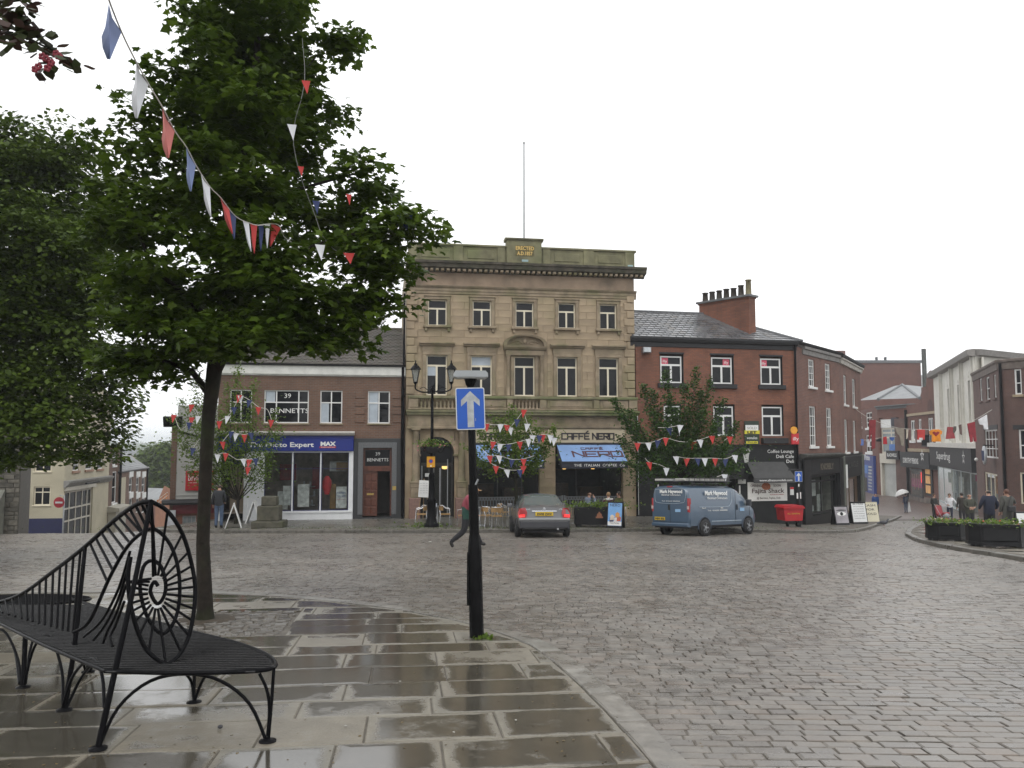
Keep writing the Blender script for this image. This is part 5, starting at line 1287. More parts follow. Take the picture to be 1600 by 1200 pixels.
m = MB(); D4.box(m, 0, D4.L, -5.5, sw[3], -1.5, -1.4); D4.done(m, 'shop_room', M('cool_room', (.26,.29,.28), .8, .35, 1.2))
D4.window(0.2, D4.L, -4.6, D4.uv(1500,733)[1]-.02, cols=(.16,.42,.60,.80), d=-.1, fw=.2, mw=.25, fmat=PALEG, gmat=GLASSC, name='shop_window')
m = MB()
for (a, b, c, e) in ((.20,.26,.5,.8),(.28,.38,.3,.9),(.46,.55,.1,.75)): D4.box(m, D4.L*a, D4.L*b, -4.4+5*c*.8, -4.4+5*e*.75, -.5, -.4)
D4.done(m, 'display_panel', M('display_pale', (.45,.47,.44), .6, .3, 5))
m = MB(); D4.box(m, D4.L*.84, D4.L*.93, -1.6, -.2, -.4, -.3); D4.done(m, 'pink_poster', M('display_magenta', (.42,.035,.17), .6, .3, 2))

# dark brick shop on the right edge
D5 = Face.between('dark_brick_shop', 'dark purple brick shop with white sash windows and a hanging sign', 'building', 1524, 60, 1564, 50, -5)
D5b = Face.between('', '', '', 1564, 50, 1690, 46, -5, root=D5)
t5 = D5b.uv(1580, 564)[1]
h5 = [D5.rect(1530,592,1535,626), D5.rect(1540,590,1547,624), D5.rect(1552,586,1557,621), D5.rect(1538,672,1560,717), D5.rect(1538,737,1560,785)]
D5.wall(0, D5.L, -5, t5, h5, BRP)
for i, q in enumerate(h5[:3]): D5.window(*q, cols=(.5,) if False else (), rows=(.5,), d=-.08, fw=.09, mw=.06, sill=(.14,.1,.1), smat=BRP)
D5.window(*h5[3], cols=(.25,.5,.75), rows=(.33,.66), d=-.08, fw=.1, mw=.05)
D5.window(*h5[4], cols=(.4,.7), d=-.08, fw=.1, mw=.08, fmat=CREAMP, gmat=GLASSC, name='shop_window')
m = MB(); q = h5[4]; D5.box(m, q[0], q[1], q[2], q[3], -1.2, -1.1); D5.done(m, 'shop_room', M('red_room', (.26,.10,.06), .8, .6, 1.5))
m = MB()
for k in range(3): D5.box(m, q[0]+.4+k*1.0, q[0]+1.0+k*1.0, q[2]+.3+.3*(k % 2), q[2]+1.5, -.7, -.6)
D5.done(m, 'display_panel', M('display_mixed', (.40,.20,.10), .6, .7, 3))
h6 = [D5b.rect(1584,566+11,1597,616), D5b.rect(1591,671,1625,717), D5b.rect(1593,738,1640,790), D5b.rect(1640,577,1653,616)]
D5b.wall(0, D5b.L, -5, t5, h6, BRP)
for i, q in enumerate(h6): D5b.window(*q, cols=(.33,.66) if i == 1 else (), rows=(.45,) if i != 2 else (), d=-.08, fw=.09, mw=.06, sill=(.16,.1,.1) if i in (0,3) else None, smat=BUFF, fmat=CREAMP if i == 2 else WHITE)
for F_, qs in ((D5, [h5[3]]), (D5b, [h6[1]])):
    for q in qs: m = MB(); F_.box(m, q[0]-.3, q[1]+.3, q[3], q[3]+.28, 0, .03); F_.done(m, 'lintel', BLACKM)
for F_ in (D5, D5b):
    m = MB(); F_.prof(m, [(0,t5-.5),(.06,t5-.48),(.08,t5-.1),(.16,t5),(.16,t5+.12),(0,t5+.16)], 0, F_.L); F_.done(m, 'parapet_coping', M('soot_stone', (.13,.105,.09), .8, .3))
m = MB(); m.tube([D5b.p(.2, t5-.1, .1), D5b.p(.2, -4.5, .1)], .09, 7); D5b.done(m, 'drainpipe', IRON)
m = MB(); q = D5.uv(1553, 709); m.lathe([(.0,.06),(.62,.06),(.66,0),(.62,-.06),(0,-.06)], 18, c=(0,0,0), axis='y'); m.V = [(x*1.0, y, z*.95) for x, y, z in m.V]
sg = D5.done(m, 'round_sign', M('silver_sign', (.42,.44,.47), .4, .3, 4)); sg.matrix_basis = (D5.X or Matrix.Identity(4)) @ Matrix.Translation(D5.p(q[0], q[1]-.1, .55))
m = MB()
for k in range(4): m.tube([(-.35+.22*k, -.075, .3), (-.2+.15*k, -.075, -.35)], .055, 5)
D5.done(m, 'sign_stripe', M('sign_navy', (.03,.04,.1), .5), sg).matrix_basis = Matrix.Identity(4)
m = MB(); m.tube([D5.p(q[0], q[1]+.55, 0), D5.p(q[0], q[1]+.55, .6)], .04, 6); D5.done(m, 'sign_bracket', IRON)
m = MB(); q = D5.uv(1533,718); m.ball(D5.p(q[0], q[1], .3), .13); D5.done(m, 'wall_light', WHITE)

# ================================================================== THE STREET GOING DOWN ON THE LEFT
CREAMR = M('cream_render', (.46,.42,.31), .8, .08, 1.2, .1, 30, tint=(.34,.30,.22,.4), tscale=.6)
E1 = Face.between('cream_building', 'cream rendered corner building with dark blue panel and tall shop windows', 'building', -60, 43.4, 103, 44, -4.2)
E1b = Face.between('', '', '', 103, 44, 172, 51, -4.2, root=E1)
te = zz(600, 44); q1 = E1.rect(53, 760.5, 78, 789.5); q2 = E1.rect(55, 703, 80, 737)
E1.wall(0, E1.L, -6, te, [q1, q2], CREAMR)
E1.window(*q1, cols=(.5,), rows=(.7,), d=-.08, fw=.06, mw=.05, sill=(.05,.06,.05), fmat=CREAMP); E1.window(*q2, cols=(.5,), rows=(.7,), d=-.08, fw=.06, mw=.05, sill=(.05,.06,.05), fmat=CREAMP)
m = MB(); E1.box(m, q1[0], q1[0]+.5, q1[2], q1[3], -.5, -.45); E1.done(m, 'orange_curtain', M('tan_curtain', (.30,.16,.06), .8, .2))
m = MB(); E1.box(m, E1.uv(35,815)[0], E1.uv(100.5,815)[0], -6, E1.uv(70,810)[1], 0, .05); E1.done(m, 'blue_panel', M('dark_blue_paint', (.010,.013,.060), .45, .15))
m = MB(); E1.box(m, E1.uv(34,775)[0], E1.uv(44,775)[0], E1.uv(40,776)[1], E1.uv(40,772)[1], .1, .14); E1.done(m, 'street_name_plate', GREYM)
m = MB(); u_, v_ = E1.uv(40,781); m.tube([E1.p(u_-.3,v_,.3), E1.p(u_+.1,v_,.5)], .03, 6); m.ball(E1.p(u_+.25,v_-.02,.55), (.22,.12,.06)); E1.done(m, 'wall_lamp', IRON)
us = E1b.L
ww = [E1b.rect(114,718,123,735), E1b.rect(134,716,144,733), E1b.rect(152,714,160,732)]
E1b.wall(0, us, -7, te, ww + [(.15, us*.62, -7, E1b.uv(130,762)[1]-.05, .3)], CREAMR)
for q in ww: E1b.window(*q, rows=(.5,), d=-.06, fw=.06, mw=.04, sill=(.14,.08,.1), smat=M('terracotta_sill', (.30,.18,.12), .7))
m = MB(); E1b.prof(m, [(0,E1b.uv(135,758)[1]),(.1,E1b.uv(135,757)[1]),(.3,E1b.uv(135,751)[1]),(.35,E1b.uv(135,748)[1]),(0,E1b.uv(135,747)[1])], -.1, us); E1b.done(m, 'shop_cornice', M('grey_cornice', (.24,.235,.22), .6, .15))
m = MB(); E1b.box(m, 0, us*.66, E1b.uv(130,763)[1], E1b.uv(130,757)[1], .02, .10); E1b.done(m, 'fascia', WB)
E1b.window(.15, us*.62, -6, E1b.uv(130,764)[1], cols=(.22,.44,.66,.84), rows=(.66,.80), d=-.1, fw=.10, mw=.09, fmat=WB, name='shop_window')
m = MB(); u_ = E1b.uv(132,752)[0]; m.tube([E1b.p(u_-1.2,E1b.uv(132,754)[1],.5), E1b.p(u_+.6,E1b.uv(132,753)[1],.6)], .06, 6); E1b.done(m, 'sign_light', IRON)
# brick house with downpipe next down the street
E2 = Face.between('brick_terrace_house', 'brown brick house with black downpipe beside the cream building', 'building', 172, 51, 188, 53.6, -7)
t_ = E2.uv(180, 697)[1]; hh = [E2.rect(176.5,703,181,727), E2.rect(176,737,181,785)]
E2.wall(0, E2.L, -9, t_, hh, BRB)
for q in hh: E2.window(*q, rows=(.5,), d=-.06, fw=.08, mw=.05, sill=(.12,.08,.08))
m = MB(); E2.box(m, 0, E2.L, -9, E2.uv(180,795)[1], .02, .5); E2.prof(m, [(0,E2.uv(180,797)[1]),(.7,E2.uv(180,796)[1]),(.7,E2.uv(180,791)[1]),(0,E2.uv(180,788)[1])], -.1, E2.L+.4); E2.done(m, 'shop_bay', M('grey_cream', (.36,.34,.28), .7, .1))
m = MB(); m.tube([E2.p(E2.L-.15,t_,.12), E2.p(E2.L-.15,-8,.12)], .08, 7); m.tube([E2.p(0,t_,.15), E2.p(E2.L-.1,t_,.15)], .08, 6); E2.done(m, 'drainpipe', BLACK)
m = MB(); m.box(0, E2.L, .3, 6, -2, t_+7); E2.done(m, 'rear_wall', BRB)
# slate-roofed brick house further down
E3 = Face.between('slate_roofed_house', 'brown brick house with grey slate roof and white lintels down the hill', 'building', 188, 53.6, 231, 62, -8)
t_ = E3.uv(210, 734)[1]; hh = []
for a, b in ((202,206),(213,217),(222,226)): hh += [E3.rect(a,746,b,769), E3.rect(a,779,b,800)]
E3.wall(0, E3.L, -10, t_, hh, BRB)
E3w = E3.uv(195.5, 740)[0]; m = MB(); E3.box(m, 0, E3w, -10, t_-.4, .02, .06); E3.done(m, 'cream_bay', CREAMR)
for q in hh:
    E3.window(*q, rows=(.5,), d=-.06, fw=.07, mw=.05); m = MB(); E3.cbox(m, q[0]-.12, q[1]+.12, q[3], q[3]+.42, 0, .05); E3.done(m, 'lintel', WHITE)
inv = E3.root.matrix_basis.inverted(); pA, pB, pC, pD = inv @ at(184, 738, 53.2), inv @ at(232, 731, 62.3), inv @ at(190, 703, 64), inv @ at(183, 703, 57)
slate_roof(E3, 'roof', (pA, pB, pC, pD), 12, .5, GSL, SLB)
m = MB(); m.tube([pA, pB], .09, 6); m.tube([E3.p(E3.L,t_,.05), E3.p(E3.L,-9,.05)], .08, 6); E3.done(m, 'gutter', BLACK)
# low building at the foot of the street
E4 = Face.between('low_brick_house', 'low brick house with grey roof at the foot of the hill', 'building', 222, 92, 262, 84, -12)
t_ = E4.uv(240, 783)[1]
E4.wall(0, E4.L, -14, t_, [], BRM)
inv = E4.root.matrix_basis.inverted(); q = [inv @ at(p_, y_, Y_) for p_, y_, Y_ in ((214,783,92),(250,785,86),(257,763,92),(226,762,98))]
m = MB(); m.poly(q); E4.done(m, 'roof', GSL)
m = MB(); m.prism([(0,0),(3,0),(3,4)], 0, .6, 'y'); 
E4b = Face.between('', '', '', 246, 80, 268, 76, -12, root=E4)
m = MB(); z0, z1 = E4b.uv(246,792)[1], E4b.uv(268,764)[1]; m.add([E4b.p(0,-14), E4b.p(E4b.L,-14), E4b.p(E4b.L,z1), E4b.p(E4b.L*.6,z1+.2), E4b.p(0,z0)], [(0,1,2,3,4)]); E4b.done(m, 'gable_wall', M('orange_brick_far', (.27,.12,.065), .8, .15, 2))
# far pale house
E5 = Face.between('pale_far_house', 'small pale house with grey roof among the trees far below', 'building', 188, 190, 204, 188, -12)
m = MB(); m.box(0, E5.L, 0, 6, -2, E5.uv(195,711)[1]+12); E5.done(m, 'wall', CREAMR); m = MB(); m.prism([(-.4, E5.uv(195,711)[1]+12), (E5.L/2, E5.uv(195,703)[1]+12), (E5.L+.4, E5.uv(195,711)[1]+12)], -.4, 6.4, 'y'); E5.done(m, 'roof', GSL)
# white-fronted estate office beside the photo shop
RENDW = M('white_render', (.42,.42,.40), .8, .1, 1.5, .1, 30, tint=(.30,.31,.29,.5), tscale=.5)
Gf = Face.between('estate_office', 'white rendered building with red sign and brick edge at the street corner', 'building', 268, 36.6, 348, 37.2, -2.6)
t_ = Gf.uv(300, 664)[1]; u1 = Gf.uv(276.5, 700)[0]; vb = Gf.uv(300, 783)[1]
Gf.wall(u1, Gf.L, vb, t_+.9, [], RENDW)
m = MB(); Gf.box(m, 0, u1, -4.5, t_, -6, .04); Gf.done(m, 'brick_flank', BRB)
m = MB(); m.box(u1, Gf.L, .35, 6, -2, t_+3.4); Gf.done(m, 'body_wall', RENDW)
m = MB(); Gf.prof(m, [(0,t_-.1),(.1,t_-.1),(.3,t_+.2),(.35,t_+.35),(0,t_+.4)], -.35, u1+.2); m.tube([Gf.p(u1+.05,t_-.3,.1), Gf.p(u1+1.2,t_-.62,.08), Gf.p(u1+2,t_-.7,.08)], .05, 6); Gf.done(m, 'gutter', IRON)
m = MB(); Gf.prof(m, [(0,vb-.14),(.3,vb-.14),(.34,vb-.05),(.28,vb+.05),(0,vb+.1)], -.3, Gf.L); Gf.done(m, 'ledge', BLACKM)
m = MB(); Gf.box(m, u1-.1, Gf.L, vb-.55, vb-.14, 0, .08); Gf.done(m, 'fascia', M('maroon_fascia', (.14,.012,.018), .5))
q = Gf.rect(285, 806, 306, 827); Gf.wall(u1-.4, Gf.L, -5, vb-.55, [q], BRR, name='shop_wall', reveal=.1)
Gf.window(*q, cols=(.33,.66), d=-.06, fw=.05, mw=.03, fmat=M('grey_frame', (.3,.3,.29), .6), gmat=gw)
q = Gf.rect(290.5, 736, 334, 766); m = MB(); Gf.cbox(m, *q, 0, .07, .01); rs = Gf.done(m, 'red_sign', M('estate_red', (.42,.012,.018), .45)); Gf.text('bridgfords', q[0]+.10, Gf.uv(300,751)[1], .30, LETTERW, d=.08, align='LEFT', w=1.15, parent=rs)
m = MB(); Gf.box(m, q[0]+.15, q[1]-.15, Gf.uv(300,754.5)[1], Gf.uv(300,754)[1], .07, .075); Gf.done(m, 'rule', LETTERW, rs); Gf.text('Estate Agents', q[0]+.65, Gf.uv(300,762)[1], .09, LETTERW, d=.08, align='LEFT', w=.55, parent=rs)
m = MB(); Gf.box(m, u1, Gf.L, Gf.uv(300,774)[1], Gf.uv(300,772.5)[1], 0, .03); Gf.done(m, 'string_course', RENDW)
Ghr = lp(Gf, u1, t_+.9, 0)
m = MB(); Gf.box(m, Gf.uv(262,800)[0], Gf.uv(275,800)[0], -4.2, Gf.uv(268,797)[1], .1, .16); Gf.done(m, 'poster_panel', M('white_poster', (.55,.57,.6), .5, .2, 5))
# stone church wall on the far left
H = Face.between('church_wall', 'dark rubble stone church wall with barred window at the left edge', 'wall', -160, 29.5, 34, 29.8, -1.9)
th_ = zz(560, 29.6); q = H.rect(6, 700, 17, 737); RUB = M('dark_rubble', (.085,.078,.064), .85, .35, 5, .5, 20)
H.wall(0, H.L, -3.5, th_, [q], RUB)
m = MB(); m.prism([(0,.5),(H.L,.02),(H.L-4.2,9),(0,9)], -1.6, th_+1.9, 'z'); H.done(m, 'return_wall', RUB)
v = -1.86; r = random.Random(5)
while v < 1.2:
    h = r.uniform(.13,.22); u = H.uv(-45,700)[0]
    while u < H.L:
        L = r.uniform(.25,.6); b = min(u+L, H.L)
        if not (u < q[1]+.1 and b > q[0]-.1 and v < q[3]+.1 and v+h > q[2]-.1) and b-u > .08:
            m = MB(); H.cbox(m, u+.01, b-.01, v+.008, v+h-.008, 0, r.uniform(.015,.05), .015); H.done(m, 'rubble_stone', M('rubble_stone', (.10,.092,.075), .85, .3, 6, .5, 20, rnd=.35))
        u += L
    v += h
m = MB()
for k in range(4): m.tube([H.p(q[0]+(q[1]-q[0])*(k+.5)/4, q[2], -.05), H.p(q[0]+(q[1]-q[0])*(k+.5)/4, q[3], -.05)], .012, 6)
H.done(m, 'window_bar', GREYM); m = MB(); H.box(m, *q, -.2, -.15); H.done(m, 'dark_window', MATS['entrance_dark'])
m = MB(); b = H.uv(8, 800)[0]; z_ = H.uv(0,765)[1]; m.prism([(-.06,-1.6),(-.06,z_+1.9),(-.5,z_+1.4),(-.55,-1.6)], b-1.2, b, 'x'); m.V = [(x, y, z) for x, y, z in m.V]; H.done(m, 'buttress', M('pale_buttress', (.15,.15,.125), .85, .25, 4, .3, 20))
# ================================================================== TREES
BARK = M('wet_bark', (.020,.016,.012), .7, .35, 9, .7, 30, spec=.15, tint=(.03,.045,.015,.5), tscale=2.5)
def leaf_mat(name, cols, rough=.42, trans=.22):
    m = bpy.data.materials.new(name); m.use_nodes = True; MATS[name] = m
    n, l = m.node_tree.nodes, m.node_tree.links; b = n['Principled BSDF']; b.inputs['Roughness'].default_value = rough; b.inputs['Specular IOR Level'].default_value = .12
    a = n.new('ShaderNodeAttribute'); a.attribute_name = 'rnd'; r = n.new('ShaderNodeValToRGB'); l.new(a.outputs['Fac'], r.inputs[0])
    el = r.color_ramp.elements; el[0].color = (*cols[0], 1); el[1].color = (*cols[-1], 1)
    for i, c in enumerate(cols[1:-1]): e_ = el.new((i+1)/(len(cols)-1)); e_.color = (*c, 1)
    l.new(r.outputs[0], b.inputs['Base Color'])
    t = n.new('ShaderNodeBsdfTranslucent'); g = n.new('ShaderNodeHueSaturation'); g.inputs['Value'].default_value = 1.5; l.new(r.outputs[0], g.inputs['Color']); l.new(g.outputs[0], t.inputs[0])
    mi = n.new('ShaderNodeMixShader'); mi.inputs[0].default_value = trans; l.new(b.outputs[0], mi.inputs[1]); l.new(t.outputs[0], mi.inputs[2]); l.new(mi.outputs[0], n['Material Output'].inputs['Surface'])
    return m
MAPLE = leaf_mat('maple_leaf', [(.026,.048,.006),(.042,.072,.008),(.062,.100,.010),(.105,.155,.016)], trans=.28)
LIME = leaf_mat('lime_leaf', [(.036,.060,.011),(.054,.085,.013),(.074,.112,.017),(.102,.148,.023)])
FRESH = leaf_mat('street_tree_leaf', [(.065,.108,.019),(.088,.142,.023),(.115,.175,.029),(.15,.21,.042)], trans=.3)
DKLEAF = leaf_mat('cherry_leaf', [(.03,.065,.014),(.042,.085,.017),(.060,.11,.020)])
REDLEAF = leaf_mat('dark_red_leaf', [(.045,.02,.022),(.03,.035,.015),(.035,.05,.015),(.06,.02,.025)])
PINK = M('pink_blossom', (.22,.02,.035), .6, .2)
# leaf outlines as triangle fans (x across, y along, z fold)
half = [(.42,-.02),(.30,.22),(.62,.46),(.30,.56),(.24,.70)]
MP = np.array([(0,0,0)] + [(x,y,-.18*x) for x,y in half] + [(0,1.05,-.10)] + [(-x,y,-.18*x) for x,y in half[::-1]])
MT = np.array([(0,i,i+1) for i in range(1, 11)])
KP = np.array([(0,0,0),(.36,.40,-.06),(.30,.66,-.08),(0,1,-.12),(-.30,.66,-.08),(-.36,.40,-.06)]); KT = np.array([(0,1,2),(0,2,3),(0,3,4),(0,4,5)])
def orient(N, nrm, tip):
    nrm = nrm / np.linalg.norm(nrm, axis=1, keepdims=True)
    t = tip - nrm * np.sum(tip*nrm, axis=1, keepdims=True); t /= np.maximum(np.linalg.norm(t, axis=1, keepdims=True), 1e-6)
    x = np.cross(t, nrm); return np.stack([x, t, nrm], axis=2)     # columns
def leaves_mesh(name, pos, nrm, tip, size, mats, T, tri, rnd):
    N = len(pos); Rm = orient(N, nrm, tip)
    v = np.einsum('nij,kj->nki', Rm, T) * size[:,None,None] + pos[:,None,:]
    f = (tri[None] + (np.arange(N)*len(T))[:,None,None]).reshape(-1, 3)
    return np_mesh(name, v.reshape(-1,3), f, 3, mats, attr=np.repeat(rnd, len(T)))
def crown(root, lobes, dens, size, mat, T, tri, seed, layer=.35, keep=300, individual=True, spray=9, sr=.28, pad=1.0, name='crown'):
    """lobes: (centre, radii). Leaves hang in sprays set through each lobe, thicker towards its skin"""
    r = np.random.default_rng(seed); P = []; Nn = []; Tp = []; C_ = []
    for c, rad in lobes:
        c = np.array(c); rad = np.array(rad); n = max(3, int(dens * rad[0]*rad[2]*math.pi)) + (14 if individual else 0)
        d = r.normal(size=(n,3)); d /= np.linalg.norm(d, axis=1, keepdims=True)
        q = r.random(n)**.45
        cen = c + d*rad*q[:,None]
        if individual:      # the sprays gather on drooping pads of foliage, with gaps between the pads
            npad = max(3, n // 9); pd = r.normal(size=(npad,3)); pd /= np.linalg.norm(pd, axis=1, keepdims=True)
            pc = c + pd*rad*(r.random(npad)**.4)[:,None]; own = r.integers(npad, size=n); pr_ = (.16 + .22*r.random(npad))*pad
            th_ = r.random(n)*6.283; rr2 = np.sqrt(r.random(n)); R_ = pr_[own]*rr2
            cen = pc[own] + np.stack([np.cos(th_)*R_, np.sin(th_)*R_, -.30*pr_[own]*rr2**2 + r.normal(size=n)*.02*pad], 1)
            d = .5*d + .5*np.stack([np.cos(th_)*rr2, np.sin(th_)*rr2, .2*np.ones(n)], 1)
        for k in range(n):
            out = d[k]; m = spray
            off = np.clip(r.normal(size=(m,3)), -1.7, 1.7)*np.array([sr, sr, sr*layer])
            P.append(cen[k]+off); Nn.append(np.array([0,0,1.0]) + out*.55 + r.normal(size=(m,3))*.42)
            Tp.append(out*.8 + off*1.5/sr*.4 + np.array([0,0,-.55]) + r.normal(size=(m,3))*.35)
            C_.append(np.full(m, r.random()))
    P = np.concatenate(P); Nn = np.concatenate(Nn); Tp = np.concatenate(Tp); C_ = np.concatenate(C_)
    sz = size * r.uniform(.65, 1.25, len(P)); rnd = np.clip(C_*.5 + r.random(len(P))*.5, 0, 1)
    ok = np.ones(len(P), bool)
    if individual:
        w = P - np.array([0,0,EYE]); dist = np.linalg.norm(w, axis=1)
        px = 800 + FPX*w[:,0]/w[:,1]; vis = (px > -5) & (w[:,2]/w[:,1] < .61)
        order_ = np.argsort(dist/sz + np.where(vis, 0, 1e6))[:keep]; ok[order_] = False
    # the trunk's empty stands at the base: put the crown in its frame
    b = np.array(root.location)
    cr = link(leaves_mesh(name, P[ok]-b, Nn[ok], Tp[ok], sz[ok], mat, T, tri, rnd[ok]), name, root)
    cr['kind'] = 'stuff'
    if individual:
        lms = []
        for q in range(6):
            me = np_mesh('leaf', T.copy(), tri, 3, mat, attr=np.full(len(T), (q+.5)/6)); lms.append(me)
        Rm = orient(len(order_), Nn[order_], Tp[order_])
        for k, i in enumerate(order_):
            m4 = np.eye(4); m4[:3,:3] = Rm[k]*sz[i]; m4[:3,3] = P[i]-b
            link(lms[int(rnd[i]*5.99)], 'leaf', cr, Matrix(m4.tolist()))
    return cr
def px_lobes(ls, Y, dY=1.0):
    o = []
    for (x, y, rx, ry, *oy) in ls:
        yy = Y + (oy[0] if oy else 0); c = at(x, y, yy); k = yy/FPX
        o.append(((c.x, c.y, c.z), (rx*k, min(rx, ry*1.3)*k*dY, ry*k)))
    return o
def limbs(mb, base, pts_list, b):
    for pts, r0, r1 in pts_list:
        n = len(pts); mb.tube([Vector(p)-b for p in pts], [r0 + (r1-r0)*i/(n-1) for i in range(n)], 9)

# ---- the maple in the paving
TY = TREE.y
mt = thing('maple_tree', 'dark leafy maple tree rising from cobbles in the paving behind the metal bench', 'tree', TREE)
b = TREE.copy(); tb = MB()
tr = [TREE + Vector((0,0,-.05)), TREE + Vector((.0,0,.12)), at(317,850,TY), at(321,740,TY), at(326,650,TY), at(336,570,TY), at(352,470,TY+.05), at(368,360,TY+.1), at(385,240,TY+.1), at(400,110,TY+.05), at(405,0,TY), at(405,-80,TY)]
tb.tube([p - b for p in tr], [.130,.098,.080,.077,.082,.096,.078,.075,.06,.045,.03,.015], 14)
br = [([at(338,580,TY), at(352,555,TY-.1), at(400,520,TY-.4), at(470,490,TY-.7), at(540,455,TY-.8)], .065, .015), ([at(330,620,TY), at(300,580,TY), at(250,562,TY-.1), at(205,545,TY-.2)], .05, .012),
      ([at(345,540,TY), at(300,470,TY-.3), at(240,420,TY-.5), at(190,300,TY-.5)], .05, .01), ([at(355,450,TY), at(440,400,TY-.4), at(540,370,TY-.6), at(650,335,TY-.7)], .05, .01),
      ([at(370,350,TY), at(450,300,TY-.2), at(560,270,TY-.3)], .04, .01), ([at(365,380,TY), at(300,280,TY-.4), at(240,220,TY-.5)], .04, .01), ([at(385,240,TY), at(440,160,TY+.2), at(500,80,TY+.3)], .035, .008),
      ([at(385,250,TY), at(330,140,TY-.2), at(300,40,TY-.2)], .035, .008), ([at(350,480,TY), at(380,430,TY+.6), at(430,380,TY+1.1)], .05, .012), ([at(345,520,TY), at(300,470,TY+.6), at(260,430,TY+1.0)], .045, .01), ([at(352,470,TY), at(345,400,TY-.8), at(350,330,TY-1.2)], .04, .01)]
limbs(tb, TREE, br, b)
tb.build('trunk', BARK, mt)
ML = [(400,50,120,85),(335,25,60,50,-.3),(480,40,62,55,.2),(410,-40,110,60),(440,150,85,80,.4),(310,150,80,70,-.4),(360,130,90,80,-.7),(250,215,78,70,-.4),(380,240,110,80,-.8),(470,250,52,58,.3),(195,290,52,62,-.3),(275,320,100,75,-.8),(400,345,120,70,-1.0),(180,360,48,60,.2),(220,400,70,60,.3),
      (560,275,65,40,-.3),(520,315,75,45,.4),(650,338,44,28,-.6),(600,355,55,30,-.3),(565,400,72,45,-.8),(602,428,32,34,-.6),(320,430,120,60,-.9),(450,425,120,62,-1.0),(240,435,70,50,-.2),(580,455,44,30,-.5),(225,490,34,32,-.2),(280,490,62,40,-.6),(390,505,110,40,-1.1),(490,500,80,40,-.9),(545,485,40,30,-.5),(250,552,78,34,-.2),(222,540,40,34,-.1),(300,535,64,38,-.4),(345,515,70,40,-.6),(215,545,24,20,-.1),(440,530,60,22,-.9),(370,540,50,20,-1.0),(510,525,40,20,-.6),
      (400,200,120,110,1.0),(330,330,120,90,1.2),(460,380,110,70,1.2),(380,470,130,50,.9),(400,60,90,90,.9)]
crown(mt, px_lobes(ML, TY), 62, .102, MAPLE, MP, MT, 11, spray=12, sr=.125, layer=.5, pad=1.0)

# ---- the big tree on the left
LY = 17.5
lt = thing('lime_tree', 'big dark green tree with drooping branches filling the left edge', 'tree', gp(-190, 880))
lt.location = (at(-170,690,LY).x, LY, ground(at(-170,690,LY).x, LY)); b = Vector(lt.location); tb = MB()
tb.tube([Vector((0,0,-.1)), Vector((0,0,.3)), Vector((.05,0,2.5)), Vector((.2,0,5)), Vector((.3,.1,8)), Vector((.3,.1,10.5))], [.5,.38,.33,.27,.15,.04], 14)
limbs(tb, b, [([b+Vector((.05,0,2.6)), at(-60,560,LY), at(60,500,LY), at(150,540,LY)], .14, .03), ([b+Vector((.1,0,3.8)), at(-40,430,LY), at(80,360,LY), at(160,330,LY)], .14, .03), ([b+Vector((.2,0,5)), at(-60,330,LY), at(50,250,LY)], .12, .03), ([b+Vector((.05,0,2.2)), at(-80,650,LY-1), at(20,630,LY-1.5), at(90,660,LY-1.5)], .1, .02)], b)
tb.build('trunk', BARK, lt)
LL = [(-60,260,150,100),(40,240,85,70,-.5),(110,260,55,52),(150,300,50,60,.5),(-40,380,150,110,-1),(70,370,95,85,-1.5),(145,400,60,70),(-30,500,140,100,-1),(80,480,95,70,-1),(150,490,45,55),(165,560,38,52),(-20,600,110,70,-1.5),(80,570,80,60,-1),(140,620,45,45,.3),(172,600,16,36,.2),(164,645,14,28,.3),(30,650,75,50,-1.5),(85,675,40,28,-.6),(20,705,60,32,-1.6),(60,640,50,40,-1.8),(125,690,14,24,0),(150,700,12,34,.2),(165,672,12,30,.2),(-90,650,110,90,0),(-150,450,130,180,1),(0,420,160,200,2.2),(90,420,90,140,1.8)]
crown(lt, px_lobes(LL, LY, .8), 60, .118, LIME, KP, KT, 12, spray=15, sr=.20, layer=.4, pad=1.9)

# ---- branch of a nearby tree hanging into the top left corner
ob = thing('blossom_branch', 'dark branch with reddish leaves and pink blossom hanging into the top left corner', 'branch', at(-160,-40,4.2)); b = Vector(ob.location); tb = MB()
limbs(tb, b, [([at(-160,-40,4.2), at(-40,0,4.0), at(30,30,3.9), at(80,75,3.8), at(108,95,3.8)], .03, .004), ([at(-40,0,4.0), at(10,50,3.9), at(45,60,3.85), at(88,82,3.8)], .012, .003), ([at(-20,5,4), at(30,0,4.1), at(50,10,4.1)], .012, .003)], b)
tb.build('twig', BARK, ob)
r = np.random.default_rng(4); lm = [np_mesh('leaf', KP.copy(), KT, 3, REDLEAF, attr=np.full(6, (q+.5)/5)) for q in range(5)]
pts = [(x, y) for x, y, n in ((5,20,26),(20,35,26),(35,15,16),(-10,45,16),(15,60,14),(35,48,14),(52,60,12),(66,72,12),(82,85,10),(100,92,7),(45,8,10),(112,98,4),(74,97,7),(62,100,4)) for _ in range(n)]
for x, y in pts:
    p = at(x + r.normal()*9, y + r.normal()*8, 3.9 + r.normal()*.12) - b
    Rm = orient(1, np.array([[r.normal()*.5, -.3+r.normal()*.5, 1]]), np.array([[r.normal()+.3, r.normal(), -.8]]))[0]; s = .075*r.uniform(.7,1.2)
    m4 = np.eye(4); m4[:3,:3] = Rm*s; m4[:3,3] = p; link(lm[int(r.integers(5))], 'leaf', ob, Matrix(m4.tolist()))
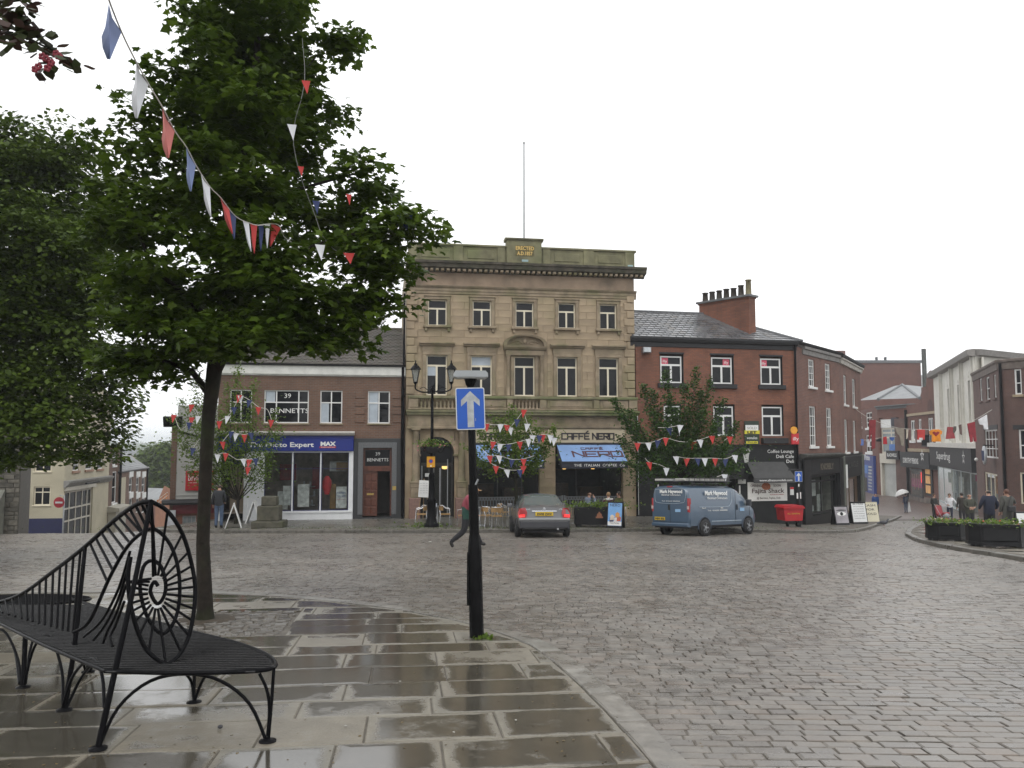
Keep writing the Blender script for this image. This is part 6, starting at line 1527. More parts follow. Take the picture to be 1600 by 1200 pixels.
for x, y in ((66,88),(72,92),(60,104),(80,98),(88,84),(92,88),(55,108),(74,106)):
    m = MB(); p = at(x, y, 3.75) - b
    for k in range(5): m.ball((p.x+.011*math.cos(k*1.26), p.y, p.z+.011*math.sin(k*1.26)), (.010,.008,.010), 6, 4)
    m.build('blossom', PINK, ob)

# ---- young street trees
def street_tree(label, base, fork, tips, Y, mat, size, per, spread, seed, tr=.07, group=None, extra=()):
    t = thing('street_tree', label, 'tree', base, group=group); b = Vector(base); r = np.random.default_rng(seed); tb = MB()
    f = at(*fork, Y)
    tb.tube([Vector((0,0,-.05)), (f-b)*.5 + Vector((.03,0,0)), f-b], [tr*1.2, tr, tr*.9], 10)
    P = []; O = []
    for i, tp in enumerate(tips):
        e = at(tp[0], tp[1], Y + (tp[2] if len(tp) > 2 else r.uniform(-.9, .9))); d = e - f; mid = f + d*.5 + Vector((d.x*.12, d.y*.12, -abs(d.x)*.10))
        pts = [f*(1-t_)**2 + mid*2*t_*(1-t_) + e*t_**2 for t_ in np.linspace(0, 1, 6)]
        tb.tube([p-b for p in pts], [tr*.36*(1-.85*k/5) for k in range(6)], 6)
        n = int(per*d.length)
        tt = r.uniform(.22, 1.0, n)**.85
        q = np.array([tuple(f*(1-x)**2 + mid*2*x*(1-x) + e*x**2) for x in tt])
        s = spread*(1.15 - .85*tt)
        P.append(q + r.normal(size=(n,3))*s[:,None]*np.array([1,1,.8])); O.append(np.tile(np.array(d.normalized()), (n,1)))
    for (x, y, rx, ry, n) in extra:
        c = at(x, y, Y); k = Y/FPX; P.append(np.array(c) + r.normal(size=(n,3))*np.array([rx*k*.5, .6, ry*k*.5])); O.append(np.tile(np.array([0,0,1.]), (n,1)))
    P = np.concatenate(P); O = np.concatenate(O); n = len(P)
    tb.build('trunk', BARK, t)
    cr = link(leaves_mesh('crown', P-np.array(b), np.array([0,0,1.]) + r.normal(size=(n,3))*.6, O*.7 + r.normal(size=(n,3))*.6 + np.array([0,0,-.3]), size*r.uniform(.6,1.25,n), mat, KP, KT, np.clip(r.random(n)*.7+.3*r.random(n),0,1)), 'crown', t); cr['kind'] = 'stuff'
    return t
def wz(x, y): return Vector((x, y, walk_z(x, y)))
ST = 'young street trees hung with bunting'
x_ = at(371,690,33).x
street_tree('young street tree with bunting standing before the photo shop entrance', wz(x_,33), (372,782), [(300,588),(268,648),(282,622),(330,612),(372,566),(398,592),(432,640),(440,668),(412,690),(285,690),(292,728),(350,640),(425,722),(325,740),(395,640),(310,655),(300,625),(355,600)], 33, FRESH, .10, 125, .30, 21, group=ST, extra=[(365,680,75,50,1000),(300,690,40,40,300),(365,735,60,30,500)])
x_ = at(806,690,32.6).x
street_tree('small round street tree with bunting in front of the left awning', wz(x_,32.6), (806,748), [(800,632,.2),(772,652),(748,668),(732,700),(826,652),(866,668),(852,692),(745,718),(842,716),(815,640,-.3),(786,655),(760,690),(840,670),(870,680),(796,660,-.8),(805,690,-1.1)], 32.6, FRESH, .105, 170, .25, 22, group=ST, extra=[(800,690,58,40,1500)])
x_ = at(1064,690,32.8).x
street_tree('wide spiky street tree with bunting growing behind the blue van', wz(x_,32.8), (1066,752), [(958,622),(982,640),(1004,602),(1040,580,.5),(1058,640),(1088,574),(1110,592),(1130,622),(1152,660),(1166,700),(966,682),(984,722),(1020,640),(1100,640,-.9),(1070,600),(1140,690),(1150,728),(1000,690),(1040,660,-1.2),(1120,660,-1.2),(1080,690,-1.4),(1030,720,-1.2),(1110,725,-1.2),(1075,640,-.6),(1020,610),(1095,610),(1045,620),(972,650)], 32.8, DKLEAF, .115, 170, .28, 23, tr=.09, group=ST, extra=[(1065,705,95,42,2200),(1010,735,50,30,500),(1120,730,50,28,500)])
# ---- trees down the hill and the wooded skyline
def round_tree(label, px, py, rpx, Y, seed, group=None, mat=LIME):
    c = at(px, py, Y); k = Y/FPX; t = thing('round_tree', label, 'tree', (c.x, Y, c.z - rpx*k*1.9), group=group); m = MB(); m.tube([(0,0,0), (0,0,rpx*k*1.2), (.1,0,rpx*k*2)], [.35,.28,.1], 8); m.build('trunk', BARK, t)
    rr_ = np.random.default_rng(seed); ls = [((c.x+rr_.normal()*rpx*k*.45, Y+rr_.normal()*rpx*k*.4, c.z+rr_.normal()*rpx*k*.40), (rpx*k*.5,)*3) for _ in range(16)]
    crown(t, ls, 60/(rpx*k), .55, mat, KP, KT, seed, individual=False, spray=14, sr=.6, layer=.6); return t
round_tree('full round dark green tree behind the roofs at the foot of the hill', 247, 738, 44, 120, 31)
round_tree('smaller dark tree at the foot of the hill beside the white estate office', 268, 720, 22, 130, 32)
hx = list(np.linspace(-900, 500, 60)); hy = [500, 700, 850, 1000, 1150, 1300, 1500, 1800]
def hill(x, y):
    t = ss(500, 1150, y); return -19 + t*(13 + 5*math.sin(x*.006+1) + 3*math.sin(x*.017)) + ss(1150,1800,y)*4
sheet('hills', hx, hy, hill, M('hill_grass', (.05,.075,.03), .9, .3, .02))
r = np.random.default_rng(9); n = 9000; X = r.uniform(-900, 100, n); Yh = r.uniform(560, 1250, n)
keepm = np.abs(X/Yh + .46) < .20; X, Yh = X[keepm], Yh[keepm]
Z = np.array([hill(a, c) for a, c in zip(X, Yh)]); cl = np.array([mnoise.noise(Vector((a*.012, c*.012, 0))) for a, c in zip(X, Yh)])
sel = cl > -.12; X, Yh, Z = X[sel], Yh[sel], Z[sel]; n = len(X); m_ = 14
P = np.repeat(np.stack([X, Yh, Z], 1), m_, 0) + r.normal(size=(n*m_,3))*np.array([3.0,3.0,2.2]) + np.array([0,0,4.5])
wd = link(leaves_mesh('woodland', P, np.array([0,-.3,1.]) + r.normal(size=(n*m_,3))*.7, r.normal(size=(n*m_,3)), r.uniform(1.6,3.2,n*m_), LIME, KP, KT, r.random(n*m_)), 'woodland'); wd['kind'] = 'stuff'
tag(wd, 'misty wooded hillside on the skyline beyond the left street', 'woodland')
# ================================================================== STREET FURNITURE AND VEHICLES
# ---- sign post in the paving
sp_ = gp(745, 996); Y0 = sp_.y
post = thing('sign_post', 'black steel post with blue arrow sign and grey lamp head standing on the wet flagstones', 'sign post', sp_)
lean = Vector((-.028, 0, 1))
def pz(py): return (at(745, py, Y0).z - sp_.z)
def pp(h, dx=0, dy=0): return Vector((lean.x*h+dx, dy, h))
PB = M('post_black', (.006,.006,.0065), .26, .3, 6, .12, 25, spec=.10)
z1, z2, z3, z4 = pz(862), pz(836), pz(757), pz(594)
m = MB(); m.tube([pp(-.05), pp(0), pp(z1), pp(z1+.05), pp(z2)], [.079,.079,.077,.074,.058], 20); m.build('base', PB, post)
m = MB(); m.tube([pp(z2-.02), pp(z3)], .054, 16); m.tube([pp(z3-.02,.02,-.03), pp(z3+.05,.055,-.03)], [.03,.008], 8); m.build('sleeve', PB, post)
m = MB(); m.tube([pp(z3-.02), pp(z4)], .042, 14); m.build('shaft', PB, post)
m = MB(); m.X = Matrix.Translation(pp(pz(945), -.085, -.02)); m.cbox(-.014,.014,-.03,.03,0,pz(863)-pz(945),.006); m.build('door_flap', PB, post)
m = MB(); m.tube([pp(z3,.03,-.045), pp(z3+.06,.06,-.045)], .012, 6); m.build('catch', GREYM, post)
LAMPG = M('lamp_grey', (.33,.35,.36), .4, .1)
m = MB(); c = pp(pz(590)); m.X = Matrix.Translation(c) @ Matrix.Rotation(R(6),4,'Z'); m.prism([(-.19,0),(.19,0),(.185,.045),(.16,.07),(-.17,.07),(-.19,.04)], -.12, .12, 'y'); lh = m.build('lamp_head', LAMPG, post)
m = MB(); m.X = Matrix.Translation(c) @ Matrix.Rotation(R(6),4,'Z'); m.box(-.17,.17,-.10,.10,-.014,-.001); m.build('diffuser', M('lamp_diffuser', (.45,.46,.45), .3), lh)
m = MB(); m.tube([c-Vector((0,0,.09)), c], [.05,.075], 12); m.build('neck', PB, post)
cs = pp((pz(606)+pz(672))/2, -.005, -.075)
plate = thing('x', '', '', (0,0,0)); bpy.data.objects.remove(plate)
SIGNBLUE = M('sign_blue', (.010,.085,.42), .35, .06, 8); SIGNWH = M('sign_white', (.60,.62,.62), .4, .12, 12)
SX = Matrix.Translation(cs) @ Matrix.Rotation(R(14),4,'Z') @ Matrix.Rotation(R(-2),4,'Y'); w_, h_ = .163, .232
def rrect(w, h, r, n=5): return [(sx*(w-r)+r*math.cos(t), sz*(h-r)+r*math.sin(t)) for sx, sz, t0 in ((1,1,0),(-1,1,math.pi/2),(-1,-1,math.pi),(1,-1,1.5*math.pi)) for t in np.linspace(t0, t0+math.pi/2, n)]
m = MB(); m.X = SX; m.prism(rrect(w_,h_,.02), -.002, .002, 'y'); pl_ = m.build('sign_plate', SIGNWH, post)
m = MB(); m.X = SX; m.poly([(x,-.0035,z) for x, z in rrect(w_-.010,h_-.010,.016)][::-1]); m.build('blue_face', SIGNBLUE, pl_)
m = MB(); m.X = SX; m.poly([(x,-.005,z) for x, z in [(-.037,-.205),(.037,-.205),(.037,.085),(.105,.025),(.105,.095),(0,.195),(-.105,.095),(-.105,.025),(-.037,.085)]][::-1]); m.build('arrow', M('arrow_white', (.38,.40,.41), .45, .25, 14), pl_)
m = MB()
for dz in (-.12, .12): m.X = Matrix.Translation(cs + Vector((0,.07,dz))); m.box(-.06,.06,-.06,-.045,-.015,.015)
m.build('clamp', GREYM, post)
r = np.random.default_rng(3); P = np.array([sp_ + Vector((.06+r.normal()*.05, -.03+r.normal()*.05, 0)) for _ in range(150)])
tf = link(leaves_mesh('grass_tuft', P, r.normal(size=(150,3))+np.array([0,0,.3]), np.array([.0,0,1.])+r.normal(size=(150,3))*.6, r.uniform(.02,.055,150), FRESH, KP, KT, r.random(150)), 'grass_tuft'); tag(tf, 'small tuft of grass growing at the foot of the sign post', 'grass'); tf['kind'] = 'stuff'

# ---- the wrought bench
BS = gp(153, 1171).y / 4.95
def bench_part(px): return [at(p[0], p[1], p[2]*BS) - BB for p in px]
BB = gp(100, 1110); bench = thing('metal_bench', 'curved black wrought metal bench with spiral shell end and wave backrest', 'bench', BB)
def smooth(pts, k=4):
    pts = [Vector(p) for p in pts]; o = []
    for i in range(len(pts)-1):
        p0, p1, p2, p3 = pts[max(i-1,0)], pts[i], pts[i+1], pts[min(i+2,len(pts)-1)]
        for j in range(k):
            t = j/k; o.append(.5*((2*p1) + (p2-p0)*t + (2*p0-5*p1+4*p2-p3)*t*t + (3*p1-p0-3*p2+p3)*t**3))
    return o + [pts[-1]]
def bar(name, px, r=.011, k=4, n=8, taper=None):
    q = smooth(bench_part(px), k) if len(px) > 2 else bench_part(px)
    m = MB(); m.tube(q, r if taper is None else [r + (taper-r)*i/(len(q)-1) for i in range(len(q))], n); return m.build(name, IRON, bench)
bar('post', [(153,1170,4.95),(180,1047,5.02),(206,930,5.12),(236,785,5.25)], .021, taper=.016)
bar('post', [(100,1112,5.8),(117,1005,5.86),(133,855,5.95)], .021, taper=.015); bar('leg', [(36,1076,6.45),(40,985,6.52)], .02)
RAIL = [(237,784,5.25),(214,788,5.32),(180,812,5.6),(133,854,5.95),(80,895,6.45),(30,930,6.95),(-20,944,7.4),(-90,950,7.9)]
bar('top_rail', RAIL, .017)
SHELL = [(237,784,5.25),(262,799,5.33),(285,834,5.42),(300,884,5.47),(305,928,5.47),(298,983,5.42),(283,1019,5.35),(261,1037,5.25),(238,1024,5.22),(222,1003,5.2),(206,955,5.18),(200,905,5.18),(204,870,5.2)]
bar('shell_rim', SHELL, .015)
SWOOSH = [(115,988,5.88),(140,970,5.75),(171,903,5.55),(197,857,5.40),(220,834,5.33),(242,827,5.33),(266,851,5.36),(279,892,5.38),(280,941,5.38),(270,975,5.35),(252,990,5.31),(231,966,5.29),(219,922,5.28),(224,886,5.29),(238,876,5.31),(252,886,5.33),(259,914,5.34),(255,934,5.34),(245,943,5.33),(235,924,5.32),(241,909,5.32),(247,916,5.32)]
bar('spiral', SWOOSH, .013, 5)
def curve_at(cv, ang, c=(245,925)):
    best = None
    for a, b_ in zip(cv, cv[1:]):
        for k in range(12):
            t = k/12; p = tuple(a[i]+(b_[i]-a[i])*t for i in range(3)); d = abs((math.atan2(-(p[1]-c[1]), p[0]-c[0]) - ang + math.pi) % (2*math.pi) - math.pi)
            if best is None or d < best[0]: best = (d, p)
    return best[1]
for k in range(24):
    a = math.radians(7 + 15*k); o = curve_at(SHELL[:-1], a); i_ = (245+15*math.cos(a), 925-26*math.sin(a), 5.32)
    bar('spoke', [i_, o], .009, n=7)
def on(cv, x):
    for a, b_ in zip(cv, cv[1:]):
        lo, hi = min(a[0], b_[0]), max(a[0], b_[0])
        if lo <= x <= hi and a[0] != b_[0]: t = (x-a[0])/(b_[0]-a[0]); return tuple(a[i]+(b_[i]-a[i])*t for i in range(3))
sw = SWOOSH[:6]
for x in (140,149,158,167,176,185,194,203,212,221,229): bar('back_slat', [on(RAIL, x), on(sw[1:], min(x+20+8*(x < 200), 241))], .010, n=7)
for k, (xt, xb) in enumerate(((126,108),(115,100),(104,92),(94,83),(83,74),(72,64),(62,55),(51,45),(41,37),(30,28),(19,18),(8,8),(-4,-2),(-20,-15),(-36,-30),(-52,-45))):
    yb = 972 + (xb)*.29; Yb = 7.0 - xb*.0102
    bar('back_slat', [on(RAIL, xt), (xb + (126-xt)*.0 + 6, yb-14, Yb-.02)], .010, n=7)
for k in range(4): bar('back_slat', [(203-3*k,862+26*k,5.25), (186-2*k,918+20*k,5.4), (160+4*k,968+9*k,5.55-.05*k), (131+15*k,995+5*k,5.7-.12*k)], .010, 4, 7)
# seat: rim and slats on one level a sitting height above the paving
def seat(x, y): x, y = x*BS, y*BS; return Vector((x, y, ground(x, y) + .46)) - BB
OUT = [(-2.49,5.02),(-2.1,4.97),(-1.8,4.98),(-1.56,5.03),(-1.49,5.12),(-1.54,5.3),(-1.68,5.55),(-1.97,5.9),(-2.3,6.2),(-2.62,6.5),(-3.1,6.95),(-3.7,7.5),(-4.5,8.3)]
NEARE = [(-2.49,5.02),(-3.36,5.86),(-4.42,6.95),(-5.4,7.95)]
for nm, cv in (('seat_rim', OUT), ('seat_edge', NEARE)):
    m = MB(); m.tube(smooth([seat(*p) for p in cv], 3), .015, 8); m.build(nm, IRON, bench)
def xat(cv, y):
    for a, b_ in zip(cv, cv[1:]):
        if min(a[1],b_[1]) <= y <= max(a[1],b_[1]) and a[1] != b_[1]: return a[0] + (b_[0]-a[0])*(y-a[1])/(b_[1]-a[1])
sm = OUT[4:]
y = 5.0
while y < 7.9:
    xl = xat(NEARE, max(y, 5.021)); xr = xat(OUT[3:], max(y, 5.035)); 
    if xl is not None and xr is not None and xr - xl > .1:
        m = MB(); a, b_ = seat(xl+.01, y), seat(xr-.01, y); m.X = Matrix.Translation(a); dz = b_.z - a.z; L = (b_-a).length
        m.tube([(0,0,0),(L*.5,0,dz/2-.004),(L,0,dz)], .0066, 6); m.build('seat_slat', WETIRON, bench)
    y += .054
for p in ([(155,1167,4.96),(185,1105,5.0),(235,1064,5.03),(292,1053,5.05),(345,1064,5.07),(390,1100,5.08),(416,1158,5.09)], [(428,1042,5.09),(424,1100,5.09),(419,1158,5.09)], [(405,1052,5.1),(417,1078,5.1),(421,1110,5.09),(418,1150,5.09)],
          [(303,1098,6.0),(304,1048,6.02)], [(303,1096,6.0),(299,1065,6.0),(283,1046,5.8)], [(304,1096,6.0),(314,1068,6.0),(326,1050,5.9)],
          [(97,1108,5.8),(112,1060,5.7),(133,1034,5.5),(149,1030,5.35),(160,1058,5.15),(163,1105,5.0)], [(104,1106,5.8),(125,1062,5.85),(148,1032,5.6)],
          [(137,1058,7.0),(136,1020,7.0)], [(136,1056,7.0),(128,1030,6.9),(120,1012,6.6)], [(138,1056,7.0),(148,1034,6.9),(158,1022,6.6)],
          [(98,1100,5.8),(97,1050,5.95),(82,1000,6.15),(66,994,6.25),(50,1020,6.4),(38,1070,6.45)], [(33,1070,6.45),(28,1030,6.6),(10,990,6.8),(-8,985,6.9),(-22,1010,7.0)], [(30,1068,6.45),(24,1020,6.9),(14,996,7.1)], [(40,1068,6.45),(46,1020,6.8),(53,996,6.9)]):
    bar('leg_brace', p, .011)
for px, Yf in (((153,1171),4.95),((418,1160),5.09),((100,1113),5.8),((303,1100),6.0),((36,1077),6.45),((137,1060),7.0)):
    p = at(*px, Yf*BS); m = MB(); m.lathe([(.055,0),(.055,.012),(.02,.022)], 14, c=(p.x-BB.x, p.y-BB.y, ground(p.x,p.y)-BB.z)); m.build('foot', IRON, bench)
# second bench seat seen beyond
p0 = at(45, 941, 8.6); b2 = thing('metal_bench', 'far end of a second low metal bench seat seen through the first', 'bench', (p0.x, p0.y, ground(p0.x, p0.y))); 
for k in range(10):
    m = MB(); yy = -.22+.048*k; hw = .62*math.sqrt(max(.05, 1-(yy/.27)**2)); m.tube([(-hw,yy,.45),(hw,yy,.45)], .011, 6); m.build('seat_slat', IRON, b2)
m = MB(); m.tube([(.64*math.cos(t), .25*math.sin(t), .45) for t in np.linspace(0, 2*math.pi, 28, endpoint=False)], .014, 7, closed=True); m.build('seat_rim', IRON, b2)
for sx in (-1, 1):
    for sy in (-1, 1): m = MB(); m.tube([(sx*.45, sy*.15, 0), (sx*.42, sy*.14, .45)], .014, 7); m.build('leg', IRON, b2)

# ---- twin lantern post
lb_ = wz(at(675, 690, 31.6).x, 31.6)
lp_ = thing('lamp_post', 'ornate black twin lantern lamp post with flower basket before the arched doorway', 'lamp post', lb_); k = 31.6/FPX
hz = lambda py: at(675, py, 31.6).z - lb_.z
m = MB(); m.lathe([(.30,0),(.30,.12),(.22,.16),(.20,.3),(.17,.34),(.17,hz(783)),(.20,hz(782)),(.13,hz(778)),(.11,hz(745)),(.13,hz(744)),(.08,hz(738)),(.065,hz(700))], 14); m.build('base', IRON, lp_)
m = MB(); m.lathe([(.065,hz(701)),(.055,hz(640)),(.05,hz(612)),(.09,hz(611)),(.09,hz(607)),(.0,hz(603))], 10); m.build('shaft', IRON, lp_)
LGL = glass_mat('lantern_glass', (.25,.28,.30), .55)
for s, px in ((-1, 649.5), (1, 705.5)):
    x = (px-676)*k; m = MB(); m.tube(smooth([(0,0,hz(611)),(x*.45,0,hz(613)),(x*.8,0,hz(611)),(x,0,hz(607)),(x,0,hz(600))], 4), .03, 7); m.tube(smooth([(x*.2,0,hz(612)),(x*.5,0,hz(605)),(x*.75,0,hz(608))],3), .015, 5); m.build('arm', IRON, lp_)
    m = MB(); zb, zt = hz(597), hz(577)
    for a in range(4):
        t = math.pi/4 + a*math.pi/2; t2 = t + math.pi/2
        m.tube([(x+.09*math.cos(t), .09*math.sin(t), zb), (x+.21*math.cos(t), .21*math.sin(t), zt)], .013, 5); m.tube([(x+.21*math.cos(t), .21*math.sin(t), zt), (x+.21*math.cos(t2), .21*math.sin(t2), zt)], .016, 5); m.tube([(x+.09*math.cos(t), .09*math.sin(t), zb), (x+.09*math.cos(t2), .09*math.sin(t2), zb)], .014, 5)
    m.lathe([(.23,zt),(.12,zt+.14),(.06,zt+.17),(.07,zt+.22),(.02,zt+.25),(.035,zt+.29),(.0,zt+.38)], 8, c=(x,0,0)); m.lathe([(.02,zb-.12),(.10,zb)], 8, c=(x,0,0)); ln = m.build('lantern', IRON, lp_)
    for a in range(4):
        t = math.pi/4 + a*math.pi/2; t2 = t + math.pi/2; g = MB(); g.add([(x+.09*math.cos(t), .09*math.sin(t), zb), (x+.09*math.cos(t2), .09*math.sin(t2), zb), (x+.20*math.cos(t2), .20*math.sin(t2), zt), (x+.20*math.cos(t), .20*math.sin(t), zt)], [(0,1,2,3)]); g.build('pane', LGL, ln)
def foliage(name, c, rad, n, size, mat, seed, parent=None, base=Vector((0,0,0))):
    r = np.random.default_rng(seed); P = np.array(c) + r.normal(size=(n,3))*np.array(rad)*.5 - np.array(base)
    o = link(leaves_mesh(name, P, np.array([0,-.2,1.])+r.normal(size=(n,3))*.6, r.normal(size=(n,3))+np.array([0,0,-.2]), size*r.uniform(.6,1.3,n), mat, KP, KT, r.random(n)), name, parent); o['kind'] = 'stuff'; return o
hb = thing('hanging_basket', 'hanging flower basket on the lamp post beside the arched doorway', 'basket', (lb_.x, lb_.y-.05, at(675,700,31.6).z)); 
m = MB()
for sx in (-1, 1): m.lathe([(.05,-.22),(.16,-.15),(.20,0)], 12, c=(sx*.28,0,.05))
m.lathe([(.12,-.2),(.3,-.12),(.36,.05)], 14); m.build('bowl', BLACKM, hb); foliage('foliage', (0,0,.18), (.5,.3,.2), 420, .09, FRESH, 2, hb); foliage('flowers', (-.1,-.1,.05), (.6,.3,.16), 70, .07, M('pink_petals', (.42,.12,.16), .6), 3, hb)
yb_ = thing('no_parking_notice', 'small yellow no waiting notice fixed to the lamp post', 'sign', (lb_.x-.02, lb_.y-.16, hz(730)+lb_.z)); m = MB(); m.cbox(-.16,.16,-.01,.01,0,.42,.005); m.build('plate', M('notice_yellow', (.62,.30,.01), .5, .05), yb_)
m = MB(); m.lathe([(.085,0),(.085,.004)], 16, c=(0,-.014,.24), axis='y'); m.build('red_ring', MAXR, yb_); m = MB(); m.lathe([(.06,0),(.06,.004)], 16, c=(0,-.018,.24), axis='y'); m.build('blue_disc', SIGNBLUE, yb_); m = MB(); m.box(-.03,.03,-.013,-.011,.03,.08); m.build('mark', WHITE, yb_)
foliage('weeds', lb_ + Vector((-.2,.0,.06)), (.9,.25,.12), 260, .08, FRESH, 5); tag(bpy.data.objects['weeds'], 'low green weeds growing round the foot of the lantern post', 'weeds')

foliage('moss', Vector((-1.5,31.0,walk_z(-1.5,31.0)+.012)), (13,.75,.015), 2600, .035, LIME, 6); tag(bpy.data.objects['moss'], 'green moss and weeds along the kerb before the cafe', 'moss')
# ---- vehicles: a skin lofted over cross-sections
def loft(name, st, mats, pick, parent):
    m = MB(); n = len(st[0][1]); V = []
    for y, pr in st:
        V += [(x, y, z) for x, z in pr] + [(-x, y, z) for x, z in pr]
    for i in range(len(st)-1):
        for j in range(n-1):
            a, b_ = i*2*n+j, (i+1)*2*n+j; mi = pick(i, j)
            m.add([V[a], V[a+1], V[b_+1], V[b_]], [(0,1,2,3)][::1], mi, True) if False else None
            m.F.append((a, a+1, b_+1, b_)[::-1]); m.MI.append(mi); m.SM.append(True)
            m.F.append((a+n, a+1+n, b_+1+n, b_+n)); m.MI.append(mi); m.SM.append(True)
    m.V = V
    for i, rev in ((0, 0), (len(st)-1, 1)):
        o_ = i*2*n
        for j in range(n-1):
            f = (o_+j, o_+j+1, o_+n+j+1, o_+n+j); m.F.append(f if not rev else f[::-1]); m.MI.append(0); m.SM.append(False)
    o = m.build(name, mats, parent)
    md = o.modifiers.new('split', 'EDGE_SPLIT'); md.split_angle = R(38); return o
TYRE = M('tyre_rubber', (.012,.012,.013), .75, .2); ALLOY = M('alloy', (.5,.51,.53), .28, .05, metal=1)
def wheel(parent, x, y, r, w, spokes=5):
    s = 1 if x > 0 else -1
    m = MB(); m.lathe([(r*.62,-w/2),(r*.93,-w/2),(r,-w*.3),(r,w*.3),(r*.93,w/2),(r*.62,w/2)], 24, axis='x', caps=False); t = m.build('wheel', TYRE, parent, loc=(x, y, r))
    m = MB(); m.lathe([(r*.64,s*w*.36),(r*.62,s*w*.46),(r*.56,s*w*.36),(r*.2,s*w*.30),(.0,s*w*.30)], 20, axis='x', mi=1, caps=False)
    for k in range(spokes):
        a = 2*math.pi*k/spokes; d = Vector((0, math.cos(a), math.sin(a))); e_ = Vector((0, -math.sin(a), math.cos(a))); X_ = Vector((s*w*.46,0,0)); X2 = Vector((s*w*.32,0,0))
        q = [d*r*.1-e_*r*.1, d*r*.58-e_*r*.09, d*r*.58+e_*r*.09, d*r*.1+e_*r*.1]; m.add([v_+X_ for v_ in q]+[v_+X2 for v_ in q], [(0,1,2,3),(3,2,1,0),(0,4,5,1),(1,5,6,2),(2,6,7,3),(3,7,4,0)])
    m.lathe([(r*.66,s*w*.40),(r*.66,s*w*.47),(r*.58,s*w*.45)], 24, axis='x', caps=False); m.lathe([(.0,s*w*.48),(r*.14,s*w*.46),(r*.16,s*w*.36)][::-1], 10, axis='x'); m.build('rim', [ALLOY, BLACKM], t)
    return t
def placed(name, label, cat, x, y, heading, s=1):
    z0 = ground(x, y); t = thing(name, label, cat, (x, y, z0))
    a = heading; dz = (ground(x+math.cos(a)*3, y+math.sin(a)*3) - z0)/3; dl = (ground(x+math.sin(a)*1.5, y-math.cos(a)*1.5) - z0)/1.5
    f = Vector((math.cos(a), math.sin(a), dz)).normalized(); rt = Vector((math.sin(a), -math.cos(a), dl)); rt = (rt - f*rt.dot(f)).normalized(); up = rt.cross(f)
    t.rotation_euler = Matrix((rt, f, up)).transposed().to_euler(); t.scale = (s, s, s); return t
CARP = M('car_grey', (.085,.085,.090), .28, .05, coat=.6, spec=.6); TAIL = M('tail_light', (.30,.008,.012), .15, .1, coat=.5); PLATEY = M('plate_yellow', (.62,.42,.02), .45, .03); CARG = glass_mat('car_glass', (.10,.12,.12), 0, .06, 1.0); DPL = M('dark_plastic', (.035,.036,.042), .45, .1)  # car glass base lightened in place of the sky's reflection
p = gp(851, 841); car = placed('hatchback_car', 'grey hatchback car parked at the kerb seen from behind', 'car', p.x, p.y+.1, R(94))
def cs_(y, belt, glassz, roof, hw=.875, rw=.6, low=.26, gw=.74):
    return (y, [(0,low),(hw*.82,low),(hw*.96,low+.08),(hw,.58),(hw*.985,.80),(hw*.94,belt),(gw,belt+(glassz-belt)*.55+.0),(rw,glassz),(rw*.5,roof-.008),(0,roof)])
cst_ = [(-.03, [(0,.32),(.66,.32),(.76,.36),(.80,.50),(.79,.60),(.74,.64),(.70,.645),(.55,.65),(.3,.65),(0,.65)]), (.02, [(0,.28),(.70,.28),(.82,.34),(.865,.54),(.86,.66),(.80,.71),(.74,.72),(.6,.72),(.3,.72),(0,.72)]), (.07, [(0,.27),(.72,.27),(.84,.34),(.875,.58),(.86,.80),(.79,.95),(.74,.985),(.62,1.0),(.3,1.01),(0,1.01)]),
        (.18, [(0,.26),(.72,.26),(.84,.34),(.88,.58),(.87,.82),(.80,.97),(.75,1.02),(.64,1.045),(.3,1.06),(0,1.06)]), cs_(.42,.96,1.08,1.10,.88,.64), cs_(.75,.955,1.25,1.29,.88,.60), cs_(1.15,.95,1.40,1.445,.88,.57), cs_(1.9,.94,1.43,1.48), cs_(2.6,.93,1.40,1.45), cs_(3.0,.93,1.20,1.24,.87,.62), cs_(3.4,.92,1.0,1.02,.86,.66), cs_(4.1,.80,.86,.88,.84,.62), (4.4, [(0,.3),(.6,.3),(.72,.34),(.74,.45),(.73,.55),(.7,.6),(.66,.62),(.5,.63),(.3,.64),(0,.64)])]
def car_pick(i, j):
    if i in (4, 5) and j in (7, 8): return 1
    if i in (8, 9) and j in (7, 8): return 1
    if 5 <= i <= 8 and j in (5, 6): return 1
    if j <= 1: return 2
    return 0
loft('body', cst_, [CARP, CARG, DPL], car_pick, car)
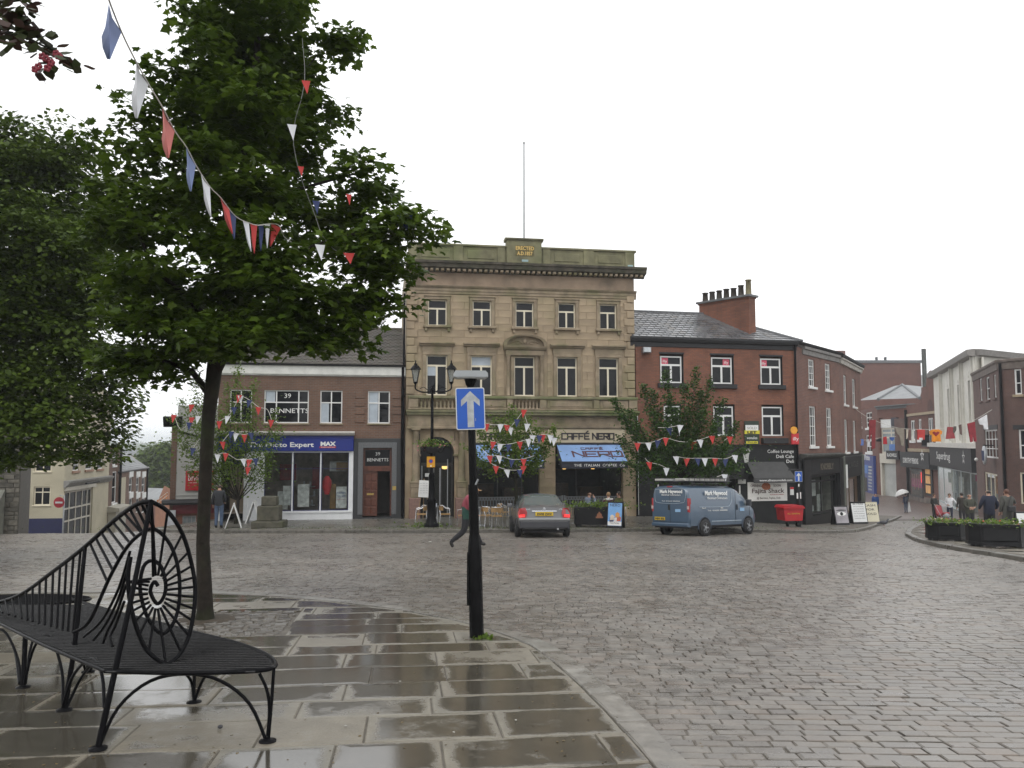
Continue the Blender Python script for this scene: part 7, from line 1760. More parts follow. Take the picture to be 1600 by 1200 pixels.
for sx in (-1, 1):
    for y in (.78, 3.5): wheel(car, sx*.835, y, .315, .20)
    m = MB()
    m.add([(sx*.875,.0,.66),(sx*.62,-.03,.67),(sx*.58,-.01,.84),(sx*.64,.045,1.01),(sx*.81,.06,.985),(sx*.895,.10,.84)], [(0,1,2,3,4,5) if sx > 0 else (5,4,3,2,1,0)]); m.add([(sx*.875,.0,.66),(sx*.895,.10,.84),(sx*.81,.06,.985),(sx*.84,.24,.98),(sx*.896,.28,.80)], [(0,1,2,3,4) if sx < 0 else (4,3,2,1,0)])
    tl = m.build('tail_light', TAIL, car); m = MB(); m.add([(sx*.85,-.01,.68),(sx*.66,-.04,.70),(sx*.66,-.03,.79),(sx*.87,.03,.78)], [(0,1,2,3) if sx > 0 else (3,2,1,0)]); m.build('lit_brake_lamp', M('brake_glow', (.9,.02,.02), .3, 0, emit=.3), tl)
    m = MB(); m.cbox(sx*.98-.1, sx*.98+.1, 2.75, 2.9, .95, 1.10, .03); m.build('wing_mirror', CARP, car)
    m = MB(); m.tube([(sx*.883,1.7,.86),(sx*.895,1.78,.865),(sx*.883,1.88,.86)], .014, 6); m.build('door_handle', CHROME, car)
    m = MB(); m.box(sx*.882-.003, sx*.882+.003, 1.45, 1.46, .35, .93); m.box(sx*.882-.003, sx*.882+.003, 2.5, 2.51, .35, .93); m.build('door_seam', BLACKM, car)
m = MB(); m.cbox(-.86,.86,-.055,.02,.58,.665,.02); m.build('bumper_strip', M('bumper_silver', (.24,.245,.25), .35, .05), car)
m = MB(); m.cbox(-.84,.84,-.05,.02,.30,.575,.05); m.build('bumper', DPL, car)
m = MB(); m.box(-.30,.30,-.005,.02,.735,.86); pl = m.build('number_plate', PLATEY, car); text(pl, 'EW05 ZWX', 0, .758, .075, LETTERB, y=-.008, w=.50, bold=.004)
m = MB(); m.box(-.42,.42,.02,.06,.875,.91); m.build('chrome_strip', CHROME, car); m = MB()
for dz in (0, .035): m.add([(-.045,.05,.935+dz),(0,.05,.965+dz),(.045,.05,.935+dz),(.045,.05,.95+dz),(0,.05,.98+dz),(-.045,.05,.95+dz)], [(0,1,4,5),(1,2,3,4)])
m.build('badge', CHROME, car); text(car, '2.0', -.55, .93, .04, CHROME, y=.062, w=.14); text(car, 'C5', .56, .93, .045, CHROME, y=.062, w=.10)
m = MB(); m.tube([(.45,-.06,.30),(.45,.2,.30)], .035, 8); m.build('exhaust', GREYM, car)
m = MB(); m.box(-.7,.7,.3,4.2,.16,.27); m.build('underbody', BLACKM, car)
# van
VANB = M('van_blue', (.052,.088,.135), .30, .05, coat=.5, spec=.6); SILV = M('van_silver_line', (.36,.42,.48), .4)
p = gp(1080, 839); van_h = R(41); van = placed('panel_van', 'blue panel van with white lettering and loaded roof rack parked at the kerb', 'van', p.x - 0.825*math.sin(van_h), p.y + .825*math.cos(van_h) + .05, van_h, .9)
HW = .94
def vs_(y, roof, rw=.80, belt=1.18, hw=HW, low=.30, mid=None):
    mid = mid or (belt + (roof-belt)*.55)
    return (y, [(0,low),(hw*.85,low),(hw*.97,low+.10),(hw,.72),(hw*.995,.98),(hw*.985,belt),(hw*.93,mid),(rw,roof-.11),(rw*.72,roof-.02),(0,roof)])
vst = [(-.05, [(0,.36),(.78,.36),(.86,.42),(.88,.72),(.875,.98),(.865,1.18),(.82,1.55),(.70,1.82),(.55,1.88),(0,1.90)]), vs_(.02,1.95), vs_(1.2,1.97), vs_(2.95,1.95), vs_(3.35,1.88,.76), vs_(3.7,1.66,.74,1.16), vs_(4.1,1.30,.70,1.10,.93), vs_(4.35,1.10,.64,.98,.91), (4.65, [(0,.34),(.66,.34),(.76,.4),(.80,.62),(.78,.76),(.74,.84),(.70,.88),(.58,.92),(.4,.94),(0,.95)]), (4.78, [(0,.38),(.55,.38),(.62,.42),(.64,.55),(.62,.62),(.6,.66),(.55,.68),(.45,.70),(.3,.70),(0,.70)])]
def van_pick(i, j):
    if i in (5,) and j in (7, 8): return 1
    if i in (4,) and j == 8: return 0
    if j <= 1: return 2
    return 0
loft('body', vst, [VANB, CARG, DPL], van_pick, van)
for sx in (-1, 1):
    for y in (.88, 3.88): wheel(van, sx*.905, y, .325, .21)
    m = MB(); m.add([(sx*.90,3.02,1.20),(sx*.925,3.05,1.19),(sx*.925,3.98,1.17),(sx*.825,3.62,1.62),(sx*.83,3.05,1.74)], [(1,2,3,4) if sx > 0 else (4,3,2,1)]); m.build('door_window', CARG, van)
    m = MB(); m.cbox(sx*1.06-.11, sx*1.06+.11, 3.72, 3.84, 1.14, 1.40, .03); m.build('wing_mirror', DPL, van)
    m = MB(); m.cbox(sx*.865-.055, sx*.865+.055, -.07, .06, .92, 1.46, .03); tl = m.build('tail_light', TAIL, van); m = MB(); m.cbox(sx*.865-.045, sx*.865+.045, -.08, -.065, 1.04, 1.16, .005); m.build('lens', M('lens_pale', (.55,.4,.38), .2), tl)
    m = MB(); m.box(sx*.943-.004, sx*.943+.004, 3.0, 3.012, .5, 1.8); m.box(sx*.943-.004, sx*.943+.004, 4.02, 4.03, .75, 1.12); m.build('door_seam', BLACKM, van)
    m = MB(); m.cbox(sx*.95-.012, sx*.95+.012, 3.08, 3.14, .98, 1.2, .004); m.build('door_handle', BLACKM, van)
    m = MB(); m.box(sx*.945-.006, sx*.945+.006, 1.35, 3.40, .545, .575); m.build('side_strip', SILV, van)
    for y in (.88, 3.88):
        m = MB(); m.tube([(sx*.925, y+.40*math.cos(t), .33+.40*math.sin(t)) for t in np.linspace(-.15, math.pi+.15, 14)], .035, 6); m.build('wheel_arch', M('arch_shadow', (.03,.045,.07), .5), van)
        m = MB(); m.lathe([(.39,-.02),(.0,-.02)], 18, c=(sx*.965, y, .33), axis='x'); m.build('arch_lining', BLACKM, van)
m = MB(); m.cbox(-.90,.90,-.12,.02,.36,.50,.03); m.build('bumper', VANB, van)
m = MB(); m.box(-.006,.006,-.058,-.05,.5,1.84); m.box(-.80,.80,-.058,-.05,.54,.548); m.build('door_seam', BLACKM, van)
m = MB(); m.cbox(-.09,-.02,-.085,-.05,1.0,1.2,.01); m.build('door_handle', BLACKM, van); m = MB(); m.cbox(-.12,.12,-.07,0,1.88,1.93,.01); m.build('high_brake_lamp', TAIL, van)
m = MB(); m.box(-.76,-.26,-.070,-.052,.60,.72); pl = m.build('number_plate', PLATEY, van); text(pl, 'WJ03 EEZ', -.51, .625, .07, LETTERB, y=-.073, w=.42, bold=.003)
for (x0, x1, z0) in ((-.72,.72,1.27),):
    m = MB(); m.tube(smooth([(x0,-.062,1.80),(x0,-.062,1.38),(x0+.15,-.062,1.28),(0,-.066,1.25),(x1-.15,-.062,1.28),(x1,-.062,1.38),(x1,-.062,1.80),(0,-.06,1.83),(x0,-.062,1.80)], 4), .008, 5); m.build('panel_line', SILV, van)
for o_, yy in ((van, -.064),): text(o_, 'Mark Haywood', .08, 1.66, .13, LETTERW, y=yy-.02, w=.98, bold=.006); text(o_, 'Electrical Contractors', .08, 1.56, .06, LETTERW, y=yy-.02, w=.82); text(o_, 'Tel: 01625 000000', .05, 1.33, .035, LETTERW, y=yy, w=.8)
def side(body, y, z, h, w, bold=0, m=LETTERW, x=.955):
    o = text(van, body, 0, 0, h, m, w=w, bold=bold); o.location = (x, y, z); o.rotation_euler = (R(90), 0, R(90)); return o
side('Mark Haywood', 1.72, 1.58, .17, 1.35, .007, x=.925); side('Electrical Contractors', 1.78, 1.42, .085, 1.2, x=.94); side('Tel  01625 000000', 1.75, .955, .05, 1.2, x=.95); side('Part P', .85, 1.05, .05, .22, x=.95); side('NICEIC', 2.05, 1.05, .05, .15, x=.95)
m = MB(); m.tube(smooth([(.95,.55,1.12),(.95,2.3,1.12),(.945,2.62,1.2),(.93,2.78,1.42),(.90,2.82,1.72)], 4), .009, 5); m.build('panel_line', SILV, van)
for (a, b_, c_) in ((.30,.55,0),(3.3,3.62,1)):
    m = MB(); m.box(.95,.956,a,b_,.93,1.06) if c_ else m.box(.25,.50,-.064,-.055,.93,1.04); m.build('blue_sticker', M('pale_sticker', (.25,.42,.62), .5), van)
for k in range(4):
    m = MB(); y = .35+k*.78; m.tube([(-.78,y,1.93),(-.78,y,2.10),(.78,y,2.10),(.78,y,1.93)], .022, 6); m.build('rack_bar', BLACKM, van)
for sx in (-.80, .80):
    m = MB(); m.tube([(sx,.1,2.12),(sx,3.0,2.12)], .018, 6); m.tube([(sx,.1,2.24),(sx,2.9,2.24)], .014, 6)
    for k in range(9): m.tube([(sx,.15+k*.34,2.12),(sx,.15+k*.34,2.24)], .012, 5)
    m.build('rack_rail', BLACKM, van)
def on_van(mb, name, mats, label, cat):
    o = mb.build(name, mats); o.matrix_basis = van.matrix_basis.copy(); tag(o, label, cat); return o
m = MB()
for sx in (-.2, .15): m.box(sx-.03, sx+.03, -.1, 3.2, 2.13, 2.20)
for k in range(11): m.tube([(-.2,.1+k*.29,2.165),(.15,.1+k*.29,2.165)], .016, 6)
on_van(m, 'ladder', M('ladder_aluminium', (.42,.43,.43), .4, .1, metal=.7), 'aluminium ladder lying on the van roof rack', 'ladder')
m = MB(); m.cbox(.25,.74,-.02,2.6,2.13,2.23,.02); m.cbox(-.74,-.28,-.05,1.5,2.13,2.22,.02); on_van(m, 'boards', M('dusty_boards', (.36,.35,.33), .8, .3, 6), 'pale boards stacked on the van roof rack', 'boards')

# ---- planters
def planter(label, px0, px1, pyb, h, Y, seed, group):
    xm = at((px0+px1)/2, 690, Y).x; w = (px1-px0)*Y/FPX; t = thing('planter', label, 'planter', wz(xm, Y), R(-14), group)
    pr = [(-w/2,-.05),(-w/2+.22,-.36),(w/2-.22,-.36),(w/2,-.05),(w/2,.25),(-w/2,.25)]
    m = MB(); m.prism(pr, .06, h-.05, 'z'); m.build('box', M('planter_black', (.008,.008,.009), .5, .25, 5, spec=.25), t)
    m = MB(); m.prism([(x*1.03, y*1.08) for x, y in pr], h-.07, h, 'z'); m.prism([(x*1.015, y*1.04) for x, y in pr], .05, .14, 'z'); m.build('rim', BLACK, t)
    m = MB(); m.cbox(-w/2+.28, w/2-.28, -.385, -.36, .18, h-.12, .02); m.build('front_panel', BLACK, t)
    for sx in (-1, 1): m = MB(); m.box(sx*w*.35-.1, sx*w*.35+.1, -.25, .2, -.02, .07); m.build('foot', BLACKM, t)
    foliage('plants', (0,-.05,h+.03), (w*.75,.4,.09), int(480*w), .075, FRESH, seed, t); foliage('flowers', (0,-.1,h+.06), (w*.7,.35,.08), 40, .05, M('pale_petals', (.5,.4,.25), .6), seed+1, t); foliage('red_flowers', (.1,-.1,h+.06), (w*.7,.35,.08), 26, .05, M('red_petals', (.45,.06,.05), .6), seed+2, t); return t
PG = 'black planters on the right pavement'
planter('smaller black octagonal planter with low green plants near the kerb tip', 1446, 1499, 843, .60, 26.6, 41, PG); planter('larger black planter with green plants and red flowers at the right edge', 1511, 1590, 859, .66, 23.4, 44, PG)
tx = at(931,690,31.6).x; tp_ = thing('trough_planter', 'long black cafe trough with gold emblem in front of the seated people', 'planter', wz(tx,31.6), R(2)); w = 1.72
m = MB(); m.cbox(-w/2,w/2,-.25,.25,.10,.78,.02); m.build('box', MATS['planter_black'], tp_)
for sx in (-1, 1): m = MB(); m.cbox(sx*.7-.1,sx*.7+.1,-.2,.2,-.02,.11,.01); m.build('foot', BLACKM, tp_)
m = MB(); m.lathe([(.10,0),(.10,.01)], 16, c=(.08,-.255,.46), axis='y'); m.box(-.06,.22,-.262,-.252,.36,.42); m.box(.05,.11,-.262,-.252,.55,.60); m.build('emblem', M('emblem_copper', (.30,.12,.06), .5), tp_); foliage('plants', (0,0,.84), (1.4,.3,.16), 800, .085, FRESH, 51, tp_)

# ---- boards and signs on the pavements
def aboard(name, label, x, y, w, h, rz, mat, face_mat, face=None, walk_=True, group=None):
    t = thing(name, label, 'sign', (x, y, (walk_z if walk_ else ground)(x, y)), rz, group)
    for s in (-1, 1):
        m = MB(); m.X = Matrix.Translation((0, s*.22, 0)) @ Matrix.Rotation(R(s*12.0), 4, 'X'); m.box(-w/2, w/2, -.015, .015, 0, h); b_ = m.build('board', mat, t)
        if s < 0: m = MB(); m.X = Matrix.Translation((0, s*.22, 0)) @ Matrix.Rotation(R(-12.0), 4, 'X'); m.box(-w/2+.04, w/2-.04, -.02, -.015, .10, h-.05); f = m.build('poster', face_mat, b_)
    return t, f
def ftext(f, s, z, h, m, w): return text(f, s, 0, 0, h, m, w=w, rot=(R(78), 0, 0)) if False else _ft(f, s, z, h, m, w)
def _ft(f, s, z, h, m, w):
    o = text(f, s, 0, 0, h, m, w=w); o.location = (0, -.22-.024 + math.sin(R(12))*z, z*math.cos(R(12))); o.rotation_euler = (R(78), 0, 0); return o
NP = M('nero_poster', (.16,.34,.62), .5, .1)
x = at(961,690,31.1).x; t, f = aboard('menu_board', 'black pavement board with blue coffee poster beside the trough', x, 31.1, .62, 1.02, R(-22), BLACK, NP)
_ft(f, 'NERO', .84, .10, LETTERB, .40); _ft(f, 'CAFFE', .95, .04, LETTERB, .22); _ft(f, 'THE ITALIAN', .18, .05, LETTERB, .36)
for i, (c, z, xx) in enumerate((((.55,.25,.06),.5,.10),((.6,.5,.4),.4,-.1),((.05,.05,.10),.33,-.12),((.65,.62,.6),.30,.05),((.45,.10,.05),.36,.16))):
    m = MB(); m.X = Matrix.Translation((xx, -.22-.022+math.sin(R(12))*z, z)) @ Matrix.Rotation(R(-12),4,'X'); m.lathe([(.05,-.07),(.075,.02),(.07,.10)], 8) if False else m.poly([(-.08,-.002,-.09),(.07,-.002,-.08),(.09,-.002,.06),(.0,-.002,.12),(-.07,-.002,.07)]); m.build('picture', M('poster_colour_%s' % 'abcde'[i], c, .5), f)
m = MB(); m.X = Matrix.Translation((0,-.22,0)) @ Matrix.Rotation(R(-12),4,'X'); m.box(-.265,.265,-.0225,-.0205,.11,.26); m.build('poster_foot', WHITE, f)
for px, Yb, rz, lab in ((368,31.2,107,'white A-frame board standing edge-on beside the man at the shop entrance'),(400,33.4,97,'white A-frame board leaning narrow beside the stone steps')):
    x = at(px,690,Yb).x; t = thing('a_frame_board', lab, 'sign', wz(x,Yb), R(rz), 'white A-frame boards outside the photo shop')
    for s in (-1, 1): m = MB(); m.X = Matrix.Translation((0, s*.30, 0)) @ Matrix.Rotation(R(s*18), 4, 'X'); m.box(-.28,.28,-.018,.018,0,.98); m.build('board', WHITE, t)
EYEP = M('eye_poster', (.30,.28,.30), .5, .3, 2)
x = at(1309,690,40.5).x; t, f = aboard('eye_board', 'black pavement board with a picture of an eye outside the corner shop', x, 40.5, .78, .95, R(14), BLACK, EYEP)
m = MB(); m.X = Matrix.Translation((0,-.22-.024+math.sin(R(12))*.55,.55)) @ Matrix.Rotation(R(-12),4,'X'); m.poly([(.26*math.cos(t_), -.002, .10*math.sin(t_)) for t_ in np.linspace(0, 2*math.pi, 16, endpoint=False)][::-1]); e_ = m.build('eye', WHITE, f)
m = MB(); m.X = Matrix.Translation((0,-.22-.028+math.sin(R(12))*.55,.55)) @ Matrix.Rotation(R(-12),4,'X'); m.poly([(.09*math.cos(t_), -.003, .09*math.sin(t_)) for t_ in np.linspace(0, 2*math.pi, 12, endpoint=False)][::-1]); m.poly([(.3*math.cos(t_), -.001, .16+.05*math.sin(t_)) for t_ in np.linspace(0, math.pi, 8)][::-1]); m.build('pupil', BLACK, f)
x = at(1337,690,42).x; t, f = aboard('price_board', 'white pavement board with printed lines standing outside the corner shop', x, 42, .86, 1.15, R(10), BLACK, M('board_white', (.66,.67,.66), .5, .05))
_ft(f, 'BE HERE', 1.0, .09, LETTERB, .6)
for k in range(6): _ft(f, ('hair and beauty','cut and finish','walk in today','no booking','ask inside','open six days')[k], .88-.12*k, .055, M('grey_lettering', (.3,.3,.3), .5), .6)
x = at(1354.5,690,45.5).x; t, f = aboard('cash_board', 'cream pavement board advertising cash behind the white board', x, 45.5, .95, 1.1, R(8), M('cream_board', (.60,.56,.42), .5, .05), M('cream_board', (.60,.56,.42), .5, .05))
_ft(f, 'CASH', .85, .13, LETTERB, .7); _ft(f, 'FOR', .62, .13, LETTERB, .5); _ft(f, 'GOLD', .38, .13, LETTERB, .7)
x = at(1601,690,27).x; t, f = aboard('parking_board', 'white pavement board cut by the right edge behind the large planter', x, 27, .85, .95, R(-8), BLACK, MATS['board_white']); _ft(f, 'R A', .55, .14, LETTERB, .5); _ft(f, 'B C', .3, .14, LETTERB, .5)
# easel with a menu at the doorway
x = at(663,690,34.6).x; t = thing('menu_easel', 'white menu on a wooden easel beside the left doorway column', 'sign', wz(x,34.6), R(10)); WOODM = M('pale_wood', (.26,.17,.09), .6, .2, 9)
for a, b_ in (((-.3,-.05,0),(0,0,1.8)),((.3,-.05,0),(0,0,1.8)),((0,.4,0),(0,0,1.75))): m = MB(); m.tube([a, b_], .018, 5); m.build('leg', WOODM, t)
m = MB(); m.X = Matrix.Translation((-.02,-.08,1.0)) @ Matrix.Rotation(R(-4),4,'X') @ Matrix.Rotation(R(4),4,'Y'); m.cbox(-.23,.23,-.015,.015,0,.72,.01); mb__ = m.build('menu_sheet', WHITE, t)
for k in range(5): o = text(mb__, 'panini  coffee  cakes', -.02, 1.58-.1*k, .04, M('grey_lettering', (.3,.3,.3), .5), y=-.12, w=.34)
# stone steps
x = at(424,690,31.4).x; t = thing('stone_steps', 'old mossy stone mounting block in tiers before the shop window', 'monument', wz(x,31.4), R(4)); OLDST = M('old_stone', (.075,.07,.05), .85, .35, 5, .5, 25, tint=(.06,.075,.02,.6), tscale=1.5)
for a, z0, z1 in ((.60,0,.26),(.42,.26,.84),(.29,.84,1.20)): m = MB(); m.X = Matrix.Translation((0,0,z0)); m.box(-a,a,-a*.8,a*.8,0,z1-z0); o = m.build('stone_block', OLDST, t); md = o.modifiers.new('bevel','BEVEL'); md.width = .04; md.segments = 2
# red bin
x = at(1231,690,35.2).x; t = thing('wheeled_bin', 'large red wheeled bin with yellow lettering beside the black shopfront', 'bin', wz(x,35.2), R(10)); BR_ = M('bin_red', (.40,.012,.018), .45, .12)
m = MB(); m.prism([(-.40,.28),(.40,.28),(.46,.80),(-.46,.80)], -.35, .35, 'y'); m.build('tub', BR_, t); m = MB(); m.prism([(-.5,.80),(.5,.80),(.5,.85),(.42,.93),(-.42,.93),(-.5,.85)], -.40, .40, 'y'); m.build('lid', BR_, t)
text(t, 'ALL GENERAL', 0, .56, .055, M('bin_yellow', (.6,.4,.05), .5), y=-.36, w=.6)
for sx in (-1, 1): m = MB(); m.lathe([(.10,-.03),(.10,.03)], 12, c=(sx*.22,-.2,.12), axis='x'); m.tube([(sx*.22,-.2,.12),(sx*.22,-.2,.3)], .02, 5); m.build('wheel', TYRE, t)
# corner sign post
cp_ = wz(at(1245.5,690,35.5).x, 35.5); t = thing('corner_sign_post', 'short black post with small blue arrow sign at the corner by the red bin', 'sign post', cp_)
hz2 = lambda py: at(1245,py,35.5).z - cp_.z
m = MB(); m.lathe([(.09,0),(.09,.5),(.06,.6),(.06,hz2(790)),(.085,hz2(789)),(.06,hz2(784)),(.045,hz2(735))], 10); m.build('shaft', BLACK, t)
m = MB(); m.box(-.16,.16,-.075,-.06,hz2(752.5),hz2(736.5)); s_ = m.build('sign_plate', SIGNWH, t); m = MB(); m.box(-.15,.15,-.079,-.075,hz2(752.5)+.012,hz2(736.5)-.012); m.build('blue_face', SIGNBLUE, s_); m = MB(); zc = hz2(744.5); m.poly([(x_, -.083, zc+z_) for x_, z_ in [(-.03,-.19),(.03,-.19),(.03,.05),(.09,.0),(.09,.06),(0,.17),(-.09,.06),(-.09,.0),(-.03,.05)]][::-1]); m.build('arrow', SIGNWH, s_)
m = MB(); m.box(-.10,-.04,-.07,-.05,hz2(779),hz2(770)); m.box(.05,.09,-.07,-.05,hz2(779),hz2(769)); m.build('white_band', WHITE, t); m = MB(); m.box(-.02,.03,-.065,-.05,hz2(760),hz2(756)); m.build('sticker', WHITE, t)
m = MB(); m.cbox(-.42,.10,-.10,.02,hz2(735),hz2(733),.005); m.build('lamp_head', BLACKM, t)
# no entry sign down the left street
p = at(97, 690, 40.5); zg = ground(p.x, p.y); t = thing('no_entry_sign', 'round red no entry sign on a grey pole by the cream building', 'sign', (p.x, p.y, zg)); h_ = at(97,785,40.5).z - zg
m = MB(); m.tube([(.22,0,0),(.22,0,h_+.35),(.0,0,h_+.35)], .035, 7); m.build('pole', GREYM, t); m = MB(); m.lathe([(.27,0),(.27,.02)], 20, c=(0,-.06,h_), axis='y'); d_ = m.build('disc', M('no_entry_red', (.36,.015,.03), .5), t); m = MB(); m.box(-.18,.18,-.07,-.062,h_-.045,h_+.045); m.build('white_bar', SIGNWH, d_)
# railings in front of the cafe windows
def railing(label, u0, u1):
    a, b_ = Vector(A.p(u0, -1.86, .9)), Vector(A.p(u1, -1.86, .9)); wa = A.root.matrix_basis @ a; wb = A.root.matrix_basis @ b_; L = u1-u0
    t = thing('cafe_railing', label, 'railing', (wa.x, wa.y, walk_z(wa.x, wa.y)), R(9), 'grey railings along the cafe front'); RG = M('railing_grey', (.10,.105,.11), .5, .15)
    for z in (.92, .80, .10): m = MB(); m.box(0, L, -.02, .02, z, z+.035); m.build('rail', RG, t)
    n = int(L/.125)
    for k in range(n+1): m = MB(); m.box(L*k/n-.022, L*k/n+.022, -.008, .008, .135, .80); m.build('bar', RG, t)
    for k in range(n): m = MB(); m.box(L*(k+.5)/n-.03, L*(k+.5)/n+.03, -.008, .008, .835, .92); m.build('cresting', RG, t)
    for x in (0, L): m = MB(); m.box(x-.03, x+.03, -.035, .035, 0, 1.0); m.build('post', RG, t)
railing('grey slatted cafe railing left of the car', 3.1, 4.9); railing('grey slatted cafe railing in the middle behind the car', 5.0, 7.0); railing('grey slatted cafe railing behind the seated people', 7.1, 9.6)
# cafe chairs and tables
WICK = M('tan_wicker', (.33,.20,.08), .6, .35, 40)
def make_chair():
    t = thing('cafe_chair', '-', 'chair')
    m = MB(); m.cbox(-.21,.21,-.21,.21,.43,.46,.01); m.build('seat', WICK, t)
    m = MB(); n = 8; P = [(.25*math.sin(a), .02+.22*math.cos(a)) for a in np.linspace(-1.25, 1.25, n)]
    for (p0, p1) in zip(P, P[1:]): m.add([(p0[0],p0[1],.60),(p1[0],p1[1],.60),(p1[0],p1[1]*1.05,.80),(p0[0],p0[1]*1.05,.80)], [(0,1,2,3),(3,2,1,0)])
    m.build('backrest', WICK, t)
    for sx in (-1, 1):
        m = MB(); m.tube([(sx*.22,-.22,0),(sx*.22,-.20,.45),(sx*.26,-.18,.66)], .014, 6); m.build('leg', CHROME, t); m = MB(); m.tube([(sx*.22,.24,0),(sx*.20,.20,.45),(sx*.16,.23,.62)], .014, 6); m.build('leg', CHROME, t)
    m = MB(); m.tube([(-.26,-.18,.66),(-.27,.0,.69)] + [(x*1.05, y*1.08, .79) for x, y in P] + [(.27,.0,.69),(.26,-.18,.66)], .014, 6); m.build('arm_rail', CHROME, t)
    return t
proto = make_chair(); first = True
for lab, px, Yc, rz in (('cafe chair left of the lamp post with its back to the column',659,32.2,100),('cafe chair right of the lamp post facing the small table',696,32.3,-80),('cafe chair just right of the walking person, turned sideways',762,31.6,-60),('cafe chair with its back to the square beside the grey car',776,31.3,10),('cafe chair pushed in behind the others near the railing',786,33.4,-100),('cafe chair half hidden by the walking person',727,31.6,60)):
    c_ = proto if first else copy_tree(proto); first = False; x = at(px,690,Yc).x; c_.location = wz(x, Yc); c_.rotation_euler = (0,0,R(rz+180)); tag(c_, lab, 'chair', 'tan and chrome cafe chairs')
def table(label, px, Yc):
    x = at(px,690,Yc).x; t = thing('cafe_table', label, 'table', wz(x,Yc), 0, 'round cafe tables'); m = MB(); m.lathe([(0,.70),(.32,.70),(.33,.715),(.32,.73),(0,.73)], 20); m.build('table_top', M('brushed_steel', (.30,.31,.32), .35, .1, metal=.8), t); m = MB(); m.lathe([(.22,0),(.22,.02),(.03,.05),(.03,.70)], 12); m.build('pedestal', GREYM, t); return t
table('small round cafe table right of the lamp post with a cup', 684, 32.7); table('small round cafe table among the chairs beside the car', 750, 32.2); table('round cafe table between the seated people', 943, 33.8); table('tall thin cafe table standing right of the car', 898, 33.2)
x = at(682,690,32.6).x; m = MB(); m.lathe([(.03,0),(.04,.1),(.042,.12)], 10); o = m.build('paper_cup', M('cup_white', (.6,.62,.68), .5)); o.location = wz(x,32.6)+Vector((0,0,.73)); tag(o, 'paper cup standing on the table by the lamp post', 'cup')
# litter and pebble on the flags
def bit(name, label, cat, px, py, mat, r, lift=.004):
    p = gp(px, py); m = MB(); m.ball((0,0,r[2]*.6), r, 8, 5); o = m.build(name, mat); o.location = p + Vector((0,0,lift)); o.rotation_euler = (0,0,px); tag(o, label, cat); return o
bit('pebble', 'dark round pebble on the flagstone under the bench', 'pebble', 344, 1140, M('pebble_dark', (.03,.03,.035), .4), (.022,.018,.012), .012)
for i, (px, py, lab) in enumerate(((625,1067,'pale scrap of litter right of the bench on a flagstone'),(540,1137,'tiny white scrap beside the bottom puddle'),(806,1128,'small white wrapper on the brown flag right of the post'),(709,1147,'pale scrap on the wet flag in front of the post'),(672,848,'white paper scrap on the setts near the walking person'),(986,828,'white cup lying at the kerb beside the board'),(1043,830,'white scrap lying at the kerb left of the van'))):
    bit('litter', lab, 'litter', px, py, M('litter_pale', (.32,.31,.28), .7) if i != 5 else WHITE, (.012,.008,.003) if py > 900 else (.07,.05,.018), .012 if py > 900 else .012)
r = np.random.default_rng(77); n = 260; PX = r.uniform(0, 1100, n); PY = 925 + 275*r.random(n)**.7; P = np.array([tuple(gp(a, c_) + Vector((0,0,.006))) for a, c_ in zip(PX, PY)])
dl = link(leaves_mesh('fallen_seeds', P, np.array([0,0,1.])+r.normal(size=(n,3))*.15, r.normal(size=(n,3))*np.array([1,1,.05]), r.uniform(.008,.028,n), leaf_mat('dead_leaf', [(.05,.03,.015),(.16,.12,.06),(.03,.025,.015)]), KP, KT, r.random(n)), 'fallen_seeds'); dl['kind'] = 'stuff'; tag(dl, 'scattered fallen seeds and leaf scraps on the wet flagstones', 'debris')
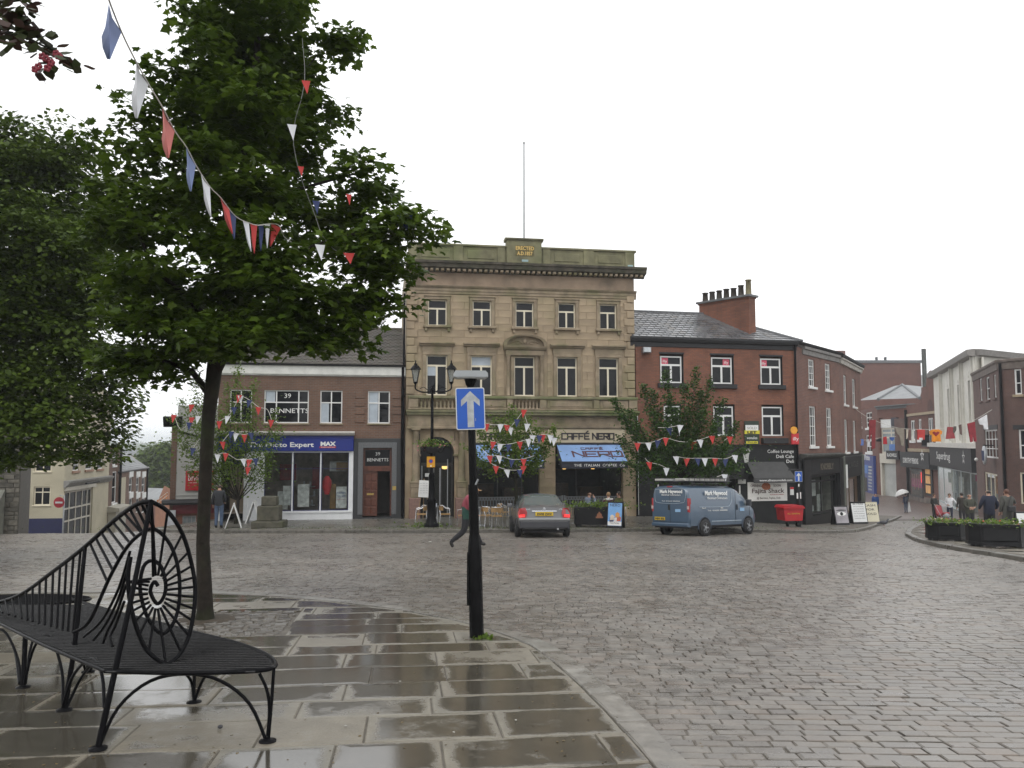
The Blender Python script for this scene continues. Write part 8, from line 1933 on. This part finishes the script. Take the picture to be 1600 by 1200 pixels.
# ================================================================== PEOPLE
SKIN = M('skin', (.42,.24,.17), .55, .06); HAIRD = M('dark_hair', (.03,.022,.017), .6, .2); HAIRB = M('brown_hair', (.10,.05,.025), .6, .2); SHOE = M('shoe', (.015,.014,.013), .5, .2)
def cloth(n, c): return M(n, c, .85, .15, 9)
PENDING = []
def person(label, base, H, rz, top, legs, hair=HAIRD, pose=None, long_=0, bald=False, group=None, bulk=1.0, seat_=False, hat=None, bands=None):
    """one continuous figure; local +y is the way the person faces"""
    j = {'pelvis':(0,0,.95),'waist':(0,0,1.10),'chest':(0,-.01,1.31),'neck0':(0,-.005,1.46),'neck':(0,.005,1.53),'head':(0,.015,1.625),'crown':(0,.005,1.69),'nose':(0,.105,1.615)}
    rad = {'pelvis':(.155,.12),'waist':(.14,.11),'chest':(.165,.12),'neck0':(.085,.075),'neck':(.052,.055),'head':(.075,.092),'crown':(.06,.075),'nose':(.014,.014)}
    for s, n in ((-1,'l'),(1,'r')):
        j.update({'sh'+n:(s*.175,-.01,1.42),'el'+n:(s*.235,-.02,1.15),'wr'+n:(s*.245,.06,.92),'pa'+n:(s*.245,.085,.85),'hip'+n:(s*.085,0,.90),'kn'+n:(s*.095,.02,.49),'an'+n:(s*.10,-.02,.09),'to'+n:(s*.11,.13,.045)})
        rad.update({'sh'+n:(.072,.075),'el'+n:(.052,.052),'wr'+n:(.036,.036),'pa'+n:(.036,.024),'hip'+n:(.095,.10),'kn'+n:(.066,.068),'an'+n:(.048,.052),'to'+n:(.042,.034)})
    if pose: j.update(pose)
    for k in ('pelvis','waist','chest','hipl','hipr','shl','shr','ell','elr','knl','knr','anl','anr'): rad[k] = tuple(v*bulk for v in rad[k])
    names = list(j); E = [('pelvis','waist'),('waist','chest'),('chest','neck0'),('neck0','neck'),('neck','head'),('head','crown'),('head','nose')]
    for n in 'lr': E += [('chest','sh'+n),('sh'+n,'el'+n),('el'+n,'wr'+n),('wr'+n,'pa'+n),('pelvis','hip'+n),('hip'+n,'kn'+n),('kn'+n,'an'+n),('an'+n,'to'+n)]
    k = H/1.75
    me = bpy.data.meshes.new('person_sk'); me.from_pydata([tuple(c*k for c in j[n]) for n in names], [(names.index(a), names.index(b)) for a, b in E], []); o = bpy.data.objects.new('person_sk', me); COL.objects.link(o)
    o.modifiers.new('skin', 'SKIN'); sd = o.modifiers.new('sub', 'SUBSURF'); sd.levels = sd.render_levels = 1
    for i, n in enumerate(names):
        v = me.skin_vertices[0].data[i]; v.radius = (rad[n][0]*k, rad[n][1]*k); v.use_root = (n == 'pelvis')
    PENDING.append((o, dict(label=label, base=base, rz=rz, j=j, k=k, mats=(top, legs, SKIN, SHOE, bands[0] if bands else top), hair=hair, long_=long_, bald=bald, group=group, hat=hat, bands=bands, E=E, names=names)))
def finish_people():
    bpy.context.view_layer.update(); dg = bpy.context.evaluated_depsgraph_get(); res = []
    for o, d in PENDING: res.append((bpy.data.meshes.new_from_object(o.evaluated_get(dg)), o, d))
    for me, o, d in res:
        bpy.data.objects.remove(o); k = d['k']; j = d['j']
        for m_ in d['mats']: me.materials.append(m_)
        segs = [(np.array(j[a])*k, np.array(j[b])*k, a, b) for a, b in d['E']]
        for p in me.polygons:
            c = np.array(p.center); best = None
            for a, b, na, nb in segs:
                ab = b-a; t = np.clip(np.dot(c-a, ab)/np.dot(ab, ab), 0, 1); q = np.linalg.norm(c-a-ab*t)
                if best is None or q < best[0]: best = (q, na, nb, t)
            na, nb, t = best[1:]; mi = 0
            if nb in ('head','crown','nose') or (nb == 'neck' and t > .35): mi = 2
            elif nb[:2] == 'pa' or (nb[:2] == 'wr' and t > .93): mi = 2
            elif nb[:2] == 'to' or (nb[:2] == 'an' and t > .93): mi = 3
            elif nb[:2] in ('kn','an'): mi = 0 if nb[:2] == 'kn' and t < d['long_'] else 1
            elif nb[:3] == 'hip': mi = 0 if d['long_'] > -.01 else 1
            if d['bands'] and mi == 0 and d['bands'][1] < c[2]/k < d['bands'][2]: mi = 4
            p.material_index = mi; p.use_smooth = True
        t_ = thing('person', d['label'], 'person', d['base'], d['rz'], d['group'])
        # fingers and thumb grow from each palm and stay part of the one body mesh
        m = MB()
        for n in 'lr':
            w, pa = Vector(j['wr'+n])*k, Vector(j['pa'+n])*k; f = (pa-w).normalized(); sd = f.cross(Vector((0,1,0) if abs(f.y) < .8 else (1,0,0))).normalized()
            for q in range(4): b_ = pa + sd*(q-1.5)*.017*k; L = (.07,.08,.075,.055)[q]*k; m.tube([b_-f*.01, b_+f*L*.55, b_+f*L+Vector((0,.012,0))], [.009*k,.008*k,.006*k], 5, 2)
            m.tube([w+f*.02*k+sd*.02, w+f*.06*k+sd*.045*k], [.010*k,.008*k], 5, 2)
        v0 = [tuple(v.co) for v in me.vertices]; f0 = [tuple(p.vertices) for p in me.polygons]; mi0 = [p.material_index for p in me.polygons]
        bb = MB(); bb.V = v0; bb.F = f0; bb.MI = mi0; bb.SM = [True]*len(f0); bb.add(m.V, m.F, 2, True)
        bb.build('body', list(d['mats']), t_)
        hd = Vector(j['head'])*k; cr_ = Vector(j['crown'])*k
        if not d['bald'] and d['hat'] is None:
            m = MB(); m.ball((hd.x, hd.y-.022*k, hd.z+.028*k), (.088*k,.098*k,.098*k), 12, 8); m.V = [(x, min(y, hd.y+.045*k) if z < hd.z+.06*k else y, max(z, hd.z-.05*k)) for x, y, z in m.V]; m.build('hair', d['hair'], t_)
        elif d['bald'] and d['hat'] is None:
            m = MB(); m.ball((hd.x, hd.y-.03*k, hd.z-.005*k), (.083*k,.075*k,.05*k), 12, 6); m.build('hair', d['hair'], t_)
        if d['hat']:
            m = MB(); m.ball((hd.x, hd.y, hd.z+.05*k), (.098*k,.108*k,.07*k), 12, 6); m.ball((hd.x, hd.y+.12*k, hd.z+.04*k), (.07*k,.07*k,.015*k), 10, 4); m.build('cap', d['hat'], t_)
        m = MB()
        for s in (-1, 1): m.ball((hd.x+s*.034*k, hd.y+.088*k, hd.z+.012*k), (.012*k,.008*k,.008*k), 6, 4)
        m.build('eyes', M('eye_dark', (.02,.015,.012), .3), t_)
        for s in (-1, 1): m = MB(); m.ball((hd.x+s*.086*k, hd.y-.005*k, hd.z), (.012*k,.022*k,.032*k), 6, 5); m.build('ear', SKIN, t_)
        m = MB(); m.ball((hd.x, hd.y+.094*k, hd.z-.052*k), (.026*k,.008*k,.006*k), 8, 4); m.build('mouth', M('lips', (.25,.09,.08), .5), t_)
        PEOPLE[d['label']] = t_
PEOPLE = {}
def stand(px, py, Y, walk_=False):
    x = at(px, 690, Y).x; return Vector((x, Y, (walk_z if walk_ else ground)(x, Y)))
WALKP = {'knl':(-.09,.20,.52),'anl':(-.09,.16,.12),'tol':(-.10,.31,.07),'knr':(.09,-.04,.50),'anr':(.09,-.36,.16),'tor':(.10,-.26,.05),'ell':(-.22,-.16,1.16),'wrl':(-.22,-.10,.93),'pal':(-.22,-.06,.87),'elr':(.22,.06,1.16),'wrr':(.22,.22,.98),'par':(.22,.28,.94)}
WALKL = {'knl':(-.09,.24,.52),'anl':(-.09,.42,.13),'tol':(-.10,.56,.11),'knr':(.09,-.06,.50),'anr':(.09,-.44,.20),'tor':(.10,-.36,.06),'waist':(0,.03,1.10),'chest':(0,.07,1.30),'neck0':(0,.14,1.43),'neck':(0,.19,1.49),'head':(0,.25,1.575),'crown':(0,.24,1.635),'nose':(0,.345,1.56),'shl':(-.175,.07,1.40),'shr':(.175,.07,1.40),'ell':(-.24,-.08,1.15),'wrl':(-.22,.0,.92),'pal':(-.22,.03,.86),'elr':(.24,.10,1.14),'wrr':(.20,.26,1.00),'par':(.19,.31,.96)}
JEANS = cloth('jeans', (.055,.085,.14)); DKTR = cloth('dark_trousers', (.014,.014,.017)); 
person('bald man in dark jacket and blue jeans with his back turned near the white A-frame', stand(345,830,30.7,True), 1.72, R(4), cloth('charcoal_jacket', (.018,.02,.024)), JEANS, HAIRD, {'wrr':(.20,.14,1.0),'par':(.15,.18,.98)}, 0, True, bulk=1.15)
person('person in red and green jacket and cap striding behind the sign post', stand(729,855,22.2), 1.72, R(-84), cloth('red_jacket', (.24,.04,.06)), DKTR, HAIRB, WALKL, .10, False, bulk=1.38, hat=cloth('tan_cap', (.38,.22,.11)), bands=(cloth('green_band', (.015,.06,.045)), .5, 1.13))
SIT = {'pelvis':(0,0,.50),'waist':(0,-.02,.64),'chest':(0,-.03,.86),'neck0':(0,-.02,1.01),'neck':(0,0,1.08),'head':(0,.02,1.17),'crown':(0,.01,1.235),'nose':(0,.115,1.16),'shl':(-.175,-.03,.97),'shr':(.175,-.03,.97),'ell':(-.25,.06,.72),'wrl':(-.14,.26,.76),'pal':(-.10,.32,.78),'elr':(.25,.06,.72),'wrr':(.14,.26,.76),'par':(.10,.32,.78),'hipl':(-.09,.03,.49),'hipr':(.09,.03,.49),'knl':(-.11,.42,.50),'knr':(.11,.42,.50),'anl':(-.11,.44,.09),'anr':(.11,.44,.09),'tol':(-.12,.58,.045),'tor':(.12,.58,.045)}
SITH = dict(SIT); SITH.update({'elr':(.24,.16,.80),'wrr':(.10,.20,1.02),'par':(.06,.18,1.09)})
person('balding man in grey blue jumper sitting at the cafe with hand to his chin', stand(920,0,33.7,True), 1.75, R(-60), cloth('grey_blue_jumper', (.16,.19,.25)), JEANS, HAIRB, SITH, 0, True, bulk=1.15)
person('fair haired person in maroon top with white collar sitting at the cafe', stand(950,0,33.5,True), 1.72, R(15), cloth('maroon_top', (.07,.012,.022)), DKTR, M('fair_hair', (.28,.17,.08), .6, .2), SIT, 0, False, bands=(cloth('white_collar', (.6,.58,.56)), .97, 1.07))
person('person in dark coat sitting at the cafe behind the blue board', stand(966,0,34.2,True), 1.72, R(120), cloth('black_coat', (.014,.013,.014)), DKTR, HAIRD, SIT, 0, False, bands=(cloth('olive_scarf', (.09,.09,.03)), .80, 1.0))
for px, Yc, rz, lb in ((919,33.75,-60,'cafe chair holding the man in the grey blue jumper'),(950,33.5,15,'cafe chair holding the person in maroon'),(966,34.25,120,'cafe chair holding the person in the dark coat')):
    c_ = copy_tree(proto); x = at(px,690,Yc).x; c_.location = wz(x, Yc); c_.rotation_euler = (0,0,R(rz+180)) if False else (0,0,R(rz)); tag(c_, lb, 'chair', 'tan and chrome cafe chairs')
    for ch in list(c_.children): ch.matrix_basis = Matrix.Rotation(math.pi, 4, 'Z') @ ch.matrix_basis
person('man in blue hooded jacket carrying a black bag down the street', stand(1365,803,58), 1.72, R(168), cloth('blue_jacket', (.02,.055,.18)), cloth('olive_trousers', (.05,.05,.03)), HAIRB, WALKP, .08, True, bulk=1.25)
person('person with backpack under a pale umbrella far up the street', stand(1412,794,69), 1.7, R(10), cloth('navy_coat', (.025,.035,.075)), cloth('grey_jeans', (.07,.09,.13)), HAIRD, {'elr':(.24,.08,1.18),'wrr':(.15,.2,1.35),'par':(.13,.22,1.42)}, .15)
person('woman in dark jacket standing behind the pushchair', stand(1456,807,48), 1.66, R(200), cloth('dark_green_jacket', (.022,.024,.022)), DKTR, HAIRB, {'wrl':(-.15,.28,1.05),'pal':(-.12,.34,1.04),'wrr':(.15,.28,1.05),'par':(.12,.34,1.04)}, .1)
person('woman in bright white jacket with dark shoulder strap beside the pushchair', stand(1480,807,47.5), 1.68, R(150), cloth('white_jacket', (.66,.66,.68)), cloth('navy_trousers', (.02,.025,.05)), HAIRB, {'ell':(-.36,.0,1.17),'wrl':(-.50,.10,1.0),'pal':(-.54,.13,.96),'wrr':(.1,.2,1.05),'par':(.06,.22,1.04)}, 0)
person('man in brown black coat with his back turned beyond the small planter', stand(1499,808,45), 1.72, R(-8), cloth('brown_black_coat', (.03,.025,.02)), DKTR, HAIRD, None, .35, bulk=1.2)
person('balding man in olive coat facing us between the two planters', stand(1511,829,35), 1.68, R(184), cloth('olive_coat', (.045,.047,.034)), DKTR, HAIRB, {'ell':(-.27,.04,1.16),'wrl':(-.10,.2,1.10),'pal':(-.04,.22,1.10),'elr':(.27,.04,1.16),'wrr':(.10,.2,1.08),'par':(.05,.22,1.07)}, .15, True, bulk=1.3)
person('bald heavy man in navy jacket seen from behind the large planter', stand(1541,0,29.5,True), 1.72, R(-6), cloth('navy_jacket', (.012,.016,.034)), DKTR, HAIRD, {'ell':(-.30,-.02,1.16),'wrl':(-.30,.12,.98),'pal':(-.28,.18,.94),'elr':(.30,-.02,1.16),'wrr':(.30,.12,.98),'par':(.28,.18,.94)}, .2, True, bulk=1.45)
person('person in long grey green coat with shoulder bag seen from behind the large planter', stand(1569,0,28.2,True), 1.70, R(8), cloth('grey_green_coat', (.065,.065,.058)), DKTR, M('auburn_hair', (.10,.04,.025), .6, .2), {'elr':(.34,.06,1.28),'wrr':(.50,.20,1.22),'par':(.55,.25,1.2)}, .6, bulk=1.35)
finish_people()
def near(lab, dx, dy, dz): b_ = PEOPLE[lab]; return b_.matrix_basis @ Vector((dx, dy, dz))
BLKB = M('black_bag', (.014,.014,.016), .5, .2)
P_ = [l for l in PEOPLE if 'blue hooded' in l][0]; m = MB(); m.cbox(-.05,.05,-.17,.17,-.52,-.05,.02); m.tube([(0,-.1,-.06),(0,-.05,.06),(0,.05,.06),(0,.1,-.06)], .012, 5); o = m.build('shopping_bag', BLKB); o.location = near(P_, .24, .25, .92); o.rotation_euler = (0,0,R(150)); tag(o, 'black bag carried by the man in the blue jacket', 'bag')
P_ = [l for l in PEOPLE if 'pale umbrella' in l][0]; t = thing('umbrella', 'pale see-through umbrella held by the person far up the street', 'umbrella', near(P_, -.12, .15, 1.42), R(20)); um = MB()
prof = [(.0,.62),(.2,.59),(.4,.47),(.53,.30),(.58,.16)]; um.lathe(prof[::-1], 16); um.X = None; cn = um.build('canopy', M('umbrella_white', (.52,.51,.50), .4, .1), t); m = MB(); m.tube([(0,0,-.1),(0,0,.66)], .012, 6); m.build('shaft', BLACK, t); t.rotation_euler = (R(-16), R(-18), 0)
m = MB(); m.cbox(-.15,.15,-.20,-.08,1.02,1.42,.05); o = m.build('backpack', M('backpack_grey', (.06,.07,.09), .7)); o.location = PEOPLE[P_].location; o.rotation_euler = PEOPLE[P_].rotation_euler; tag(o, 'grey backpack on the person under the umbrella', 'backpack')
m = MB(); m.prism([(-.02,.12),(.10,.5),(.14,.95),(.18,.95),(.30,.15)], -.05, .05, 'y'); o = m.build('carrier_bag', M('carrier_white', (.6,.6,.6), .5)); o.location = near(P_, .12, .0, 0); tag(o, 'white carrier bag hanging by the person under the umbrella', 'bag')
pc = stand(1468,809,46.5); t = thing('pushchair', 'pushchair with red seat and grey cover between the two women', 'pushchair', pc, R(190)); 
m = MB(); m.prism([(-.25,.35),(.15,.30),(.38,.55),(.30,.62),(.1,.42),(-.18,.48),(-.32,.95),(-.40,.93)], -.2, .2, 'x'); m.build('seat', M('pushchair_red', (.30,.05,.06), .7, .2), t); m = MB(); m.ball((0,.28,.42), (.2,.2,.17), 10, 6); m.build('cover', M('pushchair_grey', (.3,.31,.33), .7, .3), t)
for sx in (-.22, .22): m = MB(); m.tube([(sx,-.35,1.02),(sx,.42,.10)], .014, 6); m.tube([(sx,.1,.55),(sx,-.28,.10)], .014, 6); m.build('frame', GREYM, t)
for sx in (-.22, .22):
    for y in (.42, -.28): m = MB(); m.lathe([(.09,-.02),(.09,.02)], 12, c=(sx,y,.09), axis='x'); m.build('wheel', TYRE, t)
P_ = [l for l in PEOPLE if 'shoulder bag' in l][0]; m = MB(); m.cbox(-.14,.14,-.27,-.17,.93,1.12,.03); m.tube([(-.1,-.2,1.1),(-.05,-.19,1.3),(.1,-.10,1.46)], .014, 5); o = m.build('shoulder_bag', BLKB); o.location = PEOPLE[P_].location; o.rotation_euler = PEOPLE[P_].rotation_euler; tag(o, 'black shoulder bag on the back of the grey green coat', 'bag')
def bird(name, label, p, rz, s=1):
    t = thing(name, label, 'bird', p, rz); m = MB(); m.ball((0,0,.13), (.065,.13,.07), 10, 7); m.tube([(0,.09,.15),(0,.13,.21),(0,.15,.235)], [.045,.03,.028], 8); m.ball((0,.155,.24), .03, 8, 6); m.tube([(0,.18,.235),(0,.215,.225)], [.009,.002], 5); m.tube([(0,-.08,.13),(0,-.24,.10)], [.045,.02], 6); m.build('body', M('pigeon_grey', (.07,.075,.09), .6, .3, 12), t)
    for sx in (-1, 1): m = MB(); m.tube([(sx*.025,.0,.08),(sx*.025,.01,0),(sx*.025,.05,.0)], .006, 5); m.build('leg', M('pigeon_leg', (.25,.06,.05), .6), t)
    for sx in (-1, 1): m = MB(); m.ball((sx*.058,-.03,.135), (.02,.12,.05), 8, 5); m.build('wing', M('wing_grey', (.05,.052,.062), .6, .3, 9), t)
    t.scale = (s,s,s); return t
bird('pigeon', 'grey pigeon standing alone on the setts near the street mouth', gp(1381,822), R(-100), 1.4)
# ================================================================== BUNTING
CORD = M('bunting_cord', (.55,.53,.48), .7)
FLM = {'r': RED, 'b': BLUEC, 'w': WHITEC, 'p': M('faded_red_cloth', (.50,.14,.12), .7, .1), 'l': M('light_blue_cloth', (.16,.21,.38), .7, .1)}
def flag(parent, a, c, tip, mat):
    a, c, tip = Vector(a), Vector(c), Vector(tip); m = MB(); n = (c-a).cross(tip-a).normalized() * (c-a).length*.10
    V = []; N_ = 4
    for i in range(N_+1):
        t = i/N_; l, r_ = a.lerp(tip, t), c.lerp(tip, t); md = (l+r_)/2 + n*math.sin(math.pi*min(1, t*1.0))*1.0
        V += [l, md + n*.4, r_]
    F = []
    for i in range(N_):
        for k in range(2): F.append((i*3+k, i*3+k+1, i*3+k+4, i*3+k+3))
    m.add(V, F, 0, True); return m.build('flag', mat, parent)
t = thing('bunting', 'string of red white and blue pennants sweeping from the top left into the maple', 'bunting', at(165,-20,3.8)); b = Vector(t.location)
def Yb(px): return 3.8 + (px-165)/(440-165)*5.0
CP = [(150,-70),(166,-12),(190,50),(212,95),(233,133),(253,166),(274,206),(292,231),(306,258),(328,292),(345,309),(368,338),(391,349),(404,352),(421,350),(436,352),(444,370),(466,384),(492,390)]
m = MB(); m.tube(smooth([at(x,y,Yb(x))-b for x,y in CP], 3), .0045, 6); m.build('cord', CORD, t)
for a, c_, tp, k in (((170,6),(190,50),(172,93),'l'),((213,97),(232,132),(215,185),'w'),((254,168),(273,205),(264,247),'p'),((291,230),(306,258),(299,299),'l'),((314,272),(328,292),(330,338),'w'),((344,308),(358,326),(364,365),'r'),((357,325),(369,339),(367,374),'b'),((379,344),(389,349),(393,393),'w'),((391,349),(402,352),(398,396),'r'),((404,352),(413,352),(408,392),'b'),((414,350),(422,350),(418,388),'w'),((424,348),(439,356),(423,385),'r')):
    flag(t, at(*a, Yb(a[0]))-b, at(*c_, Yb(c_[0]))-b, at(*tp, Yb((a[0]+c_[0])/2)-.02)-b, FLM[k])
t = thing('bunting', 'loose pennants wound through the upper branches of the maple', 'bunting', at(470,120,8.3)); b = Vector(t.location)
m = MB(); m.tube(smooth([at(x,y,Y+.9)-b for x,y,Y in ((472,60,8.6),(476,130,8.3),(458,205,8.2),(468,270,8.2),(490,330,8.2),(505,370,8.1),(530,395,8.1),(560,398,8.2),(610,360,8.6),(640,335,8.6))], 3), (.004), 5); m.build('cord', M('grey_cord', (.16,.16,.15), .7), t)
for x, y, w, h, k, Y in ((478,134,14,22,'r',8.0),(456,204,15,26,'w',7.9),(470,266,10,16,'r',7.9),(494,322,12,22,'b',7.9),(500,392,16,26,'w',7.8),(545,402,18,18,'r',7.8),(632,345,26,26,'b',8.4),(545,310,9,18,'r',8.0),(465,520,14,24,'w',8.2),(575,495,12,30,'b',8.6)):
    Y += .95; flag(t, at(x-w/2,y-h*.4,Y)-b, at(x+w/2,y-h*.35,Y)-b, at(x+w*.15,y+h*.6,Y)-b, FLM[k])
def swag(label, Y, lines, group='bunting on the street trees', fs=11.5):
    x, y = lines[0][0][:2]; t = thing('bunting', label, 'bunting', at(x,y,Y), group=group); b = Vector(t.location)
    for pts in lines:
        m = MB(); m.tube(smooth([at(p[0],p[1],Y)-b for p in pts], 3), .011, 5); m.build('cord', CORD, t)
        for p in pts:
            if len(p) > 2:
                q = at(p[0],p[1],Y-.02)-b; k = Y/FPX; jit = random.uniform(-.25,.25)
                flag(t, q+Vector((-fs*.42*k,0,0)), q+Vector((fs*.42*k,-.03,-.01)), q+Vector((fs*jit*k,-.02,-fs*1.15*k)), FLM[p[2]])
swag('bunting draped on the young tree before the photo shop', 31.6, [[(300,652,'r'),(283,672),(272,648,'r')],[(376,618,'w'),(390,625,'b'),(404,636,'r'),(418,640),(424,656,'r')],[(374,617,'r'),(366,636,'b'),(356,650,'w'),(343,658,'r')],[(300,632,'r'),(310,650,'w'),(296,660,'b')],[(348,690,'r'),(362,674,'b'),(369,677,'w'),(382,679,'r'),(392,676,'b')],[(340,710,'w'),(353,708,'r'),(370,718),(380,717,'w'),(390,718,'r'),(399,716,'b')],[(388,730,'r'),(389,716)],[(302,700,'b'),(312,685)]])
swag('bunting looped round the small tree before the left awning', 31.4, [[(819,640,'r'),(808,655,'b'),(797,668,'w')],[(818,641),(824,662,'w'),(832,680,'w')],[(760,662,'r'),(772,664),(782,663,'w'),(792,664,'r'),(803,672)],[(771,690,'r'),(782,694,'w'),(795,694,'b'),(812,690,'r'),(826,686,'w'),(843,680,'b'),(848,679,'r'),(860,680,'w'),(866,684,'w')],[(752,700),(765,712,'r'),(780,712,'w'),(800,718,'b'),(818,717,'r'),(835,712)],[(768,724),(775,728,'r'),(792,734,'w'),(812,734,'b'),(818,728,'r'),(819,722)]])
swag('bunting in three swags across the wide tree behind the van', 31.5, [[(1028,668),(1045,668,'b'),(1063,664,'w')],[(996,692,'r'),(1013,692,'w'),(1028,688,'b'),(1040,684,'r'),(1062,690),(1083,690,'r'),(1094,687,'w'),(1112,681,'r')],[(1132,688),(1140,682,'r')],[(1056,713,'w'),(1073,716,'r'),(1090,716,'b'),(1101,716,'w'),(1117,716,'r'),(1133,717,'b'),(1148,711,'w')],[(1008,716),(1014,722,'r'),(1030,726),(1041,731,'w')],[(1120,745),(1132,741,'w')]])
# clothes strung across the shopping street
CY = 47.0
m = MB(); m.tube(smooth([at(x,y,CY) for x,y in ((1338,640),(1360,654),(1400,668),(1440,671),(1470,670),(1500,664),(1525,655),(1550,640))], 3), .012, 5); o = m.build('clothes_line', CORD); tag(o, 'upper cord carrying the large garments across the street', 'line', 'clothes lines across the street')
m = MB(); m.tube(smooth([at(x,y,CY+4) for x,y in ((1338,690),(1360,686),(1378,684),(1400,682))], 3), .012, 5); o = m.build('clothes_line', CORD); tag(o, 'lower cord carrying the small garments by the corner', 'line', 'clothes lines across the street')
def garment(name, label, pts, col, Y=CY, extra=None):
    c = at(sum(p[0] for p in pts)/len(pts), sum(p[1] for p in pts)/len(pts), Y); P = [at(x,y,Y)-c for x,y in pts]; r = random.Random(label)
    m = MB(); m.prism([(p.x, p.z) for p in P], -.03, .03, 'y'); o = m.build(name, M(label.split(' on')[0].replace(' ','_')+'_cloth', col, .8, .25, 3)); o.location = c; o.rotation_euler = (0, 0, R(r.uniform(-12, 12))); tag(o, label, 'garment', 'garments pegged on the clothes lines')
    if extra: e = MB(); e.prism([(p.x, p.z) for p in [at(x,y,Y)-c for x,y in extra[0]]], -.045, -.031, 'y'); e.build(extra[2], M(extra[2]+'_print', extra[1], .8), o)
    return o
garment('trousers', 'dark red trousers hanging at the left end of the line', [(1358,656),(1368,656),(1367,700),(1362,702),(1362,675),(1358,690)], (.22,.025,.03))
garment('sock', 'small orange sock hanging beside the blue cloth', [(1340,688),(1345,687),(1345,694),(1341,694)], (.5,.22,.03), CY+4); garment('cloth', 'small pale blue cloth hanging at the left end of the lower line', [(1344,686),(1349,686),(1349,696),(1344,696)], (.12,.2,.5), CY+4)
garment('shirt', 'small white shirt hanging on the lower line', [(1353,687),(1358,686),(1362,687),(1361,690),(1359,690),(1359,698),(1355,698),(1355,690),(1353,690)], (.62,.62,.64), CY+4); garment('glove', 'black glove shape hanging on the lower line', [(1368,688),(1376,684),(1378,690),(1370,690)], (.012,.012,.015), CY+4)
garment('shirt', 'small red top hanging on the lower line', [(1380,683),(1385,682),(1386,694),(1380,694)], (.42,.02,.03), CY+4); garment('hat', 'blue half round hat shape hanging on the lower line', [(1389.5,683),(1397.5,683),(1397,686),(1394,689),(1391,687)], (.04,.1,.32), CY+4)
garment('trousers', 'large beige trousers hanging in the middle of the line', [(1399,668),(1412,669),(1412,697),(1408,696),(1405,680),(1403,680),(1400,674)], (.24,.21,.17)); garment('scarf', 'thin pale scarf hanging beside the beige trousers', [(1416,671),(1419,671),(1418,684),(1416,686)], (.5,.44,.36)); garment('stocking', 'white hanging strip between the scarf and the shorts', [(1424,671.5),(1428,671.5),(1427,690),(1424,690)], (.5,.5,.46))
garment('shorts', 'square red shorts hanging on the line', [(1432,671),(1446,671),(1445,687),(1433,687)], (.45,.045,.04), extra=([(1435,684),(1441,684),(1441,688),(1435,688)], (.6,.6,.6), 'white_tag'))
garment('t_shirt', 'orange t-shirt with a red heart hanging on the line', [(1452,674),(1457,671),(1467,671),(1472,674),(1471,679),(1469,678),(1470,690),(1456,690),(1456,679),(1453,680)], (.70,.24,.015), extra=([(1462,682),(1456.5,676.5),(1457.5,674.5),(1460,674.3),(1462,676),(1464,674.3),(1466.5,674.5),(1467.5,676.5)], (.25,.012,.015), 'heart'))
garment('skirt', 'dull red skirt hanging on the line', [(1480,667),(1489,667),(1493,685),(1477,686)], (.28,.045,.05)); garment('sock', 'grey sock pair hanging right of the skirt', [(1490,666),(1494,666),(1494,672),(1491,677),(1489,675)], (.09,.08,.07)); garment('sock', 'single dark sock hanging left of the red trousers', [(1498,664),(1502,663),(1503,680),(1500,678)], (.12,.08,.07))
garment('trousers', 'red trousers hanging at the right of the line', [(1511,662),(1523,659),(1526,690),(1522,690),(1519,672),(1520,690),(1516,691)], (.24,.02,.03)); garment('sheet', 'large white cloth blowing at the right end of the line', [(1528,656),(1542,648),(1544,671),(1538,671),(1536,664),(1530,663)], (.66,.66,.68))
# pale hanging strip of small pennants down the hill
t = thing('bunting', 'faded orange pennants strung across the lower street on the left', 'bunting', at(188,770,60)); b = Vector(t.location)
for y0, y1, dx in ((768,781,0),(776,786,6)):
    P = [(188+dx,y0,58),(205,y0+9,62),(225,y1,66),(246,y1,70),(262,y1-12,70)]; m = MB(); m.tube([at(*p)-b for p in P], .02, 4); m.build('cord', CORD, t)
    for i in range(14):
        f = (i+.5)/14*4; a = P[int(f)]; c_ = P[min(int(f)+1, 4)]; q = [a[k]+(c_[k]-a[k])*(f-int(f)) for k in range(3)]
        flag(t, at(q[0]-1.8,q[1],q[2])-b, at(q[0]+1.8,q[1],q[2])-b, at(q[0],q[1]+5,q[2])-b, M('faded_orange_cloth', (.42,.17,.06), .8))
# ================================================================== THE DAMP AIR
hzm = bpy.data.materials.new('haze'); hzm.use_nodes = True
hn, hl = hzm.node_tree.nodes, hzm.node_tree.links; hn.remove(hn['Principled BSDF'])
pv = hn.new('ShaderNodeVolumePrincipled'); pv.inputs['Color'].default_value = (.93, .96, 1.0, 1); pv.inputs['Density'].default_value = .0006; pv.inputs['Anisotropy'].default_value = .2
hl.new(pv.outputs[0], hn['Material Output'].inputs['Volume'])
m = MB(); m.box(-3600, 3600, -450, 3600, -34, 24); m.build('haze', hzm, kind='stuff')
scene.cycles.volume_bounces = 1
# ================================================================== fit the lettering to its width and turn it into meshes
bpy.context.view_layer.update()
WTH = dict((o.name, w) for o, w in TEXTS)
dg = bpy.context.evaluated_depsgraph_get()
tx_ = []
for o in list(scene.objects):
    if o.type == 'FONT':
        if o.name in WTH and o.dimensions.x > 1e-6: sx = WTH[o.name] / o.dimensions.x
        else: sx = 1
        tx_.append((o, sx, bpy.data.meshes.new_from_object(o.evaluated_get(dg))))
for o, sx, me in tx_:
    nm, par, mb_ = o.name, o.parent, o.matrix_basis.copy(); bpy.data.objects.remove(o)
    n = bpy.data.objects.new('lettering', me); COL.objects.link(n); n.parent = par; n.matrix_basis = mb_ @ Matrix.Diagonal((sx, 1, 1, 1))
